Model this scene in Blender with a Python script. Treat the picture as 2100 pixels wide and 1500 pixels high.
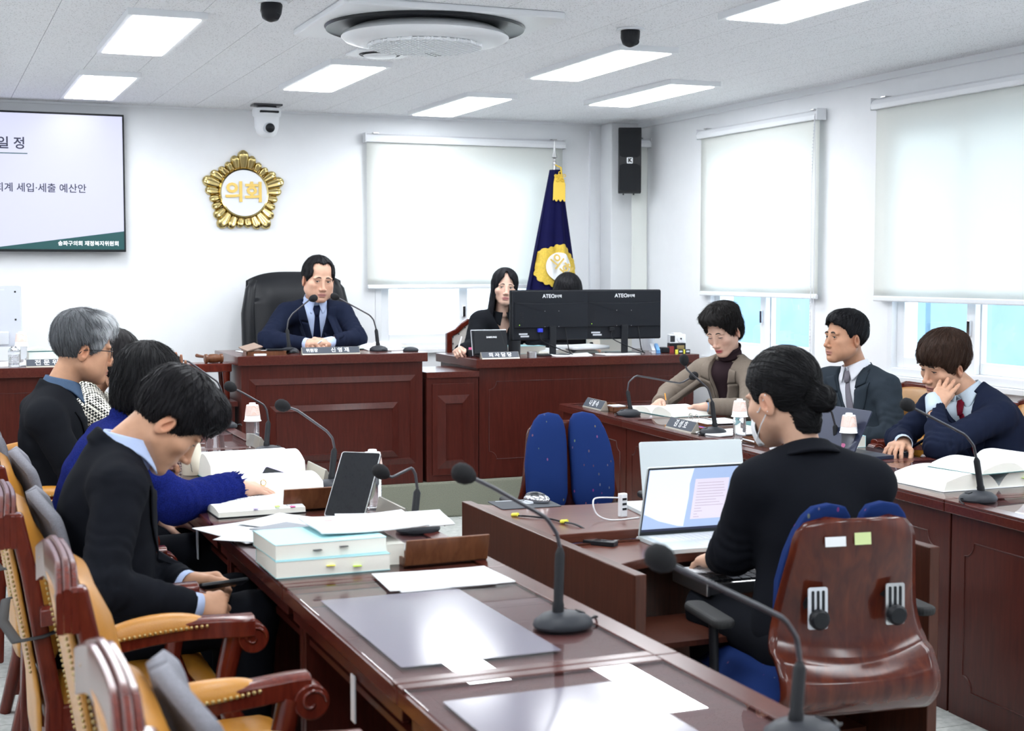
import bpy, bmesh, math, random
import numpy as np
from mathutils import Vector, Matrix, Euler
R = math.radians
random.seed(7)
scn = bpy.context.scene
for o in list(bpy.data.objects): bpy.data.objects.remove(o)
COL = scn.collection

# ---------------------------------------------------------------- camera, sky, exposure
cd = bpy.data.cameras.new('camera'); cam = bpy.data.objects.new('camera', cd); COL.objects.link(cam)
cd.sensor_width = 36.0; cd.lens = 36.0*2960/2100; cd.clip_start = .05
cam.location = (0, 0, 1.51); cam.rotation_euler = (R(90-3.78), 0, R(-22.2))
cd.dof.use_dof = True; cd.dof.focus_distance = 6.3; cd.dof.aperture_fstop = 5.6
scn.camera = cam
scn.view_settings.view_transform = 'Standard'; scn.view_settings.look = 'None'
scn.view_settings.gamma = 1.0; scn.view_settings.use_curve_mapping = False
scn.view_settings.exposure = 0.46
wd = bpy.data.worlds.new('sky'); scn.world = wd; wd.use_nodes = True
bg = wd.node_tree.nodes['Background']; bg.inputs[0].default_value = (.86, .93, 1, 1); bg.inputs[1].default_value = 3.2
LAMP = 15.5      # strength of the ceiling panels

# ---------------------------------------------------------------- materials
MATS = {}
def nd(nt, typ, **kw):
    n = nt.nodes.new(typ)
    for k, v in kw.items():
        if k.startswith('i_'):
            n.inputs[int(k[2:]) if k[2:].isdigit() else k[2:].replace('_', ' ')].default_value = v
        else: setattr(n, k, v)
    return n
def mat(name, col, rough=.5, metal=0, coat=0, noise=0, scale=60, bump=0, bscale=200, spec=.5, trans=0, ior=1.45,
        emit=None, estr=0, alpha=1, sss=0, sheen=0, stretch=None, col2=None, coatr=.08, attr=None):
    if name in MATS: return MATS[name]
    m = bpy.data.materials.new(name); m.use_nodes = True; nt = m.node_tree; L = nt.links
    b = nt.nodes['Principled BSDF']
    c = (*col, 1) if len(col) == 3 else col
    b.inputs['Base Color'].default_value = c; b.inputs['Roughness'].default_value = rough
    b.inputs['Metallic'].default_value = metal; b.inputs['Coat Weight'].default_value = coat
    b.inputs['Coat Roughness'].default_value = coatr; b.inputs['Specular IOR Level'].default_value = spec
    b.inputs['Transmission Weight'].default_value = trans; b.inputs['IOR'].default_value = ior
    b.inputs['Alpha'].default_value = alpha; b.inputs['Subsurface Weight'].default_value = sss
    if sss: b.inputs['Subsurface Radius'].default_value = (.012, .004, .002)
    b.inputs['Sheen Weight'].default_value = sheen
    if emit: b.inputs['Emission Color'].default_value = (*emit, 1); b.inputs['Emission Strength'].default_value = estr
    vec = None
    if noise or bump or col2:
        tc = nd(nt, 'ShaderNodeTexCoord'); mp = nd(nt, 'ShaderNodeMapping')
        if stretch: mp.inputs['Scale'].default_value = stretch
        L.new(tc.outputs['Object'], mp.inputs[0]); vec = mp.outputs[0]
    src = None
    if attr:
        at = nd(nt, 'ShaderNodeAttribute', attribute_name=attr); src = at.outputs['Color']
        L.new(src, b.inputs['Base Color'])
    if noise or col2:
        n = nd(nt, 'ShaderNodeTexNoise'); n.inputs['Scale'].default_value = scale; n.inputs['Detail'].default_value = 5
        L.new(vec, n.inputs['Vector'])
        mx = nd(nt, 'ShaderNodeMix', data_type='RGBA')
        rp = nd(nt, 'ShaderNodeMapRange'); rp.inputs[1].default_value = .3; rp.inputs[2].default_value = .7
        L.new(n.outputs[0], rp.inputs[0]); L.new(rp.outputs[0], mx.inputs[0])
        c2 = col2 if col2 else tuple(min(1, x*(1+noise)) for x in col[:3])
        c1 = col if col2 else tuple(x*(1-noise) for x in col[:3])
        if attr:
            mx.blend_type = 'MULTIPLY'; mx.inputs[0].default_value = 1
            g = nd(nt, 'ShaderNodeMix', data_type='RGBA'); L.new(rp.outputs[0], g.inputs[0])
            g.inputs[6].default_value = (1-noise,)*3+(1,); g.inputs[7].default_value = (1+noise,)*3+(1,)
            for l in list(nt.links):
                if l.to_node == mx: nt.links.remove(l)
            L.new(src, mx.inputs[6]); L.new(g.outputs[2], mx.inputs[7])
        else:
            mx.inputs[6].default_value = (*c1, 1); mx.inputs[7].default_value = (*c2, 1)
        L.new(mx.outputs[2], b.inputs['Base Color'])
    if bump:
        n2 = nd(nt, 'ShaderNodeTexNoise'); n2.inputs['Scale'].default_value = bscale; n2.inputs['Detail'].default_value = 3
        L.new(vec, n2.inputs['Vector'])
        bp = nd(nt, 'ShaderNodeBump'); bp.inputs['Strength'].default_value = bump; bp.inputs['Distance'].default_value = .01
        L.new(n2.outputs[0], bp.inputs['Height']); L.new(bp.outputs[0], b.inputs['Normal'])
    MATS[name] = m; return m

def wood(name, c1, c2, rough=.32, coat=.35, s=(14, 14, 1.2)):
    """stained veneer: long grain along the third mapped axis"""
    if name in MATS: return MATS[name]
    m = bpy.data.materials.new(name); m.use_nodes = True; nt = m.node_tree; L = nt.links
    b = nt.nodes['Principled BSDF']; b.inputs['Roughness'].default_value = rough
    b.inputs['Coat Weight'].default_value = coat; b.inputs['Coat Roughness'].default_value = .12; b.inputs['Specular IOR Level'].default_value = .22
    tc = nd(nt, 'ShaderNodeTexCoord'); mp = nd(nt, 'ShaderNodeMapping'); mp.inputs['Scale'].default_value = s
    L.new(tc.outputs['Object'], mp.inputs[0])
    n = nd(nt, 'ShaderNodeTexNoise'); n.inputs['Scale'].default_value = 6; n.inputs['Detail'].default_value = 8; n.inputs['Distortion'].default_value = .6
    L.new(mp.outputs[0], n.inputs[0])
    r = nd(nt, 'ShaderNodeValToRGB'); r.color_ramp.elements[0].position = .33; r.color_ramp.elements[1].position = .72
    r.color_ramp.elements[0].color = (*c1, 1); r.color_ramp.elements[1].color = (*c2, 1)
    L.new(n.outputs[0], r.inputs[0]); L.new(r.outputs[0], b.inputs['Base Color'])
    bp = nd(nt, 'ShaderNodeBump'); bp.inputs['Strength'].default_value = .05; L.new(n.outputs[0], bp.inputs['Height']); L.new(bp.outputs[0], b.inputs['Normal'])
    MATS[name] = m; return m

W_DESK = wood('mahogany_veneer', (.048, .0085, .0060), (.072, .0135, .0090), coat=.12)
W_TOP = wood('mahogany_top', (.062, .012, .009), (.092, .020, .014), rough=.24, coat=.25, s=(14, 1.2, 14))
W_UNDER = wood('mahogany_under_glass', (.070, .016, .014), (.100, .026, .022), rough=.5, coat=0, s=(14, 1.2, 14))
W_CHAIR = wood('chair_rosewood', (.075, .009, .005), (.125, .018, .009), rough=.25, coat=.3, s=(10, 10, 2))
W_STEN = wood('walnut_veneer', (.055, .017, .010), (.085, .027, .016), rough=.32, coat=.12, s=(14, 14, 1.2))
W_STTOP = wood('walnut_top', (.085, .026, .017), (.130, .042, .028), rough=.28, coat=.25, s=(1.2, 14, 14))
W_PLY = wood('bent_plywood', (.050, .009, .006), (.110, .022, .010), rough=.22, coat=.35, s=(6, 6, 1.5))
W_TRAY = wood('tray_wood', (.105, .036, .014), (.165, .062, .027), rough=.4, coat=.2, s=(8, 8, 2))
M_WALL = mat('wall_paint', (.87, .885, .91), .75, noise=.012, scale=8, bump=.03, bscale=150)
M_CEIL = None
M_WHITE = mat('white_plastic', (.80, .82, .85), .35)
M_WHITE2 = mat('white_enamel', (.84, .86, .89), .3)
M_GREYW = mat('pale_grey_plastic', (.62, .65, .70), .4)
M_BLACK = mat('black_plastic', (.010, .011, .014), .42, spec=.3)
M_BLACK2 = mat('satin_black', (.013, .015, .019), .32, spec=.35)
M_DARKG = mat('dark_grey_plastic', (.028, .031, .038), .48, spec=.3)
M_MONI = mat('monitor_back_plastic', (.012, .014, .019), .42, bump=.08, bscale=900, spec=.25)
M_FOAM = mat('foam_windscreen', (.010, .010, .012), .95, bump=.5, bscale=700)
M_STEEL = mat('brushed_steel', (.55, .55, .56), .3, metal=1)
M_CHROME = mat('chrome', (.75, .75, .77), .12, metal=1)
M_DKMETAL = mat('dark_metal', (.10, .10, .11), .35, metal=.8)
M_GOLD = mat('polished_gold', (.60, .47, .20), .2, metal=1)
M_GOLD2 = mat('gold_paint', (.72, .50, .14), .35, metal=.55)
M_BRASS = mat('aged_brass', (.42, .31, .14), .3, metal=1)
M_PAPER = mat('paper', (.80, .82, .84), .8)
M_PAPER2 = mat('cream_paper', (.82, .81, .74), .85, noise=.03, scale=400, stretch=(1, 1, 12))
M_INK = mat('ink', (.05, .05, .07), .8)
M_INKS = mat('pale_ink', (.22, .23, .27), .8)
M_LEATH = mat('tan_leather', (.45, .195, .024), .36, noise=.10, scale=9, bump=.12, bscale=260, coat=.15, coatr=.3)
M_LEATHBK = mat('black_leather', (.010, .011, .014), .38, bump=.12, bscale=160, spec=.3)
M_MESHG = mat('grey_mesh_fabric', (.20, .20, .23), .85, noise=.22, scale=420, bump=.3, bscale=420)
M_GREYFAB = mat('grey_fabric', (.27, .27, .30), .8, bump=.1, bscale=500)
M_RUBBER = mat('black_rubber', (.015, .015, .016), .7)
M_TEAL = mat('teal_cover', (.02, .14, .15), .5)
M_LBLUE = mat('pale_blue_cover', (.42, .72, .76), .55)
M_PINK = mat('pink_tab', (.9, .16, .42), .6)
M_YEL = mat('yellow_tab', (.85, .80, .08), .6)
M_GREENT = mat('green_tab', (.55, .80, .05), .6)
M_LILAC = mat('lilac_tab', (.52, .42, .80), .6)
M_CARPET = mat('dais_carpet', (.22, .225, .175), .95, noise=.25, scale=260, bump=.5, bscale=500)

def glass_mat(name, tint=(1, 1, 1), rough=0.0, mixdiff=0.0, ior=1.45):
    if name in MATS: return MATS[name]
    m = bpy.data.materials.new(name); m.use_nodes = True; nt = m.node_tree; L = nt.links
    out = nt.nodes['Material Output']; nt.nodes.remove(nt.nodes['Principled BSDF'])
    t = nd(nt, 'ShaderNodeBsdfTransparent'); t.inputs[0].default_value = (*tint, 1)
    g = nd(nt, 'ShaderNodeBsdfGlossy'); g.inputs['Roughness'].default_value = rough
    f = nd(nt, 'ShaderNodeFresnel'); f.inputs[0].default_value = ior
    gm = nd(nt, 'ShaderNodeNewGeometry'); iv = nd(nt, 'ShaderNodeMath', operation='SUBTRACT'); iv.inputs[0].default_value = 1; L.new(gm.outputs['Backfacing'], iv.inputs[1])
    ml = nd(nt, 'ShaderNodeMath', operation='MULTIPLY'); L.new(f.outputs[0], ml.inputs[0]); L.new(iv.outputs[0], ml.inputs[1])
    mx = nd(nt, 'ShaderNodeMixShader'); L.new(ml.outputs[0], mx.inputs[0]); L.new(t.outputs[0], mx.inputs[1]); L.new(g.outputs[0], mx.inputs[2])
    last = mx.outputs[0]
    if mixdiff:
        d = nd(nt, 'ShaderNodeBsdfDiffuse'); d.inputs[0].default_value = (.75, .85, .92, 1)
        m2 = nd(nt, 'ShaderNodeMixShader'); m2.inputs[0].default_value = mixdiff; L.new(last, m2.inputs[1]); L.new(d.outputs[0], m2.inputs[2]); last = m2.outputs[0]
    L.new(last, out.inputs[0]); MATS[name] = m; return m
M_GLASS = glass_mat('window_glass', (.93, .97, 1))
M_DGLASS = glass_mat('desk_glass', (.96, .97, .98), ior=1.45)
M_LENS = glass_mat('clear_lens', (.97, .98, .98))
M_PET = mat('clear_plastic', (.95, .97, 1), .06, trans=.92, ior=1.33)

def fabric_translucent(name, col, tr=.5):
    m = bpy.data.materials.new(name); m.use_nodes = True; nt = m.node_tree; L = nt.links
    out = nt.nodes['Material Output']; nt.nodes.remove(nt.nodes['Principled BSDF'])
    d = nd(nt, 'ShaderNodeBsdfDiffuse'); d.inputs[0].default_value = (*col, 1)
    t = nd(nt, 'ShaderNodeBsdfTranslucent'); t.inputs[0].default_value = (*col, 1)
    mx = nd(nt, 'ShaderNodeMixShader'); mx.inputs[0].default_value = tr
    L.new(d.outputs[0], mx.inputs[1]); L.new(t.outputs[0], mx.inputs[2]); L.new(mx.outputs[0], out.inputs[0]); return m
M_BLIND = fabric_translucent('roller_blind_fabric', (.94, .955, .925), .40)

# ---------------------------------------------------------------- mesh helpers
def T(x=0, y=0, z=0, rx=0, ry=0, rz=0):
    return Matrix.Translation((x, y, z)) @ Euler((R(rx), R(ry), R(rz))).to_matrix().to_4x4()
class MB:
    def __init__(s): s.v = []; s.f = []; s.m = []
    def add(s, vs, fs, M=None, mi=0):
        n = len(s.v)
        if M is not None: vs = [M @ Vector(p) for p in vs]
        s.v += [tuple(p) for p in vs]; s.f += [tuple(i+n for i in f) for f in fs]; s.m += [mi]*len(fs); return s
    def b(s, x0, x1, y0, y1, z0, z1, M=None, mi=0):
        return s.add([(x0,y0,z0),(x1,y0,z0),(x1,y1,z0),(x0,y1,z0),(x0,y0,z1),(x1,y0,z1),(x1,y1,z1),(x0,y1,z1)],
            [(0,3,2,1),(4,5,6,7),(0,1,5,4),(1,2,6,5),(2,3,7,6),(3,0,4,7)], M, mi)
    def c(s, cx, cy, cz, sx, sy, sz, M=None, mi=0):
        return s.b(cx-sx/2, cx+sx/2, cy-sy/2, cy+sy/2, cz-sz/2, cz+sz/2, M, mi)
    def lathe(s, prof, n=24, M=None, mi=0, sx=1, sy=1, cap=True):
        vs = []; fs = []
        for r, z in prof:
            for k in range(n):
                a = 2*math.pi*k/n; vs.append((r*math.cos(a)*sx, r*math.sin(a)*sy, z))
        for i in range(len(prof)-1):
            for k in range(n):
                k2 = (k+1) % n; fs.append((i*n+k, i*n+k2, (i+1)*n+k2, (i+1)*n+k))
        if cap: fs.append(tuple(range(n-1, -1, -1))); fs.append(tuple((len(prof)-1)*n+k for k in range(n)))
        return s.add(vs, fs, M, mi)
    def tube(s, pts, r, n=8, M=None, mi=0, cap=True, flat=1.0):
        P = [Vector(p) for p in pts]; k = len(P)
        rs = r if isinstance(r, (list, tuple)) else [r]*k
        vs = []; fs = []; up = None
        for i in range(k):
            t = (P[min(i+1, k-1)]-P[max(i-1, 0)]).normalized()
            if up is None: up = Vector((0, 0, 1)) if abs(t.z) < .9 else Vector((0, 1, 0))
            a = t.cross(up).normalized(); b_ = a.cross(t).normalized(); up = b_
            for j in range(n):
                an = 2*math.pi*j/n; vs.append(P[i]+a*math.cos(an)*rs[i]+b_*math.sin(an)*rs[i]*flat)
        for i in range(k-1):
            for j in range(n):
                j2 = (j+1) % n; fs.append((i*n+j, i*n+j2, (i+1)*n+j2, (i+1)*n+j))
        if cap: fs.append(tuple(range(n-1, -1, -1))); fs.append(tuple((k-1)*n+j for j in range(n)))
        return s.add(vs, fs, M, mi)
    def prism(s, poly, z0, z1, M=None, mi=0):
        n = len(poly); vs = [(x, y, z0) for x, y in poly]+[(x, y, z1) for x, y in poly]
        fs = [tuple(range(n-1, -1, -1)), tuple(range(n, 2*n))]+[(i, (i+1) % n, n+(i+1) % n, n+i) for i in range(n)]
        return s.add(vs, fs, M, mi)
    def sphere(s, c, r, n=16, m=10, M=None, mi=0):
        rx, ry, rz = r if isinstance(r, (list, tuple)) else (r, r, r)
        pr = [(max(1e-4, math.sin(math.pi*i/m)), -math.cos(math.pi*i/m)) for i in range(m+1)]
        MM = Matrix.Translation(c) @ Matrix.Diagonal((rx, ry, rz, 1))
        return s.lathe(pr, n, (M @ MM) if M is not None else MM, mi)
    def grid(s, nu, nv, fn, M=None, mi=0, thick=0):
        vs = [fn(i/nu, j/nv) for j in range(nv+1) for i in range(nu+1)]
        fs = [(j*(nu+1)+i, j*(nu+1)+i+1, (j+1)*(nu+1)+i+1, (j+1)*(nu+1)+i) for j in range(nv) for i in range(nu)]
        return s.add(vs, fs, M, mi)
    def mesh(s, name, mats, smooth=None):
        me = bpy.data.meshes.new(name); me.from_pydata(s.v, [], s.f)
        for m in (mats if isinstance(mats, (list, tuple)) else [mats]): me.materials.append(m)
        if any(s.m): me.polygons.foreach_set('material_index', s.m)
        bm = bmesh.new(); bm.from_mesh(me); bmesh.ops.recalc_face_normals(bm, faces=bm.faces); bm.to_mesh(me); bm.free()
        if smooth is not None:
            me.polygons.foreach_set('use_smooth', [True]*len(me.polygons))
            if smooth < 179: me.set_sharp_from_angle(angle=R(smooth))
        me.update(); return me
    def build(s, name, mats, parent=None, smooth=None, bevel=0, seg=2, M=None, solid=0, sub=0):
        o = bpy.data.objects.new(name, s.mesh(name, mats, smooth)); COL.objects.link(o)
        if parent is not None: o.parent = parent
        if M is not None: o.matrix_local = M
        if solid: md = o.modifiers.new('solid', 'SOLIDIFY'); md.thickness = solid; md.offset = 0
        if bevel:
            md = o.modifiers.new('bevel', 'BEVEL'); md.width = bevel; md.segments = seg; md.limit_method = 'ANGLE'; md.angle_limit = R(40)
        if sub: md = o.modifiers.new('sub', 'SUBSURF'); md.levels = sub; md.render_levels = sub
        return o
def tag(o, label=None, cat=None, group=None, kind=None):
    if label: o['label'] = label
    if cat: o['category'] = cat
    if group: o['group'] = group
    if kind: o['kind'] = kind
    return o
def thing(name, label, cat, loc=(0, 0, 0), rz=0, group=None):
    o = bpy.data.objects.new(name, None); COL.objects.link(o); o.empty_display_size = .05
    o.location = loc; o.rotation_euler = (0, 0, R(rz)); return tag(o, label, cat, group)
def copy_tree(o, parent=None):
    c = o.copy(); COL.objects.link(c); c.parent = parent
    if parent is not None: c.matrix_parent_inverse = o.matrix_parent_inverse.copy()
    for ch in list(o.children): copy_tree(ch, c)
    return c
def struct(o): o['kind'] = 'structure'; return o
_tc = {}
def text(body, size, m, parent, M, bold=0, depth=.0006, name='lettering', align='CENTER', sp=1.0):
    key = (body, size, bold, depth, align, sp)
    if key not in _tc:
        cu = bpy.data.curves.new('t', 'FONT'); cu.body = body; cu.size = size; cu.extrude = depth; cu.offset = bold; cu.resolution_u = 3
        cu.align_x = align; cu.align_y = 'CENTER'; cu.space_character = sp
        o = bpy.data.objects.new('t', cu); COL.objects.link(o)
        dg = bpy.context.evaluated_depsgraph_get(); me = bpy.data.meshes.new_from_object(o.evaluated_get(dg))
        bpy.data.objects.remove(o); _tc[key] = me
    me = _tc[key].copy(); me.materials.clear(); me.materials.append(m)
    o = bpy.data.objects.new(name, me); COL.objects.link(o); o.parent = parent; o.matrix_local = M; return o
def crp(pts, k=6):
    """smooth curve through points"""
    P = [Vector(p) for p in pts]; o = []
    for i in range(len(P)-1):
        a, b_, c, d = P[max(0, i-1)], P[i], P[i+1], P[min(len(P)-1, i+2)]
        for q in range(k): t = q/k; o.append(.5*((2*b_)+(c-a)*t+(2*a-5*b_+4*c-d)*t*t+(3*b_-a-3*c+d)*t**3))
    return o+[P[-1]]
def arc(cx, cy, r, a0, a1, n): return [(cx+r*math.cos(R(a0+(a1-a0)*i/n)), cy+r*math.sin(R(a0+(a1-a0)*i/n))) for i in range(n+1)]
def rrect(x0, x1, y0, y1, r, n=4):
    return arc(x1-r, y0+r, r, -90, 0, n)+arc(x1-r, y1-r, r, 0, 90, n)+arc(x0+r, y1-r, r, 90, 180, n)+arc(x0+r, y0+r, r, 180, 270, n)
# ================================================================ ROOM
XL, XR, YF, YB, HC = -2.4, 5.0, -2.2, 9.88, 2.6
# floor: pale linoleum squares
def floor_mat():
    m = bpy.data.materials.new('floor_linoleum'); m.use_nodes = True; nt = m.node_tree; L = nt.links; b = nt.nodes['Principled BSDF']
    tc = nd(nt, 'ShaderNodeTexCoord'); n = nd(nt, 'ShaderNodeTexNoise'); n.inputs['Scale'].default_value = 35; n.inputs['Detail'].default_value = 8
    L.new(tc.outputs['Object'], n.inputs[0]); r = nd(nt, 'ShaderNodeValToRGB')
    r.color_ramp.elements[0].color = (.42, .45, .43, 1); r.color_ramp.elements[1].color = (.62, .64, .62, 1); r.color_ramp.elements[0].position = .35; r.color_ramp.elements[1].position = .65
    L.new(n.outputs[0], r.inputs[0]); L.new(r.outputs[0], b.inputs['Base Color']); b.inputs['Roughness'].default_value = .32; return m
M_FLOOR = floor_mat()
mb = MB(); mb.b(XL, XR, YF, YB, -.1, -.003); fl = struct(mb.build('floor', mat('floor_joint', (.30, .31, .30), .6)))
tile = MB().b(0, .597, 0, .597, -.003, 0).mesh('floor_tile', M_FLOOR)
k = 0
for i in range(4, 12):
    for j in range(6, 21):
        x, y = XL+.6*i, YF+.6*j
        if y > 8.0 or x > 4.6: continue
        o = bpy.data.objects.new('floor_tile', tile); COL.objects.link(o); o.parent = fl; o.location = (x, y, 0)
mb = MB()
for i in range(13):
    for j in range(21):
        x, y = XL+.6*i, YF+.6*j
        if 4 <= i < 12 and 6 <= j < 21 and not (y > 8.0 or x > 4.6): continue
        mb.b(x, min(x+.597, XR), y, min(y+.597, YB), -.003, 0)
o = mb.build('floor_tile_field', M_FLOOR, fl); o['kind'] = 'stuff'

# walls: back wall with one window opening, right wall with two
mb = MB(); WX0, WX1, WZ0, WZ1 = 2.98, 4.34, .945, 2.36
mb.b(XL-.2, WX0, YB, YB+.2, 0, HC+.05); mb.b(WX1, XR+.2, YB, YB+.2, 0, HC+.05); mb.b(WX0, WX1, YB, YB+.2, 0, WZ0); mb.b(WX0, WX1, YB, YB+.2, WZ1, HC+.05)
struct(mb.build('wall_back', M_WALL))
RW = [(7.40, 8.68), (5.37, 6.68), (3.30, 4.60)]
mb = MB(); ys = [YF]+[q for w in sorted(RW) for q in w]+[YB]
for i in range(0, len(ys), 2): mb.b(XR, XR+.2, ys[i], ys[i+1], 0, HC+.05)
for a, b_ in RW: mb.b(XR, XR+.2, a, b_, 0, .925); mb.b(XR, XR+.2, a, b_, WZ1, HC+.05)
struct(mb.build('wall_right', M_WALL))
struct(MB().b(XL-.2, XL, YF, YB, 0, HC+.05).build('wall_left', M_WALL))
struct(MB().b(XL-.2, XR+.2, YF-.2, YF, 0, HC+.05).build('wall_front', M_WALL))
struct(MB().b(4.75, XR, 9.69, YB, 0, HC).build('wall_pillar', M_WALL, bevel=.006))
struct(MB().b(4.655, 4.695, YB-.03, YB, .3, HC-.05).b(4.65, 4.70, YB-.035, YB, 1.35, 1.353).build('trim_1', M_WHITE2))    # cable duct in the corner
for nm, bx in (('baseboard_back', (XL, XR, YB-.012, YB, .22, .30)), ('baseboard_right', (XR-.012, XR, YF, 9.69, 0, .09))):
    struct(MB().b(*bx).build(nm, mat('baseboard', (.45, .46, .47), .5)))
struct(MB().b(XR-.03, XR, YF, 9.69, HC-.035, HC).build('trim_2', M_WHITE2))
struct(MB().b(XL, 4.75, YB-.015, YB, HC-.015, HC).build('trim_3', M_WHITE2))
# dais
struct(MB().b(XL, 5.0, 8.25, YB, 0, .22).build('floor_dais', M_CARPET, bevel=.012))

# ceiling: speckled mineral-fibre tiles in a concealed grid
def ceil_mat():
    m = bpy.data.materials.new('mineral_fibre_tile'); m.use_nodes = True; nt = m.node_tree; L = nt.links; b = nt.nodes['Principled BSDF']
    gm = nd(nt, 'ShaderNodeNewGeometry'); mp = nd(nt, 'ShaderNodeMapping'); mp.inputs['Scale'].default_value = (1, 1.6, 1)
    L.new(gm.outputs['Position'], mp.inputs[0])
    v = nd(nt, 'ShaderNodeTexVoronoi'); v.inputs['Scale'].default_value = 75; v.feature = 'F1'; L.new(mp.outputs[0], v.inputs['Vector'])
    n = nd(nt, 'ShaderNodeTexNoise'); n.inputs['Scale'].default_value = 160; L.new(mp.outputs[0], n.inputs[0])
    ad = nd(nt, 'ShaderNodeMath', operation='MULTIPLY_ADD'); ad.inputs[1].default_value = .9; L.new(n.outputs[0], ad.inputs[0]); L.new(v.outputs['Distance'], ad.inputs[2])
    r = nd(nt, 'ShaderNodeValToRGB'); r.color_ramp.elements[0].position = .60; r.color_ramp.elements[1].position = .70
    r.color_ramp.elements[0].color = (.42, .42, .44, 1); r.color_ramp.elements[1].color = (.88, .89, .92, 1)
    L.new(ad.outputs[0], r.inputs[0]); L.new(r.outputs[0], b.inputs['Base Color']); b.inputs['Roughness'].default_value = .9
    return m
M_CEIL = ceil_mat()
ce = struct(MB().b(XL-.2, XR+.2, YF-.2, YB+.2, HC+.012, HC+.1).build('ceiling', mat('ceiling_joint', (.30, .31, .33), .9)))
LIGHTS = [(.985, 6.815), (.985, 8.825), (2.145, 7.915), (3.285, 8.955), (3.30, 6.91), (4.15, 7.955), (3.325, 4.84), (2.145, 4.6), (.985, 4.7),
          (-.2, 5.8), (-.2, 8.0), (-1.35, 6.8), (-1.35, 4.7), (.985, 2.6), (3.3, 2.7), (2.145, .6), (-.2, 1.6), (4.15, 3.0), (4.15, .9), (-1.35, 2.4), (.985, .0), (3.3, -.6)]
AC = (2.07, 6.08)
def blocked(x, y):
    for lx, ly in LIGHTS:
        if abs(x-lx) < .20 and abs(y-ly) < .70: return True
    return abs(x-AC[0]) < .45 and abs(y-AC[1]) < .42
tw, tl = .2883, .5767
ctile = MB().b(.0012, tw-.0012, .0012, tl-.0012, 0, .012).mesh('ceiling_tile', M_CEIL)
rest = MB(); n = 0
for i in range(-11, 15):
    for j in range(-12, 13):
        x = .84+tw*i; y = 8.29+tl*j+(tl/2 if i % 2 else 0)
        x1, y1 = x+tw, y+tl
        if x1 < XL or y1 < YF or x > XR or y > YB: continue
        cut = x < XL or y < YF or x1 > XR or y1 > YB
        if not cut and x > -.35 and y > 4.2 and n < 300:
            o = bpy.data.objects.new('ceiling_tile', ctile); COL.objects.link(o); o.parent = ce; o.location = (x, y, HC); n += 1
        else: rest.b(max(x, XL)+.0012, min(x1, XR)-.0012, max(y, YF)+.0012, min(y1, YB)-.0012, HC, HC+.012)
o = rest.build('ceiling_tile_field', M_CEIL, ce); o['kind'] = 'stuff'

# ceiling light panels
M_LIT = mat('lit_diffuser', (.9, .9, .9), .5, emit=(.93, .965, 1), estr=LAMP)
LLAB = {0: 'bright ceiling light panel at upper left, the nearer of the left pair', 1: 'ceiling light panel above the wall screen, nearest the back wall at left',
        2: 'ceiling light panel left of centre beyond the round air diffuser', 3: 'ceiling light panel in front of the back window blind',
        4: 'long ceiling light panel beyond the right black dome camera', 5: 'ceiling light panel nearest the right wall, by the corner loudspeaker',
        6: 'ceiling light panel cut by the top edge at upper right'}
fr = MB(); w2, l2 = .165, .585
for a in (fr,): a.b(-w2, w2, -l2, -l2+.03, -.028, 0); a.b(-w2, w2, l2-.03, l2, -.028, 0); a.b(-w2, -w2+.022, -l2+.03, l2-.03, -.028, 0); a.b(w2-.022, w2, -l2+.03, l2-.03, -.028, 0)
frm = fr.mesh('light_frame', M_WHITE2); dfm = MB().prism(rrect(-w2+.022, w2-.022, -l2+.03, l2-.03, .02), -.030, -.006).mesh('diffuser', M_LIT)
for i, (x, y) in enumerate(LIGHTS):
    t = thing('ceiling_light', LLAB.get(i, 'ceiling light panel out of view above the camera side'), 'ceiling light', (x, y, HC), 0, 'ceiling light panels')
    for nm, me in (('frame', frm), ('diffuser', dfm)):
        o = bpy.data.objects.new(nm, me); COL.objects.link(o); o.parent = t

# ceiling cassette air conditioner
t = thing('air_conditioner', 'white square ceiling air conditioner with round grille and dark ring', 'air conditioner', (AC[0], AC[1], HC))
MB().prism(rrect(-.485, .485, -.44, .44, .03), -.03, 0).build('panel', M_WHITE2, t, bevel=.008)
MB().lathe([(.440, -.031), (.434, -.042), (.424, -.036), (.36, -.034), (.30, -.034)], 64, cap=False).build('air_slot', M_BLACK2, t, smooth=60)
MB().lathe([(.001, -.112), (.16, -.110), (.29, -.102), (.352, -.088), (.368, -.074), (.36, -.06), (.30, -.03)], 64).build('round_cover', M_WHITE2, t, smooth=60)
g = MB()
for k in range(-9, 10):
    for d in (-1, 1):
        c = k*.027; hl = math.sqrt(max(0, .25**2-c*c))
        if hl > .03: g.b(-hl, hl, c-.0042, c+.0042, -.1175, -.104, T(rz=45*d))
g.lathe([(.253, -.108), (.245, -.113), (.237, -.110)], 48, cap=False)
MB().lathe([(.001, -.1135), (.16, -.1115), (.248, -.1065), (.248, -.10)], 48).build('grille_backing', mat('grille_grey', (.36, .38, .41), .6), t, smooth=60)
g.build('grille', M_WHITE2, t)
MB().b(-.05, .05, -.022, .022, -.1165, -.108, T(.10, .18, 0, rz=35)).build('badge', M_DARKG, t)

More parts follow.
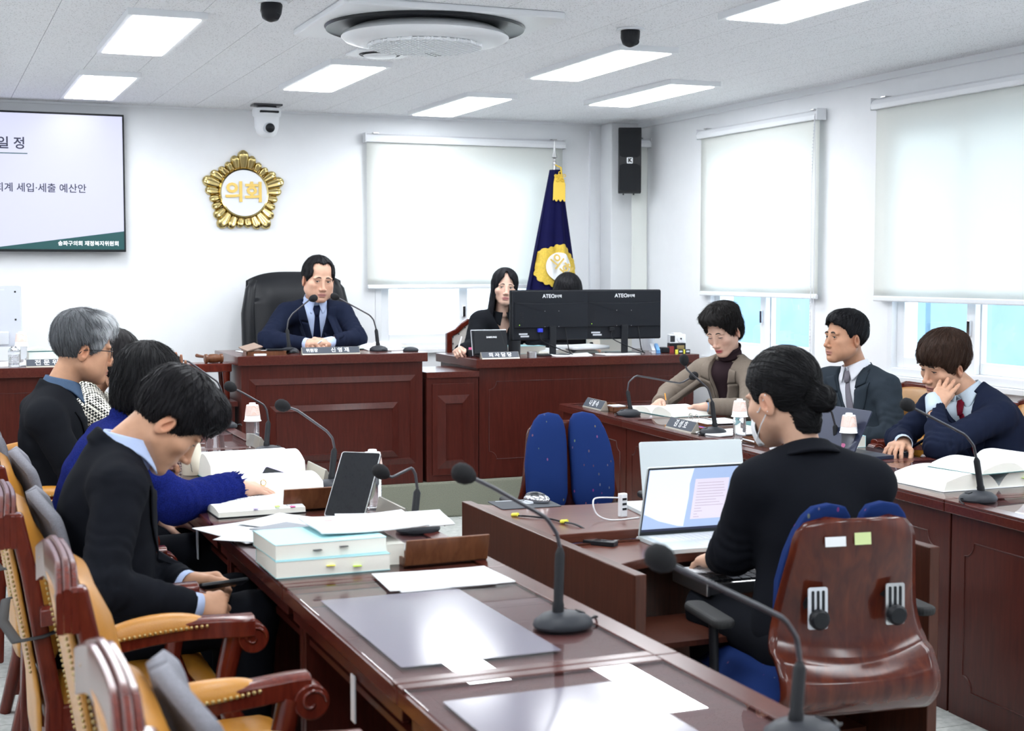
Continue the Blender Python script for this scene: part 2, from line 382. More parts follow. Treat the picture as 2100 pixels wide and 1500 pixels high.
# round diffuser, dome cameras
t = thing('air_diffuser', 'small white square ceiling diffuser with round opening', 'vent', (2.15, 7.02, HC))
pl = MB().prism(rrect(-.145, .145, -.115, .115, .006), -.012, 0).build('plate', M_WHITE2, t, bevel=.003)
MB().lathe([(.105, -.012), (.100, -.0165), (.080, -.0135), (.070, -.0125)], 32, cap=False).build('ring', M_DARKG, t, smooth=40)  # dark colour stands in for the shade inside the round opening
MB().lathe([(.001, -.026), (.075, -.026), (.085, -.018), (.06, -.006)], 32).build('disc', M_WHITE2, t, smooth=40)
for x, y, lab in ((1.343, 5.865, 'black dome camera on ceiling left of the air conditioner'), (2.989, 5.908, 'black dome camera on ceiling right of the air conditioner')):
    t = thing('dome_camera', lab, 'camera', (x, y, HC), 0, 'ceiling dome cameras')
    MB().lathe([(.062, -.012), (.062, -.004), (.058, 0)], 32).build('mount', M_WHITE2, t, smooth=40)
    MB().lathe([(.030, -.014), (.044, -.016), (.043, -.05), (.034, -.075), (.012, -.088), (.001, -.088)], 24, T(0, 0, 0, rx=-14, ry=10)).build('housing', M_BLACK, t, smooth=40)
    MB().lathe([(.014, 0), (.014, .012), (.001, .013)], 16, T(.008, -.032, -.062, rx=115)).build('lens', M_BLACK2, t, smooth=40)
# pan-tilt camera hanging at the back
t = thing('pan_tilt_camera', 'white pan tilt video camera hanging under the ceiling above the emblem', 'camera', (2.13, 9.50, HC))
MB().b(-.095, .095, -.06, .06, -.012, 0).b(-.06, .06, -.03, .03, -.028, -.012).build('bracket', M_DKMETAL, t, bevel=.002)
MB().lathe([(.09, -.028), (.095, -.045), (.092, -.075), (.082, -.085), (.078, -.15), (.062, -.195), (.035, -.215), (.001, -.218)], 32).build('body', M_WHITE2, t, smooth=40)
MB().b(-.062, .062, -.097, -.07, -.062, -.048).build('vent_slot', M_BLACK, t, bevel=.004)
MB().sphere((0, -.035, -.15), (.048, .052, .052), 20, 14).build('camera_head', M_GREYW, t, smooth=80)
MB().lathe([(.030, 0), (.030, .016), (.026, .020), (.001, .026)], 24, T(.004, -.072, -.158, rx=100)).build('lens', M_BLACK2, t, smooth=40)

# ---------------------------------------------------------------- windows
def window(name, M, w, z0, z1, split, depth=.12, frosted=False):
    """sliding window in an opening w wide; local x along wall, y outward"""
    root = bpy.data.objects.new(name, None); COL.objects.link(root); root.matrix_world = M; struct(root)
    f = MB(); t_ = .045
    f.b(0, t_, 0, depth, z0, z1); f.b(w-t_, w, 0, depth, z0, z1); f.b(t_, w-t_, 0, depth, z0, z0+t_); f.b(t_, w-t_, 0, depth, z1-t_, z1)
    f.build('window_frame', M_WHITE2, root, bevel=.003)
    for k, (a, b_, yy) in enumerate(((t_, split+.03, .035), (split-.03, w-t_, .075))):
        s = MB(); u = .065
        s.b(a, a+u, yy, yy+.035, z0+t_, z1-t_); s.b(b_-u, b_, yy, yy+.035, z0+t_, z1-t_); s.b(a+u, b_-u, yy, yy+.035, z0+t_, z0+t_+.06); s.b(a+u, b_-u, yy, yy+.035, z1-t_-.06, z1-t_)
        so = s.build('window_sash', M_WHITE2, root, bevel=.003)
        MB().b(a+u, b_-u, yy+.015, yy+.021, z0+t_+.06, z1-t_-.06).build('pane', M_GLASS, so)
        if k == 0: MB().b(b_-.045, b_-.02, yy-.02, yy, 1.17, 1.25).build('latch', M_CHROME, so, bevel=.004)
    MB().b(-.03, w+.03, -.03, 0, z0-.03, z0).build('window_sill', M_WHITE2, root, bevel=.004)
    return root
window('window_1', T(WX0, YB-.01, 0), WX1-WX0, WZ0, WZ1, .68)
for i, (a, b_) in enumerate(RW): window('window_%d' % (i+2), T(XR-.01, b_, 0, rz=-90), b_-a, .925, WZ1, .66)

# roller blinds
def blind(label, M, w, zt, zb, side=1, chain=True, wave=0):
    """local x along wall, y = towards the wall; cassette front at y = 0"""
    t = thing('roller_blind', label, 'blind'); t.matrix_world = M
    prof = [(0, 0), (.062, 0), (.062, .052), (.035, .062), (.008, .048), (-.004, .026)]
    MB().prism([(y, z) for y, z in prof], 0, w, Matrix(((0, 0, 1, 0), (1, 0, 0, 0), (0, 1, 0, zt-.062), (0, 0, 0, 1)))).build('cassette', M_WHITE2, t, bevel=.004)
    for a in (-.006, w): MB().b(a, a+.006, -.002, .066, zt-.066, zt+.004).build('end_bracket', M_WHITE, t, bevel=.002)
    for bx in (.08, w-.08): MB().b(bx-.02, bx+.02, .02, .064, zt, zt+.006).build('hook', M_STEEL, t)
    e = .012
    MB().grid(16, 20, lambda u, v: (e+(w-2*e)*u, .030+wave*math.sin(v*9+u*4)*(.3+v*.7)+.002*math.sin(u*7), zt-.05+(zb-zt+.06)*v)).build('fabric', M_BLIND, t, smooth=180, solid=.0008)
    MB().b(e, w-e, .022, .038, zb-.018, zb+.012).build('bottom_bar', M_WHITE2, t, bevel=.006)
    if chain:
        cx = w-.012 if side > 0 else .012; c = MB(); L_ = zt-.03-.98
        for d in (-.012, .012):
            c.tube([(cx, -.004+0*d, zt-.03), (cx+d*.2, -.006+d, zt-.5), (cx, -.006+d*.6, .995)], .0022, 6)
        for q in range(int(L_/.02)): c.sphere((cx, -.006-.012*min(1, q*.1), zt-.05-q*.02), .0036, 6, 4)
        c.build('chain', M_WHITE, t)
    return t
blind('wide white roller blind over the back window behind the clerks', T(2.90, YB-.075, 0), 1.53, 2.47, 1.395, chain=False)
blind('white roller blind on right wall behind the woman in brown jacket', T(4.925, 8.73, 0, rz=-90), 1.43, 2.465, 1.355)
blind('white roller blind on right wall above the man resting his cheek', T(4.925, 6.77, 0, rz=-90), 1.50, 2.465, 1.355, chain=False)
blind('white roller blind on right wall beyond the right picture edge', T(4.925, 4.68, 0, rz=-90), 1.45, 2.465, 1.355, chain=False)
blind('narrow roller blind hanging in the corner behind the loudspeaker', T(4.835, 9.52, 0), .155, 2.475, 1.10, chain=False, wave=.006)

# ---------------------------------------------------------------- outside the windows
M_FAC = mat('pale_render', (.80, .82, .84), .8, noise=.03, scale=5)
M_FACB = mat('blue_glass_cladding', (.23, .36, .45), .25, noise=.10, scale=3)
t = thing('apartment_building', 'pale hazy building with small windows seen through the back window', 'building', (3.2, 26, -6))
w = MB().b(-9, 9, 0, 6, -6, 7.9).build('wall', M_FAC, t)
MB().b(-9.2, 9.2, -.2, 6, 7.9, 8.2).build('roof_edge', M_FAC, t)
for i in range(9):
    for j in range(3):
        wo = MB().b(-8.2+i*1.9, -7.1+i*1.9, -.05, .1, 1.2+j*2.5, 2.6+j*2.5).build('window', mat('far_window', (.45, .52, .58), .2), t)
        MB().b(-7.68+i*1.9, -7.62+i*1.9, -.08, .0, 1.2+j*2.5, 2.6+j*2.5).build('mullion', M_FAC, wo)
t = thing('office_building', 'blue glass clad neighbouring building seen through the right windows', 'building', (8.2, 8, -5))
MB().b(0, 4, -9, 9, -5, 6.05).build('wall', M_FAC, t)
for i in range(14):
    for j in range(3):
        MB().b(-.06, .02, -8.9+i*1.25, -7.72+i*1.25, 1.0+j*1.9, 2.8+j*1.9).build('cladding_panel', M_FACB, t)
struct(MB().b(-40, 60, 10.2, 60, -11.2, -11).b(5.3, 60, -40, 60, -11.2, -11).build('floor_street', mat('street', (.3, .3, .31), .9)))
# ================================================================ FURNITURE
def raised_panel(mb, M, x0, x1, z0, z1, d=.012, w=.035):
    """raised bevelled field on a front face; local x right, z up, -y toward viewer"""
    o = [(x0, 0, z0), (x1, 0, z0), (x1, 0, z1), (x0, 0, z1)]
    i = [(x0+w, -d, z0+w), (x1-w, -d, z0+w), (x1-w, -d, z1-w), (x0+w, -d, z1-w)]
    k = [(x0+w+.004, -d*.35, z0+w+.004), (x1-w-.004, -d*.35, z0+w+.004), (x1-w-.004, -d*.35, z1-w-.004), (x0+w+.004, -d*.35, z1-w-.004)]
    vs = o+i+k; fs = [(a, (a+1) % 4, 4+(a+1) % 4, 4+a) for a in range(4)]+[(4+a, 4+(a+1) % 4, 8+(a+1) % 4, 8+a) for a in range(4)]+[(8, 9, 10, 11)]
    mb.add(vs, fs, M)
def notch_line(x0, x1, z0, z1, r, y):
    p = [(x0+r, y, z1)]+[(x1-r, y, z1)]
    p += [(x1-r*math.cos(R(a))*1.0+0, y, z1-r*math.sin(R(a))) for a in (0, 22, 45, 67, 90)][0:0]
    # concave quarter corners
    tr = [(x1-r+r*math.sin(R(a)), y, z1-r+r*(1-math.sin(R(a)))*0) for a in ()]
    c = lambda cx, cz, a0, a1: [(cx+r*math.cos(R(a0+(a1-a0)*i/5)), y, cz+r*math.sin(R(a0+(a1-a0)*i/5))) for i in range(6)]
    return c(x0, z1, 0, -90)[::-1]+c(x1, z1, 180, 270)+c(x1, z0, 90, 180)+c(x0, z0, 0, 90)

def wall_desk(name, label, x0, x1, yf, yb, zt, zb=.22, fields=(), over=.025, notch=False):
    t = thing(name, label, 'desk', ((x0+x1)/2, yf, zb)); X0, X1 = x0-(x0+x1)/2, x1-(x0+x1)/2; H = zt-zb; D = yb-yf
    MB().b(X0, X1, 0, D, H-.055, H).build('top', W_TOP, t, bevel=.004)
    MB().b(X0+over, X1-over, .03, .055, 0, H-.055).build('front_panel', W_DESK, t, bevel=.002)
    for a in (X0+over, X1-over-.03): MB().b(a, a+.03, .055, D-.03, 0, H-.055).build('side_panel', W_DESK, t, bevel=.002)
    MB().b(X0+over+.03, X1-over-.03, .055, D-.06, H-.16, H-.145).build('shelf', W_DESK, t)
    for fx0, fx1, fz0, fz1 in fields:
        mb = MB(); raised_panel(mb, T(0, .03, 0), X0+fx0, X0+fx1, fz0, fz1); mb.build('raised_field', W_DESK, t)
    if notch:
        p = notch_line(X0+.09, X1-.09, .12, H-.14, .05, .03); MB().tube(p+[p[0]], .003, 6).build('moulding', W_DESK, t, smooth=60)
    return t
# chairman's desk, link cabinet, clerks' desk and the adviser's desk at far left
t = wall_desk('chairman_desk', 'tall dark red wooden desk with raised panels below the chairman', 1.665, 2.815, 8.24, 8.95, 1.015,
    fields=((.07, 1.08, .12, .66),))
mb = MB(); raised_panel(mb, T(0, .018, 0), -.575+.185, -.575+.965, .17, .50); mb.build('raised_field', W_DESK, t)
MB().b(-.70, -.575, .10, .62, 0, .50).b(-.72, -.56, .08, .64, .50, .53).build('side_wing', W_DESK, t, bevel=.003)
t = thing('link_cabinet', 'low dark red cabinet between the chairman desk and clerks desk', 'cabinet', (2.98, 8.27, .22))
MB().b(-.165, .172, 0, .5, 0, .635).build('body', W_DESK, t, bevel=.003); MB().b(-.166, .174, -.01, .52, .635, .672).build('top', W_TOP, t, bevel=.003)
d = MB().b(-.13, .14, -.012, 0, .04, .60).build('door', W_DESK, t, bevel=.002); mb = MB(); raised_panel(mb, T(0, -.012, 0), -.10, .11, .08, .53, .014, .05); mb.build('raised_field', W_DESK, d)
t = wall_desk('clerk_desk', 'long dark red wooden desk with two monitors for the clerks', 3.135, 4.69, 8.25, 9.02, .963, notch=True)
t = wall_desk('adviser_desk', 'dark red wooden desk at far left below the wall screen', -.9, .80, 8.25, 8.95, .98, notch=True)

# committee desks with glass tops
def committee_desk(label, M, L_, D=.60, H=.735, mirror=False):
    """local x = along the row 0..L_, local y = 0 (front, outer face) .. D (user's side)"""
    t = thing('committee_desk', label, 'desk', group='glass topped committee desks'); t.matrix_world = M
    tp = MB().b(.002, L_-.002, 0, D, H-.042, H-.0085).build('top', W_TOP, t, bevel=.003); MB().b(.036, L_-.036, .056, D-.004, H-.0085, H-.0079).build('top_veneer', W_UNDER, t)
    rim = MB(); rim.b(.002, L_-.002, 0, .055, H-.008, H); rim.b(.002, .035, .055, D, H-.008, H); rim.b(L_-.035, L_-.002, .055, D, H-.008, H)
    rim.build('top_rim', W_TOP, t, bevel=.002)
    MB().b(.036, L_-.036, .056, D-.002, H-.0078, H-.0008).build('glass_top', M_DGLASS, t, bevel=.0015)
    MB().b(.005, L_-.005, .03, .05, .0, H-.042).build('front_panel', W_DESK, t, bevel=.002)
    for a in (.004, L_-.030): MB().b(a, a+.026, .05, D-.05, 0, H-.042).build('side_panel', W_DESK, t, bevel=.002)
    MB().b(.03, L_-.03, .06, D-.06, H-.15, H-.135).build('shelf', W_DESK, t)
    MB().b(.03, L_-.03, D-.035, D-.02, H-.085, H-.042).build('apron', W_DESK, t, bevel=.002)
    p = notch_line(.08, L_-.08, .10, H-.13, .05, .03); MB().tube(p+[p[0]], .003, 6).build('moulding', W_DESK, t, smooth=60)
    return t
LL = .93
LD = [('nearest left committee desk, bare glass top at the bottom edge', 1.615), ('second left committee desk with a bare microphone on its glass', 2.545), ('left committee desk with blue book stack and loose papers', 3.475),
      ('left committee desk with thick open books before woman in blue', 4.405), ('left committee desk in front of the grey haired man', 5.335), ('farthest left committee desk near the chairman desk', 6.265)]
for k, (lab, y) in enumerate(LD):
    t = committee_desk(lab, T(1.405, y, 0, rz=90), LL)
    if k in (1, 3): MB().b(.33, .36, .585, .588, .56, .66).build('asset_sticker', M_GREYW, t)
RD = [('right committee desk at the far end with pen tray and nameplate', 7.65), ('right committee desk before the grey suited man', 6.72), ('right committee desk with dark laptop', 5.79),
      ('right committee desk with thick open book', 4.86), ('right committee desk at the right picture edge', 3.93)]
AR = math.degrees(math.atan2(.253, 4.15)); RU = Vector((-math.sin(R(AR)), -math.cos(R(AR)), 0)); RN = Vector((math.cos(R(AR)), -math.sin(R(AR)), 0)); R0 = Vector((3.413, 7.649, 0))
def RP(s, d, z=.735): p = R0+RU*s+RN*d; return (p.x, p.y, z)     # s along the row towards the camera, d from the front edge
for i, (lab, y) in enumerate(RD): committee_desk(lab, Matrix.Translation(RP(i*LL, 0, 0)) @ Euler((0, 0, R(-90-AR))).to_matrix().to_4x4(), LL)

# stenographers' desk
t = thing('stenographer_desk', 'low walnut desk with curved top in the middle of the room', 'desk', (1.66, 3.24, 0))
MB().b(0, .034, 0, 1.275, 0, .735).build('end_panel', W_STEN, t, bevel=.003)
MB().b(.935, .969, .02, 1.275, 0, .735).build('end_panel', W_STEN, t, bevel=.003)
def curved(y0, y1, dep, n=24):      # top with a shallow scoop on one side
    pts = [(.034, y1), (.034, y0)]
    pts += [(.034+.03, y0)]+[(.064+.84*i/n, y0+dep*math.sin(math.pi*i/n)**.6) for i in range(1, n)]+[(.935, y0)]
    return pts+[(.935, y1)]
MB().prism(curved(.28, .66, .17), .655, .685).build('near_top', W_STTOP, t, bevel=.003)
MB().prism([(x, 1.31-(y-.0)) for x, y in curved(.02, .645, .15)][::-1], .69, .72).build('far_top', W_STTOP, t, bevel=.003)
MB().b(.034, .935, .645, .665, .1, .69).build('middle_panel', W_STEN, t)
MB().b(.034, .935, .12, .40, .50, .515).build('keyboard_shelf', W_STEN, t)
MB().b(.034, .935, .30, .64, .12, .14).build('foot_shelf', W_STEN, t)

# ---------------------------------------------------------------- armchairs of the members
def armchair():
    t = thing('armchair', 'x', 'chair')
    # local +y is forward, seat centre at origin
    # back: shaped frame, leather panel
    def back_frame(xm):      # side post as prism in yz with backwards rake
        pts = [(-.255, .06), (-.235, .42), (-.285, .75), (-.318, .91), (-.278, .91), (-.245, .75), (-.190, .42), (-.205, .06)]
        return MB().prism(pts, xm-.022, xm+.022, Matrix(((0, 0, 1, 0), (1, 0, 0, 0), (0, 1, 0, 0), (0, 0, 0, 1))))
    for sx in (-.235, .235): back_frame(sx).build('back_post', W_CHAIR, t, bevel=.008, seg=3)
    # top rail with stepped mouldings and dropped ends
    def railz(u): a = abs(u); return .912+.030*(1 if a < .55 else max(0, (1-(a-.55)/.45))**1.0)-.02*max(0, a-.8)
    tr = MB()
    for k, (yo, zo, hh) in enumerate(((-.331, -.004, .080), (-.317, .003, .085), (-.303, -.004, .080))):
        n = 24; vs = []; fs = []
        for i in range(n+1):
            u = -1+2*i/n; x = u*.262; z = railz(u)+zo
            for dy, dz in ((-.0068, -hh), (.0068, -hh), (.0068, -.004), (.004, 0), (-.004, 0), (-.0068, -.004)): vs.append((x, yo+dy+.012*(1-u*u), z+dz))
        for i in range(n):
            for q in range(6): fs.append((i*6+q, i*6+(q+1) % 6, (i+1)*6+(q+1) % 6, (i+1)*6+q))
        fs += [tuple(range(6)), tuple(n*6+q for q in range(5, -1, -1))]; tr.add(vs, fs)
    tr.build('top_rail', W_CHAIR, t, smooth=35)
    def pad(yoff, bul, name, zt=.895, zb=.50):
        def fn(u, v):
            x = (u*2-1)*.222; z = zb+(zt-zb)*v; y = -.222-.095*max(0, (z-.42)/.58)**1.2
            kk = 6 if bul > 0 else 16; edge = min(1, kk*min(u, 1-u))*min(1, kk*min(v, 1-v)); return (x, y+yoff+bul*math.sqrt(edge)*(1+.25*math.sin(math.pi*v)), z+(.03*(1-(2*u-1)**2) if v > .9 else 0))
        return MB().grid(18, 18, fn).build(name, M_LEATH, t, smooth=180)
    pad(.010, .045, 'back_cushion'); 
    def bleath(u, v):
        x = (u*2-1)*.214; z = .30+.575*v; y = -.222-.095*max(0, (z-.42)/.58)**1.2; return (x, y-.020-.014*math.sin(math.pi*u)**.4-.004*math.sin(math.pi*v), z)
    MB().grid(16, 14, bleath).build('back_leather', M_LEATH, t, smooth=180, solid=.006)
    nl = MB()
    for s_ in (-1, 1):
        for k in range(34):
            z = .50+.385*k/33; y = -.222-.095*max(0, (z-.42)/.58)**1.2
            nl.sphere((s_*.211, y-.036, z), .0042, 6, 4); nl.sphere((s_*.211, y+.014, z), .0042, 6, 4)
    for k in range(30): nl.sphere((-.20+.4*k/29, -.303, .882+.02*math.sin(math.pi*k/29)), .0042, 6, 4)
    o = nl.build('nail_heads', M_BRASS, t, smooth=80); o['kind'] = 'stuff'
    # seat
    def seat(u, v):
        x = (u*2-1)*(.245+.02*v); y = -.22+.43*v; e = min(1, 7*min(u, 1-u))*min(1, 7*min(v, 1-v)); return (x, y, .415+.075*math.sqrt(e))
    MB().grid(18, 18, seat).build('seat_cushion', M_LEATH, t, smooth=180)
    MB().b(-.255, .255, -.23, .21, .345, .418).build('seat_rail', W_CHAIR, t, bevel=.008)
    nl = MB()
    for k in range(40): nl.sphere((-.25+.5*k/39, .212, .415), .0045, 6, 4)
    o = nl.build('seat_nails', M_BRASS, t, smooth=80); o['kind'] = 'stuff'
    # arms
    for s_ in (-1, 1):
        a = MB(); n = 26; vs = []; fs = []
        for i in range(n+1):
            v = i/n; y = -.245+.39*v; z = .650+.010*math.sin(math.pi*v)+.030*v; x = s_*(.262+.030*math.sin(math.pi*min(1, v*1.1)))
            w = .024+.006*v
            for dx, dz in ((-w, -.022), (w, -.022), (w, .018), (w*.5, .026), (-w*.5, .026), (-w, .018)): vs.append((x+dx, y, z+dz))
        for i in range(n):
            for q in range(6): fs.append((i*6+q, i*6+(q+1) % 6, (i+1)*6+(q+1) % 6, (i+1)*6+q))
        fs += [tuple(range(6)), tuple(n*6+q for q in range(5, -1, -1))]; a.add(vs, fs)
        xe = s_*.272
        a.lathe([(.036, -.030), (.036, .030)], 24, T(xe, .142, .652, ry=90))
        ar = a.build('arm_rest', W_CHAIR, t, smooth=35, bevel=.003)
        for sd in (-1, 1):
            p = [(xe+sd*.030, .142+(.030-.0021*q)*math.cos(R(q*28)), .652+(.030-.0021*q)*math.sin(R(q*28))) for q in range(13)]; MB().tube(p, .0042, 6).build('scroll', W_CHAIR, ar, smooth=60)

        def apad(u, v):
            y = -.215+.255*v; x = s_*(.262+.030*math.sin(math.pi*min(1, (y+.245)/.39*1.1))); e = max(0, math.sin(math.pi*v))**.35; an = math.pi*u
            return (x+math.cos(an)*.033*(.35+.65*e), y, .664+.030*(y+.245)/.39+math.sin(an)*.040*e)
        MB().grid(12, 20, apad).build('arm_pad', M_LEATH, ar, smooth=180)
        nl = MB()
        for k in range(22):
            y = -.21+.245*k/21; x = s_*(.262+.030*math.sin(math.pi*min(1, (y+.245)/.39*1.1)))
            for sd in (-1, 1): nl.sphere((x+sd*.033, y, .668+.030*(y+.245)/.39), .0044, 6, 4)
        o = nl.build('arm_nails', M_BRASS, ar, smooth=80); o['kind'] = 'stuff'
        # S-shaped arm support
        p = [(s_*.275, .105, .66), (s_*.275, .085, .58), (s_*.274, .075, .52), (s_*.268, .095, .46), (s_*.26, .135, .40), (s_*.255, .175, .345)]
        MB().tube(p, [.030, .027, .026, .028, .032, .036], 8, flat=.9).build('arm_support', W_CHAIR, t, smooth=50)
    for sx in (-1, 1):
        MB().tube([(sx*.225, .175, .36), (sx*.232, .19, .26), (sx*.222, .178, .14), (sx*.228, .20, .0)], [.036, .032, .021, .024], 8).build('leg', W_CHAIR, t, smooth=50)
        MB().tube([(sx*.225, -.215, .36), (sx*.225, -.225, .2), (sx*.228, -.275, .0)], [.028, .024, .020], 8).build('leg', W_CHAIR, t, smooth=50)
    return t
def back_support(t):     # grey mesh lumbar cushion strapped to a chair back
    for s_ in (-1, 1):
        def fn(u, v):
            x = s_*(.006+.215*u); z = .46+.47*v; a = math.sqrt(max(0, 1-(2*v-1)**4))*math.sqrt(max(0, 1-(2*u-1)**4)); y = -.205-.085*max(0, (z-.42)/.58)**1.2+.055
            return (x*(1-.20*v*u), y+.022*a+.045*u*u-.02, z-.05*v*u*u)
        MB().grid(14, 18, fn).build('support_cushion', M_MESHG, t, smooth=180, solid=.030)
    MB().tube([(-.245, -.16, .62), (-.265, -.24, .60), (-.25, -.30, .59), (0, -.32, .585), (.25, -.30, .59), (.265, -.24, .60), (.245, -.16, .62)], .014, 8, flat=.25).build('strap', M_RUBBER, t, smooth=60)
ch0 = armchair()
CH = [  # x, y, heading(deg, 0=+Y), label
 (.495, 3.98, -90, 'tan leather armchair holding the young man with phone'),
 (.555, 3.06, -90, 'empty tan leather armchair in front of the young man'),
 (.55, 2.13, -90, 'nearest tan leather armchair with grey back support, at bottom left'),
 (.50, 4.91, -90, 'tan leather armchair behind the woman in blue sweater'),
 (.45, 5.82, -90, 'tan leather armchair of the grey haired man'),
 (.50, 6.74, -90, 'tan leather armchair hidden behind the grey haired man, by adviser desk'),
 (4.34, 7.10, 90-AR, 'tan leather armchair behind the woman in brown jacket'),
 (4.34, 5.93, 90-AR, 'tan leather armchair behind the man in grey suit'),
 (4.30, 4.98, 90-AR, 'tan leather armchair under the man resting his cheek, at right edge')]
for i, (x, y, h, lab) in enumerate(CH):
    c = ch0 if i == 0 else copy_tree(ch0)
    c.location = (x, y, 0); c.rotation_euler = (0, 0, R(h)); tag(c, lab, 'chair', 'tan leather armchairs')
    CH[i] = c
for i in (0, 2, 3, 4): back_support(CH[i])

# chairman's black executive chair and the clerk's upholstered chair
t = thing('executive_chair', 'high backed black leather executive chair behind the chairman', 'chair', (2.33, 9.22, .22), 180)
def eb(u, v):
    x = (u*2-1)*(.33-.05*max(0, v-.75)); z = .48+.80*v; e = math.sqrt(min(1, 5*min(u, 1-u)))*math.sqrt(min(1, 6*min(v, 1-v))); return (x, -.30-.10*v+.09*e+.03*(2*u-1)**2, z-(.06*abs(2*u-1)**3 if v > .8 else 0))
MB().grid(24, 26, eb).build('backrest', M_LEATHBK, t, smooth=180)
MB().grid(24, 26, lambda u, v: (eb(u, v)[0], -.34-.10*v-.03*math.sin(math.pi*u), eb(u, v)[2])).build('back_shell', M_LEATHBK, t, smooth=180)
for s_ in (-1, 1):
    MB().tube([(s_*.305, -.28, .50), (s_*.325, -.30, .75), (s_*.325, -.33, 1.0), (s_*.30, -.355, 1.16), (s_*.27, -.365, 1.225)], [.045, .052, .050, .040, .018], 12).build('side_bolster', M_LEATHBK, t, smooth=80)
    MB().tube([(s_*.30, -.25, .64), (s_*.32, -.05, .66), (s_*.32, .16, .64)], [.03, .035, .03], 10).build('arm', M_LEATHBK, t, smooth=80)
    MB().tube([(s_*.31, .10, .63), (s_*.30, .08, .50), (s_*.24, 0, .42)], .018, 8).build('arm_bracket', M_BLACK, t, smooth=60)
MB().grid(16, 16, lambda u, v: ((u*2-1)*.28, -.26+.54*v, .42+.10*math.sqrt(min(1, 6*min(u, 1-u))*min(1, 6*min(v, 1-v))))).build('seat', M_LEATHBK, t, smooth=180, solid=.03)
MB().lathe([(.03, .06), (.03, .42)], 16).build('gas_column', M_BLACK, t, smooth=40)
for k in range(5):
    a = R(72*k); l_ = MB().tube([(0, 0, .09), (.30*math.cos(a), .30*math.sin(a), .065)], [.03, .018], 8).build('base_leg', M_BLACK, t, smooth=40)
    MB().lathe([(.026, -.02), (.026, .02)], 12, T(.30*math.cos(a), .30*math.sin(a), .028, rx=90)).build('castor', M_BLACK, l_, smooth=40)

M_CREAM = mat('cream_upholstery', (.62, .58, .54), .8, noise=.08, scale=120, bump=.1, bscale=300)
def side_chair(label, x, y, h):
    t = thing('upholstered_chair', label, 'chair', (x, y, .22), h)
    out = [(-.26, .45), (.26, .45), (.26, .86), (.20, .885), (.15, .93), (.11, .955), (-.11, .955), (-.15, .93), (-.20, .885), (-.26, .86)]
    inn = [(-.222, .47), (.222, .47), (.222, .835), (.178, .855), (.13, .90), (.095, .922), (-.095, .922), (-.13, .90), (-.178, .855), (-.222, .835)]
    M = Matrix(((1, 0, 0, 0), (0, 0, -1, -.24), (0, 1, 0, 0), (0, 0, 0, 1))) @ T(rx=0)
    n = len(out); vs = [(a, b_, z) for z in (-.022, .022) for a, b_ in out]+[(a, b_, z) for z in (-.022, .022) for a, b_ in inn]; fs = []
    for i in range(n):
        j = (i+1) % n; fs += [(i, j, n+j, n+i), (2*n+i, 2*n+j, 3*n+j, 3*n+i), (i, j, 2*n+j, 2*n+i), (n+i, n+j, 3*n+j, 3*n+i)]
    MB().add(vs, fs, M).build('back_frame', W_CHAIR, t, bevel=.006)
    MB().prism(inn, -.012, .012, M).build('back_panel', M_CREAM, t, bevel=.01)
    nl = MB(); P = [Vector((a, b_, 0)) for a, b_ in inn]
    for i in range(n):
        a, b_ = P[i], P[(i+1) % n]; m = max(1, int((b_-a).length/.045))
        for q in range(m): p = a.lerp(b_, q/m); nl.sphere((p.x*.97, -.24-.016, p.y*.995), .006, 6, 4); nl.sphere((p.x*.97, -.24+.016, p.y*.995), .006, 6, 4)
    o = nl.build('nail_heads', M_DKMETAL, t, smooth=80); o['kind'] = 'stuff'
    MB().grid(12, 12, lambda u, v: ((u*2-1)*.25, -.22+.46*v, .42+.07*math.sqrt(min(1, 6*min(u, 1-u))*min(1, 6*min(v, 1-v))))).build('seat', M_CREAM, t, smooth=180)
    MB().b(-.25, .25, -.23, .24, .36, .42).build('seat_rail', W_CHAIR, t, bevel=.006)
    for a, b_ in ((-.22, .21), (.22, .21), (-.22, -.22), (.22, -.22)): MB().tube([(a, b_, .38), (a, b_, 0)], [.028, .018], 8).build('leg', W_CHAIR, t, smooth=60)
    return t
side_chair('cream upholstered chair with wooden frame behind the woman clerk', 3.59, 9.12, 180)
side_chair('cream upholstered chair hidden behind the right monitor', 4.13, 9.2, 180)

# stenographers' chairs: bent plywood shell, twin blue back pads
M_BLUEF = None
def blue_fabric():
    m = mat('blue_speckled_fabric', (.012, .035, .15), .9); nt = m.node_tree; L = nt.links; b = nt.nodes['Principled BSDF']
    tc = nd(nt, 'ShaderNodeTexCoord'); mp = nd(nt, 'ShaderNodeMapping'); mp.inputs['Scale'].default_value = (38, 38, 20); mp.inputs['Rotation'].default_value = (.5, .7, .3)
    L.new(tc.outputs['Object'], mp.inputs[0]); v = nd(nt, 'ShaderNodeTexVoronoi'); v.inputs['Scale'].default_value = 1; v.inputs['Randomness'].default_value = 1; L.new(mp.outputs[0], v.inputs['Vector'])
    r = nd(nt, 'ShaderNodeValToRGB'); r.color_ramp.elements[0].position = .10; r.color_ramp.elements[1].position = .14; r.color_ramp.elements[0].color = (1, 1, 1, 1); r.color_ramp.elements[1].color = (0, 0, 0, 1)
    L.new(v.outputs['Distance'], r.inputs[0]); mx = nd(nt, 'ShaderNodeMix', data_type='RGBA'); mx.inputs[6].default_value = (.010, .026, .115, 1)
    hs = nd(nt, 'ShaderNodeMix', data_type='RGBA'); hs.inputs[0].default_value = .88; L.new(v.outputs['Color'], hs.inputs[6]); hs.inputs[7].default_value = (.07, .035, .09, 1)
    L.new(hs.outputs[2], mx.inputs[7]); L.new(r.outputs[0], mx.inputs[0]); L.new(mx.outputs[2], b.inputs['Base Color']); b.inputs['Specular IOR Level'].default_value = .1; return m
M_BLUEF = blue_fabric()
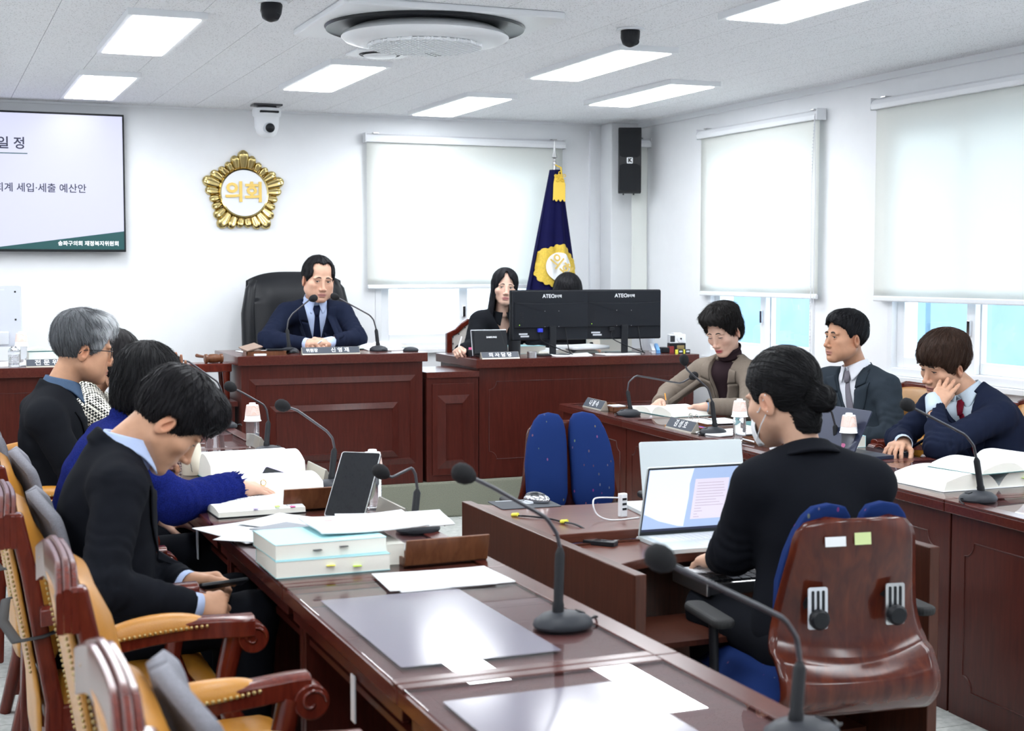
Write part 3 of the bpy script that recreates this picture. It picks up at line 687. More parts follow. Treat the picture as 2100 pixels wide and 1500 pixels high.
def steno_chair(label, x, y, h, stickers=False):
    """local +y forward"""
    t = thing('stenographer_chair', label, 'chair', (x, y, 0), h)
    W = .215
    def shell(u, v):         # u across, v from seat underside up the back
        # profile yz: starts forward under the seat, curves out behind, then up the back
        pr = [(.05, .40), (-.10, .385), (-.20, .40), (-.262, .45), (-.268, .50), (-.235, .555), (-.205, .60), (-.200, .66), (-.215, .74), (-.235, .82), (-.245, .90)]
        a = v*(len(pr)-1); i = min(int(a), len(pr)-2); f = a-i
        p0, p1 = pr[max(0, i-1)], pr[i]; p2, p3 = pr[i+1], pr[min(len(pr)-1, i+2)]
        cr = lambda q: .5*((2*p1[q])+(-p0[q]+p2[q])*f+(2*p0[q]-5*p1[q]+4*p2[q]-p3[q])*f*f+(-p0[q]+3*p1[q]-3*p2[q]+p3[q])*f**3)
        yy, zz = cr(0), cr(1); w = W*(1.0-.27*max(0, (v-.55)/.45)); 
        if v > .93: w *= math.sqrt(max(.05, 1-((v-.93)/.075)**2))*.6+.4
        if v < .12: w *= .72+.28*v/.12
        k = (2*u-1); dip = .045*max(0, 1-abs(v-.52)/.14)*(1-k*k)
        return (k*w, yy+.03*k*k*(1 if v > .5 else .3), zz-dip*.8)
    MB().grid(20, 44, shell).build('plywood_shell', W_PLY, t, smooth=180, solid=.012)
    for s_ in (-1, 1):
        n = 20; vs = []; fs = []; m = 14
        for j in range(m+1):
            for i in range(n):
                a = 2*math.pi*i/n; rr = math.sin(math.pi/2*j/m) if j < m else 1
                rr = [0, .3, .55, .75, .88, .95, 1, 1, 1, 1, 1, 1, .97, .9, .8][j]; yy = [.034, .034, .033, .031, .027, .022, .016, .010, .004, -.002, -.006, -.010, -.012, -.013, -.013][j]
                ca, sa = math.cos(a), math.sin(a)
                zz = (abs(sa)**(.8 if sa > 0 else .45))*math.copysign(1, sa)*.20; ww = .088*(1-.10*max(0, sa)); xx = (abs(ca)**.6)*math.copysign(1, ca)*ww
                z = .735+zz*rr; x_ = s_*(.097-.025*max(0, sa))+xx*rr*(1-.12*max(0, sa)*s_*math.copysign(1, ca)*0)
                y0 = -.165-.05*max(0, (z-.66)/.24)-.0*abs(x_)
                vs.append((x_, y0+yy+.22*x_*x_*2, z))
        for j in range(m):
            for i in range(n): fs.append((j*n+i, j*n+(i+1) % n, (j+1)*n+(i+1) % n, (j+1)*n+i))
        MB().add(vs, fs).build('back_pad', M_BLUEF, t, smooth=180)
        MB().tube([(s_*.098, -.20, .68), (s_*.098, -.175, .69)], .03, 10).build('pad_mount', M_BLACK, t, smooth=60)
        pl = MB().prism(rrect(-.026, .026, -.052, .052, .006), -.002, .002, T(s_*.105, -.232, .678, rx=88)).build('adjuster_plate', M_GREYW if s_ < 0 else M_STEEL, t)
        sl = MB()
        for q in (-.014, 0, .014): sl.prism(rrect(q-.0035, q+.0035, -.012, .044, .003), -.0035, .0035, T(s_*.105, -.232, .678, rx=88))
        sl.build('slot', M_BLACK, pl)
        MB().lathe([(.025, 0), (.026, .014), (.020, .020), (.001, .021)], 14, T(s_*.105, -.234, .652, rx=90)).build('knob', M_BLACK, t, smooth=40)
        MB().tube([(s_*.225, -.02, .42), (s_*.285, -.01, .46), (s_*.285, 0, .60)], .013, 8).build('arm_post', M_BLACK, t, smooth=60)
        MB().prism(rrect(-.03, .03, -.11, .13, .025), .60, .625, T(s_*.285, .02, 0)).build('arm_pad', M_RUBBER, t, bevel=.01, seg=3)
    for q in (-.018, .018): MB().lathe([(.005, 0), (.005, .004)], 10, T(q, -.258, .47, rx=100)).build('bolt', M_BLACK, t)
    if stickers:
        MB().b(-.055, .0, -.001, .001, -.012, .012, T(-.04, -.2478, .845, rx=-6)).build('asset_sticker', M_PAPER, t)
        MB().b(-.022, .022, -.001, .001, -.015, .015, T(.005, -.2492, .85, rx=-6)).build('asset_sticker', mat('yellow_green_sticker', (.62, .72, .34), .6), t)
    MB().grid(16, 16, lambda u, v: ((u*2-1)*.235, -.20+.46*v, .435+.06*math.sqrt(min(1, 6*min(u, 1-u))*min(1, 6*min(v, 1-v))))).build('seat_pad', M_BLUEF, t, smooth=180)
    MB().b(-.10, .10, -.12, .12, .375, .43).build('seat_mechanism', M_BLACK, t, bevel=.01)
    MB().lathe([(.026, .07), (.026, .38)], 16).build('gas_column', M_BLACK, t, smooth=40)
    for k in range(5):
        a = R(72*k+18); l_ = MB().tube([(0, 0, .10), (.29*math.cos(a), .29*math.sin(a), .07)], [.03, .018], 8).build('base_leg', M_BLACK, t, smooth=40)
        MB().lathe([(.026, -.02), (.026, .02)], 12, T(.29*math.cos(a), .29*math.sin(a), .028, rx=90)).build('castor', M_BLACK, l_, smooth=40)
    return t
steno_chair('plywood backed stenographer chair with blue pads, seen from behind', 2.16, 3.18, -8, True)
steno_chair('empty stenographer chair showing its blue speckled twin back pads', 2.375, 5.10, 172)
# ================================================================ WALL THINGS
M_SCRBG = mat('screen_lavender', (.1, .1, .1), .3, emit=(.66, .68, .93), estr=.72)
M_SCRGRN = mat('screen_green', (.01, .03, .03), .3, emit=(.004, .055, .060), estr=.9)
M_SCRINK = mat('screen_ink', (.01, .01, .02), .5, emit=(.012, .014, .035), estr=1.0)
M_SCRWHT = mat('screen_white', (.5, .5, .5), .5, emit=(.9, .92, 1), estr=1.0)
t = thing('wall_screen', 'large black framed wall display showing an agenda slide', 'television', (.46, 9.80, 2.08))
MB().b(-.80, .79, -.015, .04, -.45, .445).build('housing', M_BLACK, t, bevel=.004)
MB().b(-.788, .778, -.0155, -.012, -.435, .432).build('screen', M_SCRBG, t)
MB().prism([(-.788, -.435), (.778, -.435), (.778, -.315), (-.1, -.435)], .0160, .0175, T(rx=90)).build('slide_corner', M_SCRGRN, t)
FT = lambda x, z, y=-.0172: T(x, y, z, rx=90)
text('의 사 일 정', .082, M_SCRINK, t, FT(.175, .235), bold=.0014, align='RIGHT'); MB().b(-.55, .185, -.0172, -.016, .172, .178).build('underline', M_SCRGRN, t)
text('회계 세입·세출 예산안', .062, M_SCRINK, t, FT(.545, -.045), bold=.0007, align='RIGHT'); text('송파구의회 재정복지위원회', .034, M_SCRWHT, t, FT(.745, -.398, -.0182), bold=.0003, align='RIGHT')
MB().b(-.2, .2, .04, .075, -.2, .2).build('bracket', M_DKMETAL, t)

t = thing('council_emblem', 'polished gold flower emblem with white disc on back wall', 'emblem', (2.048, 9.88, 2.035))
def lobeR(a):     # five pointed outline
    k = ((a-90) % 72)/72; k = min(k, 1-k)*2; return .272-.052*k**.75
nL = 25
for i in range(nL):
    a = 90+360*i/nL; q = i % 5; Rr = (.292, .262, .238, .238, .262)[q]; w = (.041, .033, .0265, .0265, .033)[q]; ln = (Rr-.145)/2
    mb = MB(); n = 12; vs = []; fs = []
    for k in range(13):          # drop shaped lobe, widest near its tip
        f = k/12; r_ = .145+(Rr-.145)*f; ww = w*(.42+.58*min(1, f/.62)) if f < .68 else w*math.sqrt(max(.0, 1-((f-.68)/.33)**2)); hh = (.012+.030*f)*(1 if f < .7 else math.sqrt(max(0, 1-((f-.7)/.31)**2)))*(1.15 if q == 0 else 1)
        for m_ in range(n): an = math.pi*m_/(n-1); vs.append((r_, -.006-hh*math.sin(an)*(1-.18*math.cos(an*4)), ww*math.cos(an)))
    for k in range(12):
        for m_ in range(n-1): fs.append((k*n+m_, k*n+m_+1, (k+1)*n+m_+1, (k+1)*n+m_))
    MB().add(vs, fs, T(ry=-a)).build('petal', M_GOLD, t, smooth=180)
MB().lathe([(.215, 0), (.205, .010), (.05, .012)], 40, T(rx=90)).build('back_plate', M_BRASS, t, smooth=40)
MB().lathe([(.160, .02), (.172, .030), (.166, .042), (.156, .036)], 64, T(rx=90), cap=False).build('ring', M_GOLD, t, smooth=60)
MB().lathe([(.160, .02), (.158, .034), (.001, .037)], 48, T(rx=90)).build('disc', M_WHITE2, t, smooth=30)
text('의회', .145, M_GOLD2, t, T(0, -.040, -.002, rx=90), bold=.0042, depth=.004)

t = thing('loudspeaker', 'tall black loudspeaker with white K badge mounted on corner pillar', 'loudspeaker', (4.765, 9.42, 2.305), -26)
MB().b(-.083, .083, 0, .13, -.235, .235).build('cabinet', M_BLACK, t, bevel=.006)
for z0, z1 in ((.022, .222), (-.222, -.026)): MB().prism(rrect(-.074, .074, z0, z1, .03, 6), 0, .004, T(0, .0, 0, rx=90)).build('grille', mat('speaker_grille', (.016, .018, .022), .7, bump=.6, bscale=900), t, bevel=.001)
bd = MB().prism(rrect(-.022, .022, -.022, .022, .006), .0, .007, T(.0, .0, -.002, rx=90)).build('badge', M_WHITE2, t); text('K', .040, M_BLACK, bd, T(.001, -.0076, -.002, rx=90), bold=.0022)
MB().b(-.02, .02, .13, .23, -.06, .06).build('bracket', M_WHITE2, t)
for q in (-.045, .03): MB().lathe([(.006, 0), (.006, .012)], 8, T(q, .08, -.247)).build('foot_screw', M_DKMETAL, t)

# flag of the council beside the window
M_FLAG = cloth_mat('navy_satin', (.006, .006, .060), noise=.05, rough=.5) if 0 else mat('navy_satin', (.004, .004, .042), .75, noise=.08, scale=20, spec=.12)
M_GFLAG = mat('gold_embroidery', (.62, .43, .045), .5, noise=.15, scale=90, bump=.4, bscale=240); M_FRINGE = mat('gold_fringe', (.80, .55, .06), .55)
FX, FY = 4.205, 9.50
t = thing('council_flag', 'navy council flag with gold emblem and tassel on a silver pole', 'flag', (FX, FY, .22))
MB().lathe([(.15, 0), (.15, .02), (.05, .05), (.02, .07)], 32).build('stand', M_BRASS, t, smooth=40)
MB().lathe([(.012, .05), (.012, 2.06)], 12).build('pole', M_STEEL, t, smooth=60)
MB().lathe([(.015, 2.03), (.018, 2.045), (.010, 2.06), (.013, 2.07), (.008, 2.085), (.024, 2.095), (.012, 2.13), (.001, 2.215)], 4, T(rz=10)).build('spear_head', M_STEEL, t, smooth=20)
def flagxy(th, z):       # z world height
    f = (2.225-z)/(2.225-1.37); L_, R_ = -.035-.175*f, .045+.128*f-.03*max(0, f-1)
    rip = .014*min(1, f*1.5)*math.sin(7*th+1.2)+.010*f*math.sin(11*th); c, s_ = math.cos(th), math.sin(th)
    return ((L_+R_)/2+(R_-L_)/2*c*(1+rip*.6), (.045+.055*f)*s_+rip*(1 if s_ < .2 else .6))
def fl(u, v): z = 2.225-1.30*v; x, y = flagxy(2*math.pi*u, z); return (x, y, z-.22)
MB().grid(72, 36, fl).build('cloth', M_FLAG, t, smooth=180)
def on_flag(x, z, off):
    f = (2.225-z)/(2.225-1.37); L_, R_ = -.035-.175*f, .045+.128*f; q = max(-.985, min(.985, (x-(L_+R_)/2)/((R_-L_)/2))); th = -math.acos(q); px, py = flagxy(th, z); return (px, min(py, -.3*(.045+.055*f)*math.sqrt(max(0, 1-q*q)))-off-.012, z-.22)
def disc_on(cx, cz, rad, off, n=60, m=8):
    vs = [on_flag(cx+0*0, cz, off)]; fs = []
    for j in range(1, m+1):
        for i in range(n): a = 2*math.pi*i/n; r_ = rad(a)*j/m; vs.append(on_flag(cx+r_*math.cos(a), cz+r_*math.sin(a), off))
    for i in range(n): fs.append((0, 1+i, 1+(i+1) % n))
    for j in range(m-1):
        for i in range(n): fs.append((1+j*n+i, 1+(j+1)*n+i, 1+(j+1)*n+(i+1) % n, 1+j*n+(i+1) % n))
    return MB().add(vs, fs)
disc_on(-.022, 1.535, lambda a: .146+.010*math.cos(5*(a-R(70)))+.014*abs(math.cos(10*a)), .004, 100).build('gold_emblem', M_GFLAG, t, smooth=180)
disc_on(-.012, 1.535, lambda a: .100, .016).build('white_disc', M_WHITE2, t, smooth=180)
text('의회', .105, M_GOLD2, t, T(-.016, -.150, 1.318, rx=88, ry=0) @ T(rz=-42), bold=.0025)
tz = MB()
for i in range(26): a = -.5+i/25; tz.tube([(.055*a+.006, -.060-.01*math.cos(a*3), 1.975-.03*abs(a)), (.085*a+.004, -.078, 1.90), (.09*a, -.082, 1.785+.008*math.sin(i*7))], [.0028, .0036, .0032], 5)
tz.build('tassel_fringe', M_FRINGE, t, smooth=60)['kind'] = 'stuff'
for i in range(5): a = R(72*i+20); MB().tube([(.006, -.075, 1.945)]+[(.006+.042*math.cos(a+b_)*k, -.086, 1.95+.036*math.sin(a+b_)*k) for k, b_ in ((.6, -.35), (1, -.2), (1.08, 0), (1, .2), (.6, .35))]+[(.006, -.075, 1.945)], .0034, 6).build('cord_loop', M_FRINGE, t, smooth=60)
MB().tube([(.0, -.015, 2.04), (.03, -.045, 2.02), (.03, -.065, 1.95)], .006, 6).build('cord', M_FRINGE, t, smooth=60)

# ================================================================ MICROPHONES
def mic(label, base, pts, az=0, z0=None):
    """base (x,y,z); pts world points: top of the thick stem, then the gooseneck to the windscreen"""
    t = thing('microphone', label, 'microphone', base, az, 'gooseneck desk microphones'); Mi = (Matrix.Translation(base) @ Euler((0, 0, R(az))).to_matrix().to_4x4()).inverted()
    L_ = [Mi @ Vector(p) for p in pts]
    MB().lathe([(.062, 0), (.065, .006), (.062, .016), (.045, .028), (.020, .034), (.001, .035)], 32, sx=.86, sy=1.05).build('base', M_DARKG, t, smooth=40)
    MB().prism(rrect(-.011, .011, -.008, .008, .002), .0335, .0365, T(0, -.030, -.0035, rx=18)).build('talk_switch', M_BLACK2, t)
    s0 = Vector((0, .012, .03)); top = L_[0]; MB().tube([s0, s0.lerp(top, .14), s0.lerp(top, .18), s0.lerp(top, .90), top], [.013, .013, .011, .011, .0055], 14).build('stem', M_BLACK, t, smooth=40)
    P = L_; sm = [P[0]]      # round the corners a little
    for i in range(1, len(P)-1): a, b_, c = P[i-1], P[i], P[i+1]; sm += [b_.lerp(a, .22), b_.lerp(a, .06).lerp(b_.lerp(c, .06), .5), b_.lerp(c, .22)]
    sm.append(P[-1]); MB().tube(sm, .0045, 8).build('gooseneck', M_DKMETAL, t, smooth=60)
    d = (P[-1]-P[-2]).normalized(); q = frame3(P[-1], d); MB().lathe([(.006, -.028), (.013, -.022), (.0205, -.010), (.0225, .004), (.019, .018), (.010, .026), (.001, .028)], 20, q).build('windscreen', M_FOAM, t, smooth=80)
    MB().tube(crp([(0, -.06, .010), (.01, -.085, .012), (.03, -.095, .004), (.05, -.10, .003)]), .0025, 6).build('cable', M_BLACK, t, smooth=60)
    return t
def frame3(o, z):
    z = Vector(z).normalized(); x = z.orthogonal().normalized(); y = z.cross(x); m = Matrix((x, y, z)).transposed().to_4x4(); m.translation = Vector(o); return m
mic('desk microphone at the far end of the left row near gavel stand', (1.36, 7.10, .735), [(1.36, 7.11, .885), (1.352, 7.11, .925), (1.335, 7.11, .962), (1.195, 7.11, 1.066), (1.135, 7.11, 1.074)], 90)
mic('second farthest left row microphone beside the capped bottle', (1.345, 6.02, .735), [(1.345, 6.03, .872), (1.338, 6.03, .918), (1.325, 6.03, .942), (1.232, 6.03, .998), (1.186, 6.03, 1.022)], 90)
mic('left row microphone beside the thick open books', (1.345, 4.97, .735), [(1.348, 4.98, .876), (1.341, 4.98, .912), (1.321, 4.98, .938), (1.213, 4.98, 1.018), (1.162, 4.98, 1.035)], 90)
mic('left row microphone with a doubly bent neck by the tablet', (1.350, 4.05, .735), [(1.352, 4.06, .858), (1.346, 4.06, .904), (1.335, 4.06, .924), (1.272, 4.06, .897), (1.240, 4.06, .916)], 90)
mic('microphone standing alone on the bare near left desk', (1.275, 2.83, .735), [(1.273, 2.842, .907), (1.265, 2.842, .938), (1.240, 2.842, .975), (1.108, 2.842, 1.052), (1.050, 2.842, 1.080)], 90)
mic('nearest microphone at the bottom edge, reaching over the stenographer', (1.330, 1.99, .735), [(1.332, 2.0, .862), (1.325, 2.0, .903), (1.300, 2.0, .938), (1.108, 2.0, 1.034), (1.070, 2.0, 1.055)], 90)
mic('right row microphone bent sideways in front of woman in brown jacket', (3.483, 6.885, .735), [(3.479, 6.89, .868), (3.486, 6.89, .912), (3.530, 6.89, .948), (3.800, 6.89, .895), (3.880, 6.89, .934)], -90)
mic('right row microphone with upright tip, beside the watch wearing woman', (3.455, 5.945, .735), [(3.451, 5.95, .893), (3.430, 5.95, .952), (3.313, 5.95, 1.045), (3.300, 5.95, 1.090)], -90)
mic('right row microphone behind the stenographer hair bun, near the bottle', (3.507, 5.03, .735), [(3.505, 5.03, .868), (3.488, 5.03, .922), (3.452, 5.03, .953), (3.380, 5.03, .968)], -90)
mic('right row microphone by the open book near right edge', (3.275, 3.87, .735), [(3.263, 3.87, .882), (3.252, 3.87, .922), (3.216, 3.87, .961), (3.003, 3.87, 1.058), (2.980, 3.87, 1.069)], -90)
mic('chairman microphone to the left of his clasped hands', (2.03, 8.50, 1.015), [(2.018, 8.51, 1.158), (2.026, 8.51, 1.212), (2.052, 8.51, 1.250), (2.157, 8.51, 1.332), (2.180, 8.51, 1.340)], 0)
mic('chairman microphone to the right, reaching back to his chest', (2.585, 8.50, 1.015), [(2.572, 8.51, 1.150), (2.557, 8.51, 1.206), (2.532, 8.51, 1.236), (2.342, 8.51, 1.338), (2.314, 8.51, 1.350)], 0)

# ================================================================ BOTTLES AND CUPS
M_CUPBAND = mat('cup_pattern', (.86, .84, .82), .7, col2=(.80, .42, .28), scale=180); M_CUP = mat('cup_paper', (.86, .87, .89), .7)
def cup_band():
    m = MATS['cup_pattern']; nt = m.node_tree; L = nt.links; b = nt.nodes['Principled BSDF']; tc = nd(nt, 'ShaderNodeTexCoord'); mp = nd(nt, 'ShaderNodeMapping'); mp.inputs['Rotation'].default_value = (0, R(45), R(45)); mp.inputs['Scale'].default_value = (1, 1, 1)
    w = nd(nt, 'ShaderNodeTexBrick'); w.inputs['Scale'].default_value = 70; w.inputs['Color1'].default_value = (.87, .84, .82, 1); w.inputs['Color2'].default_value = (.87, .82, .79, 1); w.inputs['Mortar'].default_value = (.78, .38, .24, 1); w.inputs['Mortar Size'].default_value = .035
    L.new(tc.outputs['Object'], mp.inputs[0]); L.new(mp.outputs[0], w.inputs['Vector']); L.new(w.outputs[0], b.inputs['Base Color'])
cup_band()
def bottle(lab, x, y, z, h=.185, cap=True):
    t = thing('water_bottle', lab, 'bottle', (x, y, z), 0, 'clear plastic water bottles'); pr = [(.022, .002), (.029, .004), (.0305, .012)]
    for k in range(9): zz = .016+k*.0105; pr += [(.0305, zz), (.0282, zz+.005)]
    pr += [(.0305, .115), (.030, .135), (.024, .155), (.0135, .168), (.0125, .178)]
    MB().lathe([(r, q*h/.185) for r, q in pr], 28).build('bottle_body', M_PET, t, smooth=50)
    if cap: MB().lathe([(.0145, .172*h/.185), (.0145, .190*h/.185), (.013, .192*h/.185)], 20).build('cap', M_WHITE, t, smooth=40)
    MB().lathe([(.0308, .112*h/.185), (.0308, .128*h/.185)], 28, cap=False).build('label', mat('bottle_label', (.75, .78, .82), .4), t, smooth=40)
    return t
def cup(lab, x, y, z):
    t = thing('paper_cup', lab, 'cup', (x, y, z), 0, 'upturned paper cups')
    MB().lathe([(.0375, 0), (.039, .002), (.0375, .004), (.0355, .006), (.0262, .072), (.025, .073), (.001, .0715)], 32, cap=False).build('cup_wall', M_CUP, t, smooth=40)
    MB().lathe([(.0333, .026), (.0268, .070)], 32, T(), cap=False).build('printed_band', M_CUPBAND, t, smooth=40).scale = (1.008, 1.008, 1)
for lab, x, y, z in (('left row behind the open books', 1.335, 6.30, .735), ('left row behind the tablet', 1.345, 4.50, .735), ('right row by the pen box', 3.425, 5.655, .735), ('right row in front of the dark laptop', 3.50, 4.925, .735), ('adviser desk beside the white monitor', .500, 8.40, .98)):
    bottle('clear water bottle under an upturned cup, '+lab, x, y, z); cup('upturned white paper cup on the bottle, '+lab, x, y, z+.110)
bottle('white capped water bottle standing open, far left row', 1.26, 6.86, .735, .20)
bottle('second clear bottle without cup on the adviser desk', .455, 8.33, .98, .12, cap=False)

# ================================================================ NAMEPLATES, PEN BOXES
M_PLATE = mat('plate_champagne', (.46, .43, .37), .35, metal=.6); M_PFACE = mat('plate_face', (.045, .055, .075), .45)
def plate(lab, x, y, z, rz, L_, txt, size=.042, h=.05, d=.045, sp=1.0, tx=0):
    t = thing('nameplate', lab, 'nameplate', (x, y, z), rz, 'desk nameplates')     # face towards local -y
    MB().prism([(-d/2, 0), (d/2, 0), (d/2*.55, h), (d/2*.35, h)], -L_/2, L_/2, Matrix(((0, 0, 1, 0), (1, 0, 0, 0), (0, 1, 0, 0), (0, 0, 0, 1)))).build('stand', M_PLATE, t, bevel=.001)
    a = math.degrees(math.atan2(d*.675, h)); M = T(0, -d/2, 0, rx=-a+0) @ T(rx=90) if 0 else T(0, -d/2, 0) @ T(rx=90-a)
    hy = math.hypot(h, d*.675); MB().b(-L_/2+.002, L_/2-.002, .009, hy-.001, .0, .0012, M).build('face', M_PFACE, t)
    for s_, xx, q in (txt if isinstance(txt, list) else [(txt, tx, size)]): text(s_, q, M_SCRWHT if 0 else M_WHITE2, t, M @ T(xx, hy*.54, .0016), bold=.0004, depth=.0003, sp=sp)
    return t
plate('long nameplate in front of the chairman', 2.222, 8.275, 1.015, 0, .35, [('위원장', -.115, .026), ('신 영 재', .055, .034)], h=.043)
plate('nameplate on the clerks desk below the small dark display', 3.30, 8.285, .963, 0, .25, '의 사 담 당', .034, h=.042)
plate('nameplate on the adviser desk behind the grey haired man', .645, 8.285, .98, 0, .26, '전 문 위 원', .038, h=.042)
plate('nameplate at the far end of the right row by a pen tray', *RP(.36, .085), -90-AR, .27, '나 봉 숙', .040, h=.052, d=.05)
plate('nameplate on the right row below folded glasses', *RP(1.51, .075), -90-AR, .29, '김 성 호', .042, h=.052, d=.05)
plate('nameplate seen edge on beside the thick open books', 1.352, 5.20, .735, 90, .26, '유 정 주', .038, h=.052, d=.05)
plate('nameplate seen edge on beyond the tablet, left row', 1.352, 4.28, .735, 90, .26, '이 성 자' if 0 else '오 금 란', .038, h=.052, d=.05)
plate('far nameplate behind the cupped bottle on the left row', 1.352, 6.28, .735, 90, .24, '김 순 애' if 0 else '주', .034, h=.052, d=.05)

M_PENS = [mat('pen_black', (.015, .015, .018), .3), mat('pen_red', (.6, .02, .03), .35), mat('pen_blue', (.03, .05, .5), .35), mat('pen_silver', (.5, .5, .52), .3, metal=.8), mat('pen_white', (.8, .8, .82), .35)]
def pen_box(lab, x, y, z, rz, w=.24, d=.10, lid=True, pens=3, card=False, tall=.070):
    t = thing('pen_box', lab, 'pen box', (x, y, z), rz, 'wooden pen boxes')
    MB().b(-w/2, w/2, -d/2, d/2, 0, .004).b(-w/2, w/2, -d/2, -d/2+.006, .004, .022).b(-w/2, w/2, d/2-.006, d/2, .004, .022).b(-w/2, -w/2+.006, -d/2, d/2, .004, .022).b(w/2-.006, w/2, -d/2, d/2, .004, .022).build('tray', W_TRAY, t)
    if lid: MB().b(-w/2, w/2, -.004, .004, 0, tall, T(0, -d/2-.004, .004, rx=14)).build('lid', W_TRAY, t, bevel=.0015)
    for k in range(pens): p = MB().tube([(-.06+.01*k, -.02+.018*k, .010), (.065+.006*k, -.012+.016*k, .011)], [.0042, .0035], 8).build('pen', M_PENS[k % 5], t, smooth=60)
    if card: MB().b(.02, .10, -.04, .035, .020, .026, T(rz=4)).build('card', M_PAPER, t)
    return t
pen_box('open wooden pen box with upright lid, bottom centre by the blue books', 1.265, 3.62, .735, 2, .235)
pen_box('wooden pen box with upright lid between tablet and loose papers', 1.14, 4.60, .735, 2, .17)
pen_box('wooden pen box beyond the open books, far left row', 1.24, 5.72, .735, 0, .20, tall=.055)
pen_box('flat wooden pen tray at the far end of the right row', *RP(.40, .17), -90-AR, .30, .11, lid=False, card=True)
pen_box('flat wooden pen tray under folded glasses on the right row', *RP(1.50, .165), -90-AR, .30, .11, lid=False)
pen_box('wooden pen box with upright lid and coloured pens, right row', *RP(2.10, .19), 90-AR, .20, pens=5)
pen_box('wooden pen box at the left of the chairman desk', 1.85, 8.36, 1.015, 0, .24, lid=False, pens=2)
t = thing('card_holder', 'small taupe card holder propped on the chairman desk corner', 'holder', (1.775, 8.40, 1.037)); MB().b(-.055, .055, -.045, .045, 0, .008, T(rx=12, ry=-12, rz=20) @ T(0, 0, .02)).b(-.05, .05, -.04, .04, 0, .010).build('leather_case', mat('taupe_leather', (.28, .20, .16), .5), t, bevel=.002)
tag(MB().prism(rrect(-.035, .035, -.014, .014, .004), 0, .012, T(1.80, 8.265, 1.015)).build('eraser', M_WHITE2, bevel=.002), 'white eraser on the front edge of the chairman desk', 'eraser')
tag(MB().prism(rrect(-.022, .022, -.012, .012, .003), 0, .012, T(*RP(2.32, .13)) @ T(rz=20)).build('eraser', M_WHITE2, bevel=.002), 'white eraser beside the coloured pens on the right row', 'eraser')

# ================================================================ PAPER, BOOKS
def print_lines(t, x0, x1, y0, y1, n, z, seed, m=M_INKS, name='print'):
    rs = random.Random(seed); mb = MB()
    for i in range(n):
        y = y0+(y1-y0)*i/max(1, n-1); x = x0
        while x < x1: L_ = rs.uniform(.006, .03); mb.b(x, min(x+L_, x1), y-.002, y+.002, z, z+.0002); x += L_+rs.uniform(.003, .008)
    o = mb.build(name, m, t); o['kind'] = 'stuff'; return o
def sheet(lab, x, y, z, rz, w=.21, h=.297, th=.0015, curl=.0, lines=0, seed=1, tilt=(0, 0), m=M_PAPER):
    t = thing('paper_sheet', lab, 'paper', (x, y, z), rz, 'loose paper'); t.rotation_euler = (R(tilt[0]), R(tilt[1]), R(rz))
    MB().grid(10, 10, lambda u, v: ((u-.5)*w, (v-.5)*h, th*.6+curl*((2*u-1)**2)*.5+curl*.4*(2*v-1)**3)).build('sheet', m, t, smooth=180, solid=th)
    if lines: print_lines(t, -w*.36, w*.36, -h*.3, h*.36, lines, th*1.15+.0004, seed)
    return t
def book(lab, x, y, z, rz, w=.21, h=.29, th=.04, cover=M_LBLUE, tabs=(), name='book', label2=None):
    t = thing(name, lab, 'book', (x, y, z), rz, 'thick soft cover books')
    MB().b(-w/2, w/2, -h/2, h/2, 0, .0015).b(-w/2, w/2, -h/2, h/2, th-.0015, th).b(-w/2, w/2, h/2-.002, h/2, 0, th).build('cover', cover, t)
    MB().b(-w/2+.001, w/2-.001, -h/2+.001, h/2-.002, .0015, th-.0015).build('pages', M_PAPER2, t)
    for k, (a, b_, m) in enumerate(tabs): MB().b(a, a+.022, -h/2-.010, -h/2+.004, b_*th, b_*th+.0012).build('index_tab', m, t)
    return t
def open_book(lab, x, y, z, rz, w=.19, h=.27, tl=.03, tr=.03, tabs=(), lines=True, seed=3, curl=1.0, cover=M_TEAL):
    """spine along local y"""
    t = thing('open_book', lab, 'book', (x, y, z), rz, 'open thick books')
    for s_, th in ((-1, tl), (1, tr)):
        nU = 14; top = []
        for i in range(nU+1):
            u = i/nU; top.append((s_*w*(u*(1-.06*curl)), th*(.12+.88*(1-(1-min(1, u*3.2))**2.2))*(1-.25*u*u)+.0+curl*.012*math.sin(math.pi*u)))
        bot = [(s_*w*(1-.02*curl)*(i/nU), .002) for i in range(nU, -1, -1)]; poly = top+bot
        vs = [(a, -h/2, b_) for a, b_ in poly]+[(a, h/2, b_) for a, b_ in poly]; n = len(poly)
        fs = [tuple(range(n)), tuple(range(2*n-1, n-1, -1))]+[(i, (i+1) % n, n+(i+1) % n, n+i) for i in range(n)]
        pg = MB().add(vs, fs).build('page_block', M_PAPER2, t, smooth=35)
        MB().add([(a, -h/2+.001, b_+.0006) for a, b_ in top]+[(a, h/2-.001, b_+.0006) for a, b_ in top], [(i, i+1, nU+2+i, nU+1+i) for i in range(nU)]).build('top_page', M_PAPER, t, smooth=180)
        if lines:
            rs = random.Random(seed+s_); mb = MB()
            for i in range(16):
                yy = -h*.36+h*.72*i/15; a = 3
                while a < nU-1: L_ = rs.choice((1, 2, 3)); p, q = top[a], top[min(nU-1, a+L_)]; mb.add([(p[0], yy, p[1]+.0012), (q[0], yy, q[1]+.0012), (q[0], yy+.0016, q[1]+.0012), (p[0], yy+.0016, p[1]+.0012)], [(0, 1, 2, 3)]); a += L_+1
            mb.build('print', M_INKS, t)['kind'] = 'stuff'
    MB().b(-w, w, -h/2-.003, h/2+.003, 0, .002).build('cover', cover, t)
    for a, yy, zz, m in tabs: MB().b(a, a+.018, yy-.008, yy+.008, zz, zz+.001).build('index_tab', m, t)
    return t
Z = .735
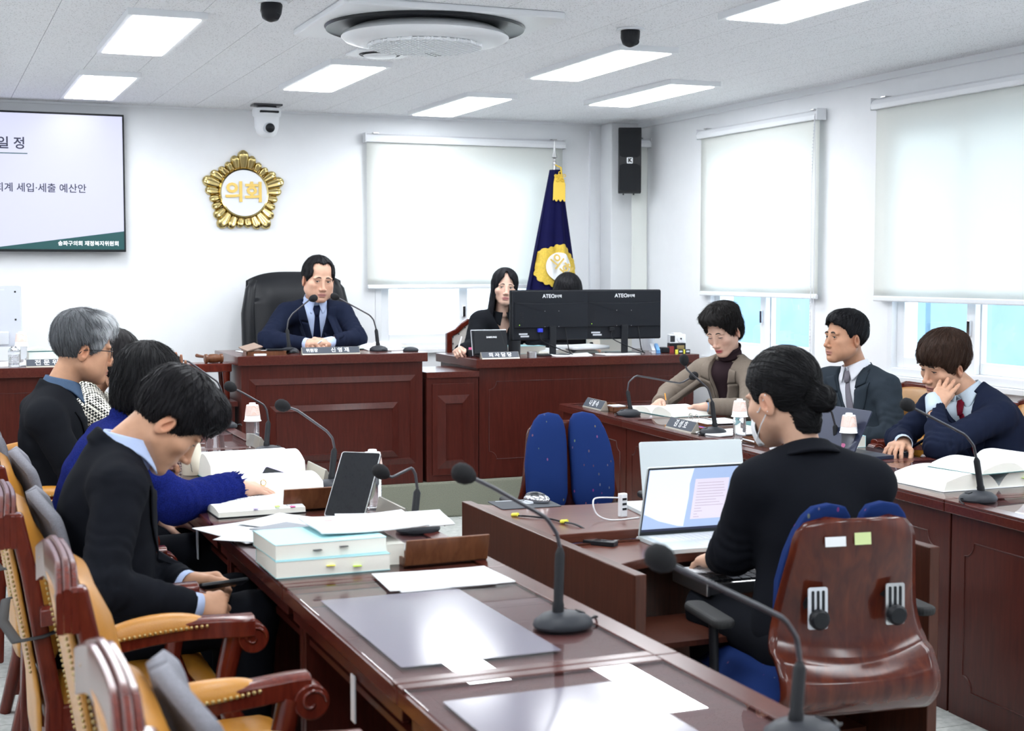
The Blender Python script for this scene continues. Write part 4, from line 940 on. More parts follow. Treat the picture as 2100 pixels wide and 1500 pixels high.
book('lower pale blue thick book under the stack, left row', .955, 3.66, Z, 0, .30, .235, .043, tabs=((-.02, .55, M_YEL), (.05, .4, M_GREENT)))
book('upper pale blue thick book on the stack, left row', .950, 3.672, Z+.0435, 2, .295, .23, .040, tabs=((-.05, .5, M_DARKG), (.02, .6, M_DARKG)))
book('thin pale book lying beside the blue stack', 1.135, 3.70, Z, 0, .055, .20, .055, M_PAPER2)
sheet('white document with red stamp lying across the blue books', 1.085, 3.72, Z+.092, 3, .30, .21, .004, .010, 4, 2)
sheet('white document sticking out under the stamped one', 1.19, 3.78, Z+.083, -8, .30, .21, .004, .006)
tag(MB().b(-.012, .012, -.004, .004, 0, .0006, T(1.00, 3.77, Z+.0985)).build('red_stamp', mat('stamp_red', (.75, .12, .10), .7)), 'small red stamp mark on the white document', 'stamp')
sheet('large loose sheet hanging over the desk edge by the young man', .875, 4.19, Z+.004, 20, .21, .30, .002, .004, 8, 4)
sheet('loose sheet with typed heading beside grey print', 1.03, 4.25, Z+.008, 38, .21, .30, .002, .006, 5, 5)
sheet('loose sheet fanned under the typed one', .93, 4.08, Z+.006, 55, .21, .30, .002, .003, 0)
sheet('grey printed booklet half covered by loose sheets', .99, 4.13, Z+.013, 30, .15, .21, .003, 0, 0, 1, m=mat('grey_print', (.22, .24, .27), .5))
sheet('stapled document on the bare near desk, lower sheet', 1.195, 3.375, Z, 2, .30, .20, .003, .001, 0)
sheet('stapled document on the bare near desk, upper sheet with heading', 1.165, 3.375, Z+.003, -4, .27, .20, .002, .002, 3, 8)
open_book('open document folder with coloured tabs in front of the young man', .975, 4.66, Z, 92, .17, .28, .022, .018, tabs=((-.165, -.05, .024, M_GREENT), (-.170, .02, .022, M_LILAC), (-.168, -.10, .020, M_PINK), (.14, .10, .02, M_GREENT)), seed=11, curl=.5, cover=M_DARKG)
open_book('thick open book under the hand of the woman in blue', 1.10, 5.07, Z, 94, .20, .34, .050, .030, tabs=((-.05, -.165, .05, M_YEL), (-.09, -.17, .04, M_PINK), (-.03, -.17, .03, M_LILAC)), seed=21)
open_book('thick open book behind, with pages arched high', 1.13, 5.48, Z, 94, .20, .36, .075, .060, tabs=((-.05, -.175, .07, M_YEL),), seed=31, curl=1.6)
sheet('white sheets between the open books and tablet', 1.22, 4.78, Z, 5, .24, .30, .004, .003, 6, 9)
t = thing('tumbler', 'cream tumbler with dark handwriting, beside the open books', 'tumbler', (.93, 5.50, Z)); MB().lathe([(.034, 0), (.036, .004), (.037, .10), (.034, .115), (.030, .118)], 32).build('cup_body', mat('cream_glaze', (.68, .62, .50), .3), t, smooth=40); MB().lathe([(.031, .118), (.031, .135), (.027, .137)], 28).build('lid', mat('cream_lid', (.60, .58, .40), .3), t, smooth=40)
hw = MB()
for k in range(7): hw.tube([(.0372*math.sin(R(-30+k*3+q*3)), -.0372*math.cos(R(-30+k*3+q*3)), .09-.011*k-.004*q+.003*(q % 2)) for q in range(4)], .0009, 5)
hw.build('handwriting', M_INK, t)['kind'] = 'stuff'
def phone(lab, M, m=M_BLACK2, back=M_BLACK2): t = thing('phone', lab, 'phone'); t.matrix_world = M; MB().prism(rrect(-.036, .036, -.074, .074, .008), 0, .008).build('case', back, t, bevel=.0015); MB().prism(rrect(-.034, .034, -.072, .072, .007), .008, .0085).build('display', m, t); return t
phone('lilac flip case phone standing open by the hand of woman in blue', T(1.15, 5.0, Z+.03, rx=20, ry=-52, rz=25), M_BLACK2, M_LILAC)
phone('black phone held by the young man', T(.715, 3.785, .676, rx=2, ry=-22, rz=-84) @ Matrix.Diagonal((.95, .90, 1, 1)), mat('dim_display', (.01, .01, .012), .08))
BL, BR_, TL = Vector((1.150, 4.385, Z+.004)), Vector((1.262, 4.300, Z+.004)), Vector((1.270, 4.505, .932)); ux = (BR_-BL).normalized(); wz = (TL-BL); wz = (wz-ux*wz.dot(ux)).normalized(); nz = ux.cross(wz)
Mtab = Matrix((ux, wz, nz)).transposed().to_4x4(); Mtab.translation = BL
t = thing('tablet', 'glossy black tablet propped upright and tilted on the left row', 'tablet'); t.matrix_world = Mtab
MB().prism(rrect(0, .135, 0, .245, .008), -.008, 0).build('body', M_STEEL, t, bevel=.001); MB().prism(rrect(.003, .132, .003, .242, .007), 0, .0006).build('display', mat('off_display', (.004, .005, .008), .03, spec=.9), t)
MB().add([(.03, .16, -.008), (.105, .16, -.008), (.105, .10, -.085), (.03, .10, -.085)], [(0, 1, 2, 3)]).build('stand_flap', M_DARKG, t, solid=.003)
for k, (y, lab) in enumerate(((2.96, 'pale translucent writing mat under the glass of the near left desk'), (2.10, 'pale writing mat on the nearest left desk at the bottom edge'))):
    tag(MB().prism(rrect(-.172, .172, -.31, .31, .006), 0, .0007, T(1.02, y, .7343)).build('writing_mat', mat('mat_vinyl', (.17, .155, .195), .13, spec=.5)), lab, 'desk mat', 'writing mats on the left desks')
# right row
open_book('open booklet with curled page before the woman in brown jacket', *RP(.72, .40), -90-AR+6, .22, .28, .018, .03, seed=41, curl=1.5)
sheet('white sheets under the open booklet, right row', *RP(.45, .38), -92-AR, .26, .30, .004, .002, 5, 12)
sheet('white document with red marks before woman in brown jacket', *RP(1.22, .37, .737), -88-AR, .24, .30, .003, .002, 4, 13)
book('thick book with teal cover beside the grey suited man', *RP(1.72, .43), -90-AR, .21, .27, .045, M_TEAL); sheet('blank sheets fanned beside the cupped bottle, right row', *RP(1.72, .22), -80-AR, .2, .26, .008, .004)
book('cream paged book lying behind the dark laptop', *RP(1.86, .47, .781), -85-AR, .20, .26, .010, M_PAPER)
book('pale blue book standing behind the stenographer head', *RP(2.28, .45), -90-AR, .19, .20, .05, M_LBLUE); book('white box file with yellow edge near the right row microphone', *RP(2.42, .33), -90-AR, .16, .20, .030, M_PAPER)
t = thing('eyeglasses', 'folded wire eyeglasses on the right row pen tray', 'glasses', RP(1.36, .21, .757), -90-AR)
for s_ in (-1, 1): MB().tube([(s_*.034+.024*math.cos(R(a)), 0, .020+.019*math.sin(R(a))) for a in range(0, 361, 20)], .0011, 6).build('rim', M_STEEL, t, smooth=60); MB().tube([(s_*.058, 0, .028), (s_*.058, .05, .016), (s_*.04, .11, .003)], .0014, 6).build('temple', M_DARKG, t, smooth=60); MB().lathe([(.0235, 0), (.0235, .0006)], 20, T(s_*.034, 0, .020, rx=90) @ Matrix.Diagonal((1, .8, 1, 1))).build('lens', M_LENS, t)
tag(MB().tube([(3.762, 6.985, .800), (3.735, 6.945, .838)], [.0036, .0036], 6).build('pencil', mat('pencil_yellow', (.85, .36, .02), .4)), 'yellow pencil in the hand of the woman in brown jacket', 'pencil')
t = thing('pencil_case_strip', 'pair of pink highlighter pens lying before the dark laptop', 'pen', RP(3.01, .19), 90-AR)
t['label'] = 'long pink plastic ruler sleeve lying before the dark laptop'; t['category'] = 'ruler'; t.name = 'plastic_ruler'
MB().b(-.012, .012, -.11, .11, 0, .004, T(rz=70)).build('sleeve', M_PINK, t, bevel=.001); MB().b(-.008, .008, -.10, .10, .004, .0048, T(rz=70)).build('clear_strip', M_PAPER, t)
open_book('very thick open book near the right picture edge, pages fanned', *RP(3.42, .33), 4-AR, .25, .29, .045, .050, tabs=((-.10, -.148, .02, M_YEL), (.10, -.148, .03, M_GREENT)), seed=51, curl=1.3, cover=M_PAPER)
open_book('upper open book resting on the very thick one at right edge', *RP(3.45, .42, .792), 10-AR, .22, .25, .02, .035, tabs=((.13, -.128, .02, M_YEL),), seed=52, curl=1.4, cover=M_TEAL)

def laptop(lab, M, w, d, ang, body, screen, keyc, sticker=False, lines=False):
    """local: screen hinge along x at y=0, base extends to -y, screen faces -y"""
    t = thing('laptop', lab, 'laptop'); t.matrix_world = M
    MB().prism(rrect(-w/2, w/2, -d, 0, .008), 0, .014).build('base', body, t, bevel=.002)
    MB().b(-w*.44, w*.44, -d*.52, -d*.10, .0140, .0146).build('keyboard_well', keyc, t)
    kb = MB()
    for r_ in range(6):
        for c in range(15): kb.b(-w*.43+c*w*.0577, -w*.43+c*w*.0577+w*.050, -d*.50+r_*d*.066, -d*.50+r_*d*.066+d*.056, .0146, .0158)
    kb.build('keys', keyc, t)['kind'] = 'stuff'
    MB().prism(rrect(-w*.16, w*.16, -d*.94, -d*.58, .004), .0140, .0144).build('touchpad', M_GREYW if body != M_DARKL else M_BLACK2, t)
    ML = T(0, 0, .012, rx=90-ang+0) if 0 else T(0, .002, .012) @ T(rx=ang)
    H_ = d*.98; lid = MB().prism(rrect(-w/2, w/2, 0, H_, .008), 0, .006, ML).build('lid', body, t, bevel=.0015)
    MB().b(-w/2+.003, w/2-.003, .003, H_-.003, .0060, .0064, ML).build('bezel', M_BLACK2, lid); MB().b(-w/2+.007, w/2-.007, .016, H_-.008, .0065, .0067, ML).build('screen', screen, lid)
    if lines:
        MB().b(-.01, w*.30, .05, H_-.045, .0068, .0069, ML).build('document', mat('screen_page', (.2, .2, .2), .4, emit=(.70, .64, .80), estr=.75), lid)
        MB().b(-w/2+.007, w/2-.007, .016, .024, .0068, .0069, ML).build('taskbar', M_SCRINK, lid); rs = random.Random(5); mb = MB()
        for i in range(13): y_ = H_-.06-.0095*i; mb.b(.0, rs.uniform(.07, .10) if i < 9 else rs.uniform(.01, .03), y_, y_+.002, .00695, .0070, ML)
        o = mb.build('text_lines', mat('screen_text', (.1, .1, .1), .5, emit=(.42, .34, .46), estr=.9), lid); o['kind'] = 'stuff'
        MB().prism([(-w/2+.009, H_-.009), (-.02, H_-.009), (-.028, H_-.06), (-.025, H_-.10), (-.03, .028), (-.05, .030), (-w*.33, .05), (-w/2+.009, .075)], .0071, .0073, ML).build('window_glow', mat('screen_window', (.2, .2, .2), .4, emit=(.74, .84, .93), estr=.8), lid)
    if sticker: MB().b(-w*.10, w*.24, .02, .045, -.0006, 0, ML).build('asset_sticker', M_GREYW, lid); MB().lathe([(.011, -.0006), (.011, 0)], 20, ML @ T(-w*.26, .05, 0)).build('round_sticker', M_PINK, lid)
    return t
M_DARKL = mat('laptop_dark_navy', (.012, .018, .045), .35, metal=.3); M_SILV = mat('laptop_silver', (.60, .66, .68), .35, metal=.2); M_SCRB = mat('laptop_screen_blue', (.1, .1, .1), .2, emit=(.40, .55, .88), estr=.72)
laptop('dark navy laptop with stickers in front of man resting his cheek', Matrix.Translation(RP(2.62, .21)) @ T(rz=90-AR+6), .32, .22, 118, M_DARKL, mat('dim_screen', (.02, .02, .03), .1), M_BLACK2, True)
laptop('silver laptop showing a document in front of the stenographer', T(2.185, 3.895, .685, rz=-2), .355, .235, 106, M_SILV, M_SCRB, M_WHITE, lines=True)
laptop('second silver laptop facing away, back of its lid visible', T(2.30, 4.06, .72, rz=172), .355, .235, 104, M_SILV, mat('dim_screen', (.02, .02, .03), .1), M_WHITE)

# stenographer's desk things
t = thing('stenotype_machine', 'silver stenotype keyboard under the stenographer hands', 'keyboard', (2.17, 3.56, .603), -3)
MB().b(-.16, .16, -.10, .10, 0, .035).b(-.17, -.155, -.11, .11, 0, .05).b(.155, .17, -.11, .11, 0, .05).build('chassis', M_STEEL, t, bevel=.004)
kb = MB()
for r_ in range(3):
    for c in range(9): kb.b(-.14+c*.031, -.115+c*.031, .02+r_*.026, .042+r_*.026, .035, .043)
kb.build('white_keys', M_WHITE, t, bevel=.001)['kind'] = 'stuff'; kb = MB()
for r_ in range(4):
    for c in range(9): kb.b(-.14+c*.031, -.113+c*.031, -.09+r_*.026, -.068+r_*.026, .035, .042)
kb.build('black_keys', M_BLACK, t, bevel=.001)['kind'] = 'stuff'
for sx in (-.10, .10): MB().b(sx-.02, sx+.02, -.06, .06, -.088, 0).build('support', M_BLACK, t)
t = thing('mouse_pad', 'dark mouse pad with pale print on the stenographer desk', 'mouse pad', (1.865, 4.46, .72), -4); MB().prism(rrect(-.105, .105, -.085, .085, .01), 0, .003).build('pad', mat('pad_cloth', (.05, .055, .065), .8), t); MB().lathe([(.03, .003), (.03, .0033)], 24, T(.02, .02, 0)).b(-.08, .02, .068, .074, .003, .0033).build('printed_mark', M_GREYW, t)
t = thing('computer_mouse', 'black and silver computer mouse on the pad', 'mouse', (1.915, 4.47, .723), 30); MB().sphere((0, 0, .010), (.032, .052, .022), 20, 12).build('shell', M_CHROME, t, smooth=80); MB().sphere((0, .004, .017), (.026, .044, .019), 20, 12).build('buttons', M_BLACK2, t, smooth=80)
t = thing('usb_hub', 'small white upright usb hub beside the rear laptop', 'hub', (2.065, 4.12, .72), 10); MB().prism(rrect(-.014, .014, -.010, .010, .006), 0, .075).build('body', M_WHITE, t, bevel=.002)
for k in range(3): MB().b(-.008, .008, -.0112, -.009, .022+k*.016, .029+k*.016).build('port', M_BLACK, t)
MB().tube(crp([(0, 0, .06), (-.08, .02, .065), (-.12, -.005, .058), (-.115, -.02, .02), (-.08, -.05, .003), (.02, -.06, .003)]), .0024, 6).build('cable', M_WHITE, t, smooth=60)
t = thing('voice_recorder', 'black voice recorder with silver top on stenographer desk', 'recorder', (1.87, 3.88, .685), 40); MB().prism(rrect(-.019, .019, -.052, .052, .005), 0, .014).build('body', M_BLACK2, t, bevel=.002); MB().b(-.016, .016, .016, .048, .014, .0146).build('display', M_STEEL, t); MB().lathe([(.009, .014), (.009, .0155)], 16, T(0, -.012, 0)).build('dial', M_DARKG, t)
t = thing('audio_cable', 'black cable with yellow plugs curling on the stenographer desk', 'cable', (1.80, 3.98, .72)); MB().tube(crp([(-.05, .26, .004), (-.02, .22, .006), (.02, .16, .005), (.03, .10, .006), (.05, .02, .006), (.08, -.05, -.02)]), .0030, 6).build('cord', M_BLACK, t, smooth=60)
for p in ((-.055, .268, .006), (.035, .085, .008)): MB().lathe([(.005, -.014), (.007, -.010), (.006, .012)], 10, T(*p, rx=80, rz=30)).build('plug', M_YEL, t, smooth=40)
t = thing('charger_cable', 'white charging cable running to the silver laptop', 'cable', (1.95, 3.90, .685)); MB().tube([(-.06, -.01, .004), (.0, .01, .004), (.04, .012, .006), (.06, .005, .008)], .0022, 6).build('cord', M_WHITE, t, smooth=60); MB().tube([(-.075, .03, .006), (-.10, .05, .004), (-.09, .02, .004), (-.06, -.01, .004)], .002, 6).build('coil', M_WHITE, t, smooth=60); MB().b(.055, .075, 0, .012, .003, .012).build('plug', M_WHITE, t, bevel=.002)
t = thing('foot_case', 'black case lying on the shelf under stenographer desk', 'case', (1.86, 3.60, .38), 12)
t.location = (1.88, 3.62, .14); MB().prism(rrect(-.09, .09, -.06, .06, .02), 0, .05).build('shell', M_BLACK, t, bevel=.01)

# clerks' desk
def monitor(lab, x, y, rz, w, port):
    t = thing('monitor', lab, 'monitor', (x, y, .963), rz, 'black monitors seen from behind'); zb, zt = .095, .420
    MB().prism(rrect(-w/2, w/2, zb, zt, .006), -.018, .0, T(0, 0, 0, rx=90)).build('front_frame', M_BLACK, t)
    MB().b(-w/2+.003, w/2-.003, -.026, -.0, zb+.004, zt-.004).build('rear_shell', M_MONI, t, bevel=.006)
    MB().prism([(-w/2+.012, zt-.075)]+[(-w/2+.012+(w-.024)*i/16, zt-.080-.008*math.sin(math.pi*i/16)) for i in range(17)]+[(w/2-.012, zb+.085), (-w/2+.012, zb+.085)], .026, .040, T(rx=90)).build('rear_panel', M_MONI, t, bevel=.004)
    text('ATEC', .034, M_WHITE2, t, T(-.018, -.0268, zt-.040, rx=90), bold=.0006); text('에이텍', .022, M_WHITE2, t, T(.048, -.0268, zt-.042, rx=90), bold=.0003); st = MB().b(-.022, .022, -.060, -.044, .004, .19).build('stand_neck', M_BLACK2, t, bevel=.003); MB().prism(rrect(-.11, .11, -.09, .075, .03), 0, .009, T(0, -.02, 0)).build('stand_foot', M_BLACK2, t, bevel=.003)
    for a, b_ in ((-w*.36, zb+.045), (-w*.34, zb+.030)): MB().b(a-.03, a+.03, -.0268, -.026, b_-.005, b_+.005).build('spec_label', M_GREYW, t)
    vs = MB()
    for k in range(5):
        for q in range(2): vs.tube([(-w*.41+q*.014, -.0405, zb+.12+k*.014), (-w*.41+q*.014+.008, -.0405, zb+.128+k*.014)], .0012, 5)
    vs.build('vents', M_BLACK, t)['kind'] = 'stuff'; MB().sphere((-w*.42, -.041, zb+.103), .003, 8, 6).build('power_lamp', mat('led_green', (.3, .6, .05), .4, emit=(.5, .9, .1), estr=.5), t)
    for sx in (-.05, .05):
        for sz in (.10, .20): MB().lathe([(.002, 0), (.002, .001)], 8, T(sx, -.0402, zb+sz-.01, rx=90)).build('mount_screw', M_STEEL, t)
    MB().b(-.10, -.065, -.045, -.026, zb+.055, zb+.080).build('video_plug', port, t, bevel=.003); MB().tube(crp([(-.083, -.040, zb+.055), (-.08, -.05, .10), (.02, -.07, .05), (.13, -.09, .004)]), .0032, 6).build('video_cable', M_BLACK, t, smooth=60); MB().tube(crp([(.10, -.030, zb+.085), (.105, -.045, zb+.02), (.115, -.06, .03), (.13, -.08, .004)]), .0034, 6).build('power_cable', M_BLACK, t, smooth=60)
    return t
monitor('black monitor on clerks desk, the left of the two, with blue plug', 3.735, 8.52, 3, .548, mat('vga_blue', (.03, .05, .6), .4)); monitor('black monitor on clerks desk, the right of the two', 4.265, 8.53, -9, .525, M_BLACK)
t = thing('desk_display', 'small dark display with silver top edge beside the clerk nameplate', 'display', (3.295, 8.43, .963), -2); MB().b(-.118, .118, -.004, .006, .012, .178, T(rx=-14)).build('silver_bezel', M_GREYW, t, bevel=.002); MB().b(-.117, .117, -.012, -.004, .012, .172, T(rx=-14)).build('rear_shell', M_BLACK2, t, bevel=.003)
MB().prism([(-.11, .02), (.11, .02), (.075, .165), (-.105, .165)], .012, .020, T(rx=-14) @ T(rx=90)).build('rear_panel', M_BLACK2, t, bevel=.003); MB().b(-.08, .08, -.05, .05, 0, .012).build('foot', M_BLACK2, t, bevel=.003); text('SAMSUNG', .015, M_WHITE2, t, T(rx=-14) @ T(.01, -.0215, .125, rx=90), bold=.0005)
t = thing('tin', 'small round metal tin on the front of the clerks desk', 'tin', (3.535, 8.33, .963)); MB().lathe([(.030, 0), (.030, .026)], 32).build('can', M_STEEL, t, smooth=40); MB().lathe([(.0315, .024), (.0315, .036), (.029, .038)], 32).build('lid', M_STEEL, t, smooth=40)
t = thing('pen_cup', 'black cylindrical pen cup under the left monitor', 'cup', (3.485, 8.50, .963)); MB().lathe([(.038, 0), (.040, .10), (.037, .10), (.035, .004)], 28, cap=False).build('cup_wall', M_BLACK2, t, smooth=40); MB().lathe([(.035, 0), (.035, .004)], 28).build('cup_floor', M_BLACK2, t)
t = thing('memo_box', 'grey memo box with coloured slips beside the writing clerk', 'box', (3.225, 8.55, .963)); MB().b(-.03, .03, -.03, .03, 0, .045).build('box', M_DARKG, t, bevel=.002)
for k, m in enumerate((M_PINK, M_YEL, M_WHITE)): MB().b(-.025+.016*k, -.012+.016*k, -.02, .02, .045, .058).build('slip', m, t)
open_book('open book lying behind the left monitor on clerks desk', 3.93, 8.74, .963, 8, .20, .27, .02, .02, seed=61); sheet('papers with yellow edge stacked between the monitors', 4.03, 8.66, .99, 12, .30, .22, .02, .006, 0, 1); sheet('curled white sheets under the left monitor', 3.84, 8.42, .963, -14, .26, .16, .004, .012)
book('box of pale blue paper behind the monitors', 4.33, 8.86, .963, 0, .24, .22, .085, M_LBLUE); book('pale grey binder behind the left monitor', 3.66, 8.80, .963, 0, .26, .20, .05, M_LBLUE)
sheet('white document under the right monitor foot', 4.17, 8.40, .963, 4, .26, .14, .006, .002)
for lab, x, m in (('pale grey stapler beside the right monitor', 4.475, M_GREYW), ('light blue stapler beside the pale grey one', 4.510, mat('stapler_blue', (.14, .38, .75), .35))):
    t = thing('stapler', lab, 'stapler', (x, 8.50, .963), -20, 'staplers on the clerks desk'); MB().b(-.014, .014, -.065, .065, 0, .010).build('base', m, t, bevel=.002); MB().prism(rrect(-.012, .012, -.065, .07, .008), .0, .024, T(0, 0, .018, rx=16)).build('arm', m, t, bevel=.004); MB().b(-.009, .009, -.06, .02, .014, .022, T(rx=14)).build('magazine', M_STEEL, t)
t = thing('punch', 'black hole punch with red label beside the staplers', 'punch', (4.565, 8.50, .963), -15); MB().b(-.025, .025, -.04, .05, 0, .035).build('body', M_BLACK, t, bevel=.006); MB().b(.028, .058, -.03, .03, 0, .042).build('red_box', mat('dark_red_card', (.25, .03, .03), .5), t)
for k, x in enumerate((4.600, 4.652)):
    t = thing('battery_box', 'small yellow and black battery box, the %s of two on the desk edge' % ('left', 'right')[k], 'box', (x, 8.36, .963), 0, 'small battery boxes'); MB().b(-.024, .024, -.010, .010, 0, .026).build('carton', M_BLACK, t); MB().b(-.0245, -.014, -.0105, .0105, 0, .0262).build('yellow_stripe', M_YEL, t); MB().b(-.006, .018, -.0106, -.0100, .008, .019).build('printed_patch', M_GREYW, t)
t = thing('paper_model', 'black and white paper box model with round dial on desk end', 'ornament', (4.655, 8.50, .963), -12)
MB().b(-.055, .055, -.03, .03, 0, .062).build('black_lower', M_BLACK, t, bevel=.001); MB().b(-.055, .055, -.03, .03, .062, .120).b(-.03, .03, -.028, .028, .120, .130).build('white_upper', M_WHITE2, t, bevel=.003); MB().lathe([(.024, 0), (.024, .006), (.010, .007)], 24, T(.02, -.03, .092, rx=90)).build('dial', M_WHITE, t); MB().lathe([(.006, 0), (.006, .004)], 16, T(.02, -.036, .092, rx=90)).build('hub', M_BLACK, t)
MB().b(-.005, .045, -.0312, -.030, .018, .048).build('label_plate', M_BRASS, t); MB().b(-.052, -.02, -.0312, -.030, .07, .112).build('side_print', M_DARKG, t)
t = thing('cup_dispenser', 'grey cup with white tissue behind the right monitor', 'cup', (4.60, 8.80, .963)); MB().lathe([(.040, 0), (.045, .13)], 24).build('cup_wall', M_GREYW, t, smooth=40); MB().sphere((0, 0, .135), (.038, .038, .03), 12, 8).build('tissue', M_PAPER, t, smooth=80)
tag(MB().tube([(3.150, 8.625, 1.012), (3.185, 8.655, 1.085)], [.0045, .0045], 8).build('marker_pen', M_WHITE), 'white marker pen held upright by the woman clerk', 'pen')
tag(MB().tube([(2.205, 8.53, 1.062), (2.228, 8.50, 1.085)], [.0042, .0042], 8).build('ball_pen', M_WHITE), 'white pen between the chairman clasped hands', 'pen')

# chairman's desk papers, gavel
sheet('papers lying behind the chairman nameplate on the left', 1.87, 8.62, 1.015, 4, .21, .29, .004, .002); sheet('papers behind the right chairman microphone', 2.66, 8.66, 1.015, -6, .24, .30, .006, .004, 5, 15)
open_book('open book at the right end of the chairman desk', 2.66, 8.80, 1.021, 6, .17, .24, .02, .02, seed=71); phone('black phone lying flat on the chairman desk', T(1.945, 8.42, 1.037, rz=85))
t = thing('computer_mouse', 'dark computer mouse at the right end of the chairman desk', 'mouse', (2.745, 8.36, 1.015), 70); MB().sphere((0, 0, .008), (.028, .048, .022), 16, 10).build('shell', M_DARKG, t, smooth=80)
t = thing('gavel_stand', 'small red wooden stool holding the gavel beside chairman desk', 'stool', (1.545, 8.52, .75), 0)
MB().b(-.125, .125, -.085, .10, .165, .215).build('seat', W_CHAIR, t, bevel=.006)
for sx in (-.095, .095):
    for sy in (-.06, .075): MB().tube([(sx, sy, .168), (sx*1.05, sy*1.05, 0)], [.024, .015], 8).build('leg', W_CHAIR, t, smooth=50)
t = thing('gavel', 'turned brown wooden gavel lying on its small stool', 'gavel', (1.575, 8.50, .965), 8)
MB().lathe([(.020, -.055), (.027, -.052), (.027, -.040), (.021, -.036), (.026, -.022), (.027, 0), (.026, .022), (.021, .036), (.027, .040), (.027, .052), (.020, .055)], 20, T(0, 0, .027, ry=90)).build('head', W_TRAY, t, smooth=40); MB().tube([(0, 0, .03), (-.02, .06, .032), (-.045, .14, .036), (-.05, .16, .038)], [.008, .007, .010, .011], 10).build('handle', W_TRAY, t, smooth=60)

# adviser's desk
t = thing('white_monitor', 'glossy white monitor seen from behind at far left', 'monitor', (.22, 8.50, .98), 2)
MB().prism(rrect(-.29, .29, .105, .45, .014), -.02, .02, T(rx=90)).build('rear_shell', mat('gloss_white', (.60, .63, .71), .15, coat=.3), t, bevel=.006); MB().b(-.29, .22, -.030, -.018, .115, .190).build('rear_recess', M_GREYW, t, bevel=.006)
vh = MB()
for r_ in range(9):
    for c in range(16): vh.lathe([(.0055, 0), (.0055, .001)], 6, T(.165-c*.016-(.008 if r_ % 2 else 0), -.0201, .27+r_*.0125, rx=90))
vh.build('vent_holes', M_DARKG, t)['kind'] = 'stuff'; MB().b(.03, .20, -.0210, -.019, .418, .426).build('slot', M_GREYW, t)
for zz in (.13, .255, .41): MB().b(.252, .262, -.0212, -.0195, zz-.005, zz+.005).build('screw_cover', M_BLACK, t)
MB().b(.02, .12, -.02, .02, 0, .11).b(-.10, .16, -.10, .10, 0, .012).build('stand', M_BLACK2, t, bevel=.004)
book('thick teal covered book stack behind the adviser nameplate', .665, 8.56, .98, 3, .26, .20, .075, M_TEAL); open_book('teal book lying half open on the adviser stack', .66, 8.57, 1.056, 0, .13, .19, .006, .02, lines=False)
book('thin pale green book under the adviser stack front', .665, 8.42, .98, 0, .25, .06, .030, M_LBLUE); sheet('papers leaning beside the white monitor stand', .42, 8.52, .981, 10, .16, .22, .004, .02)
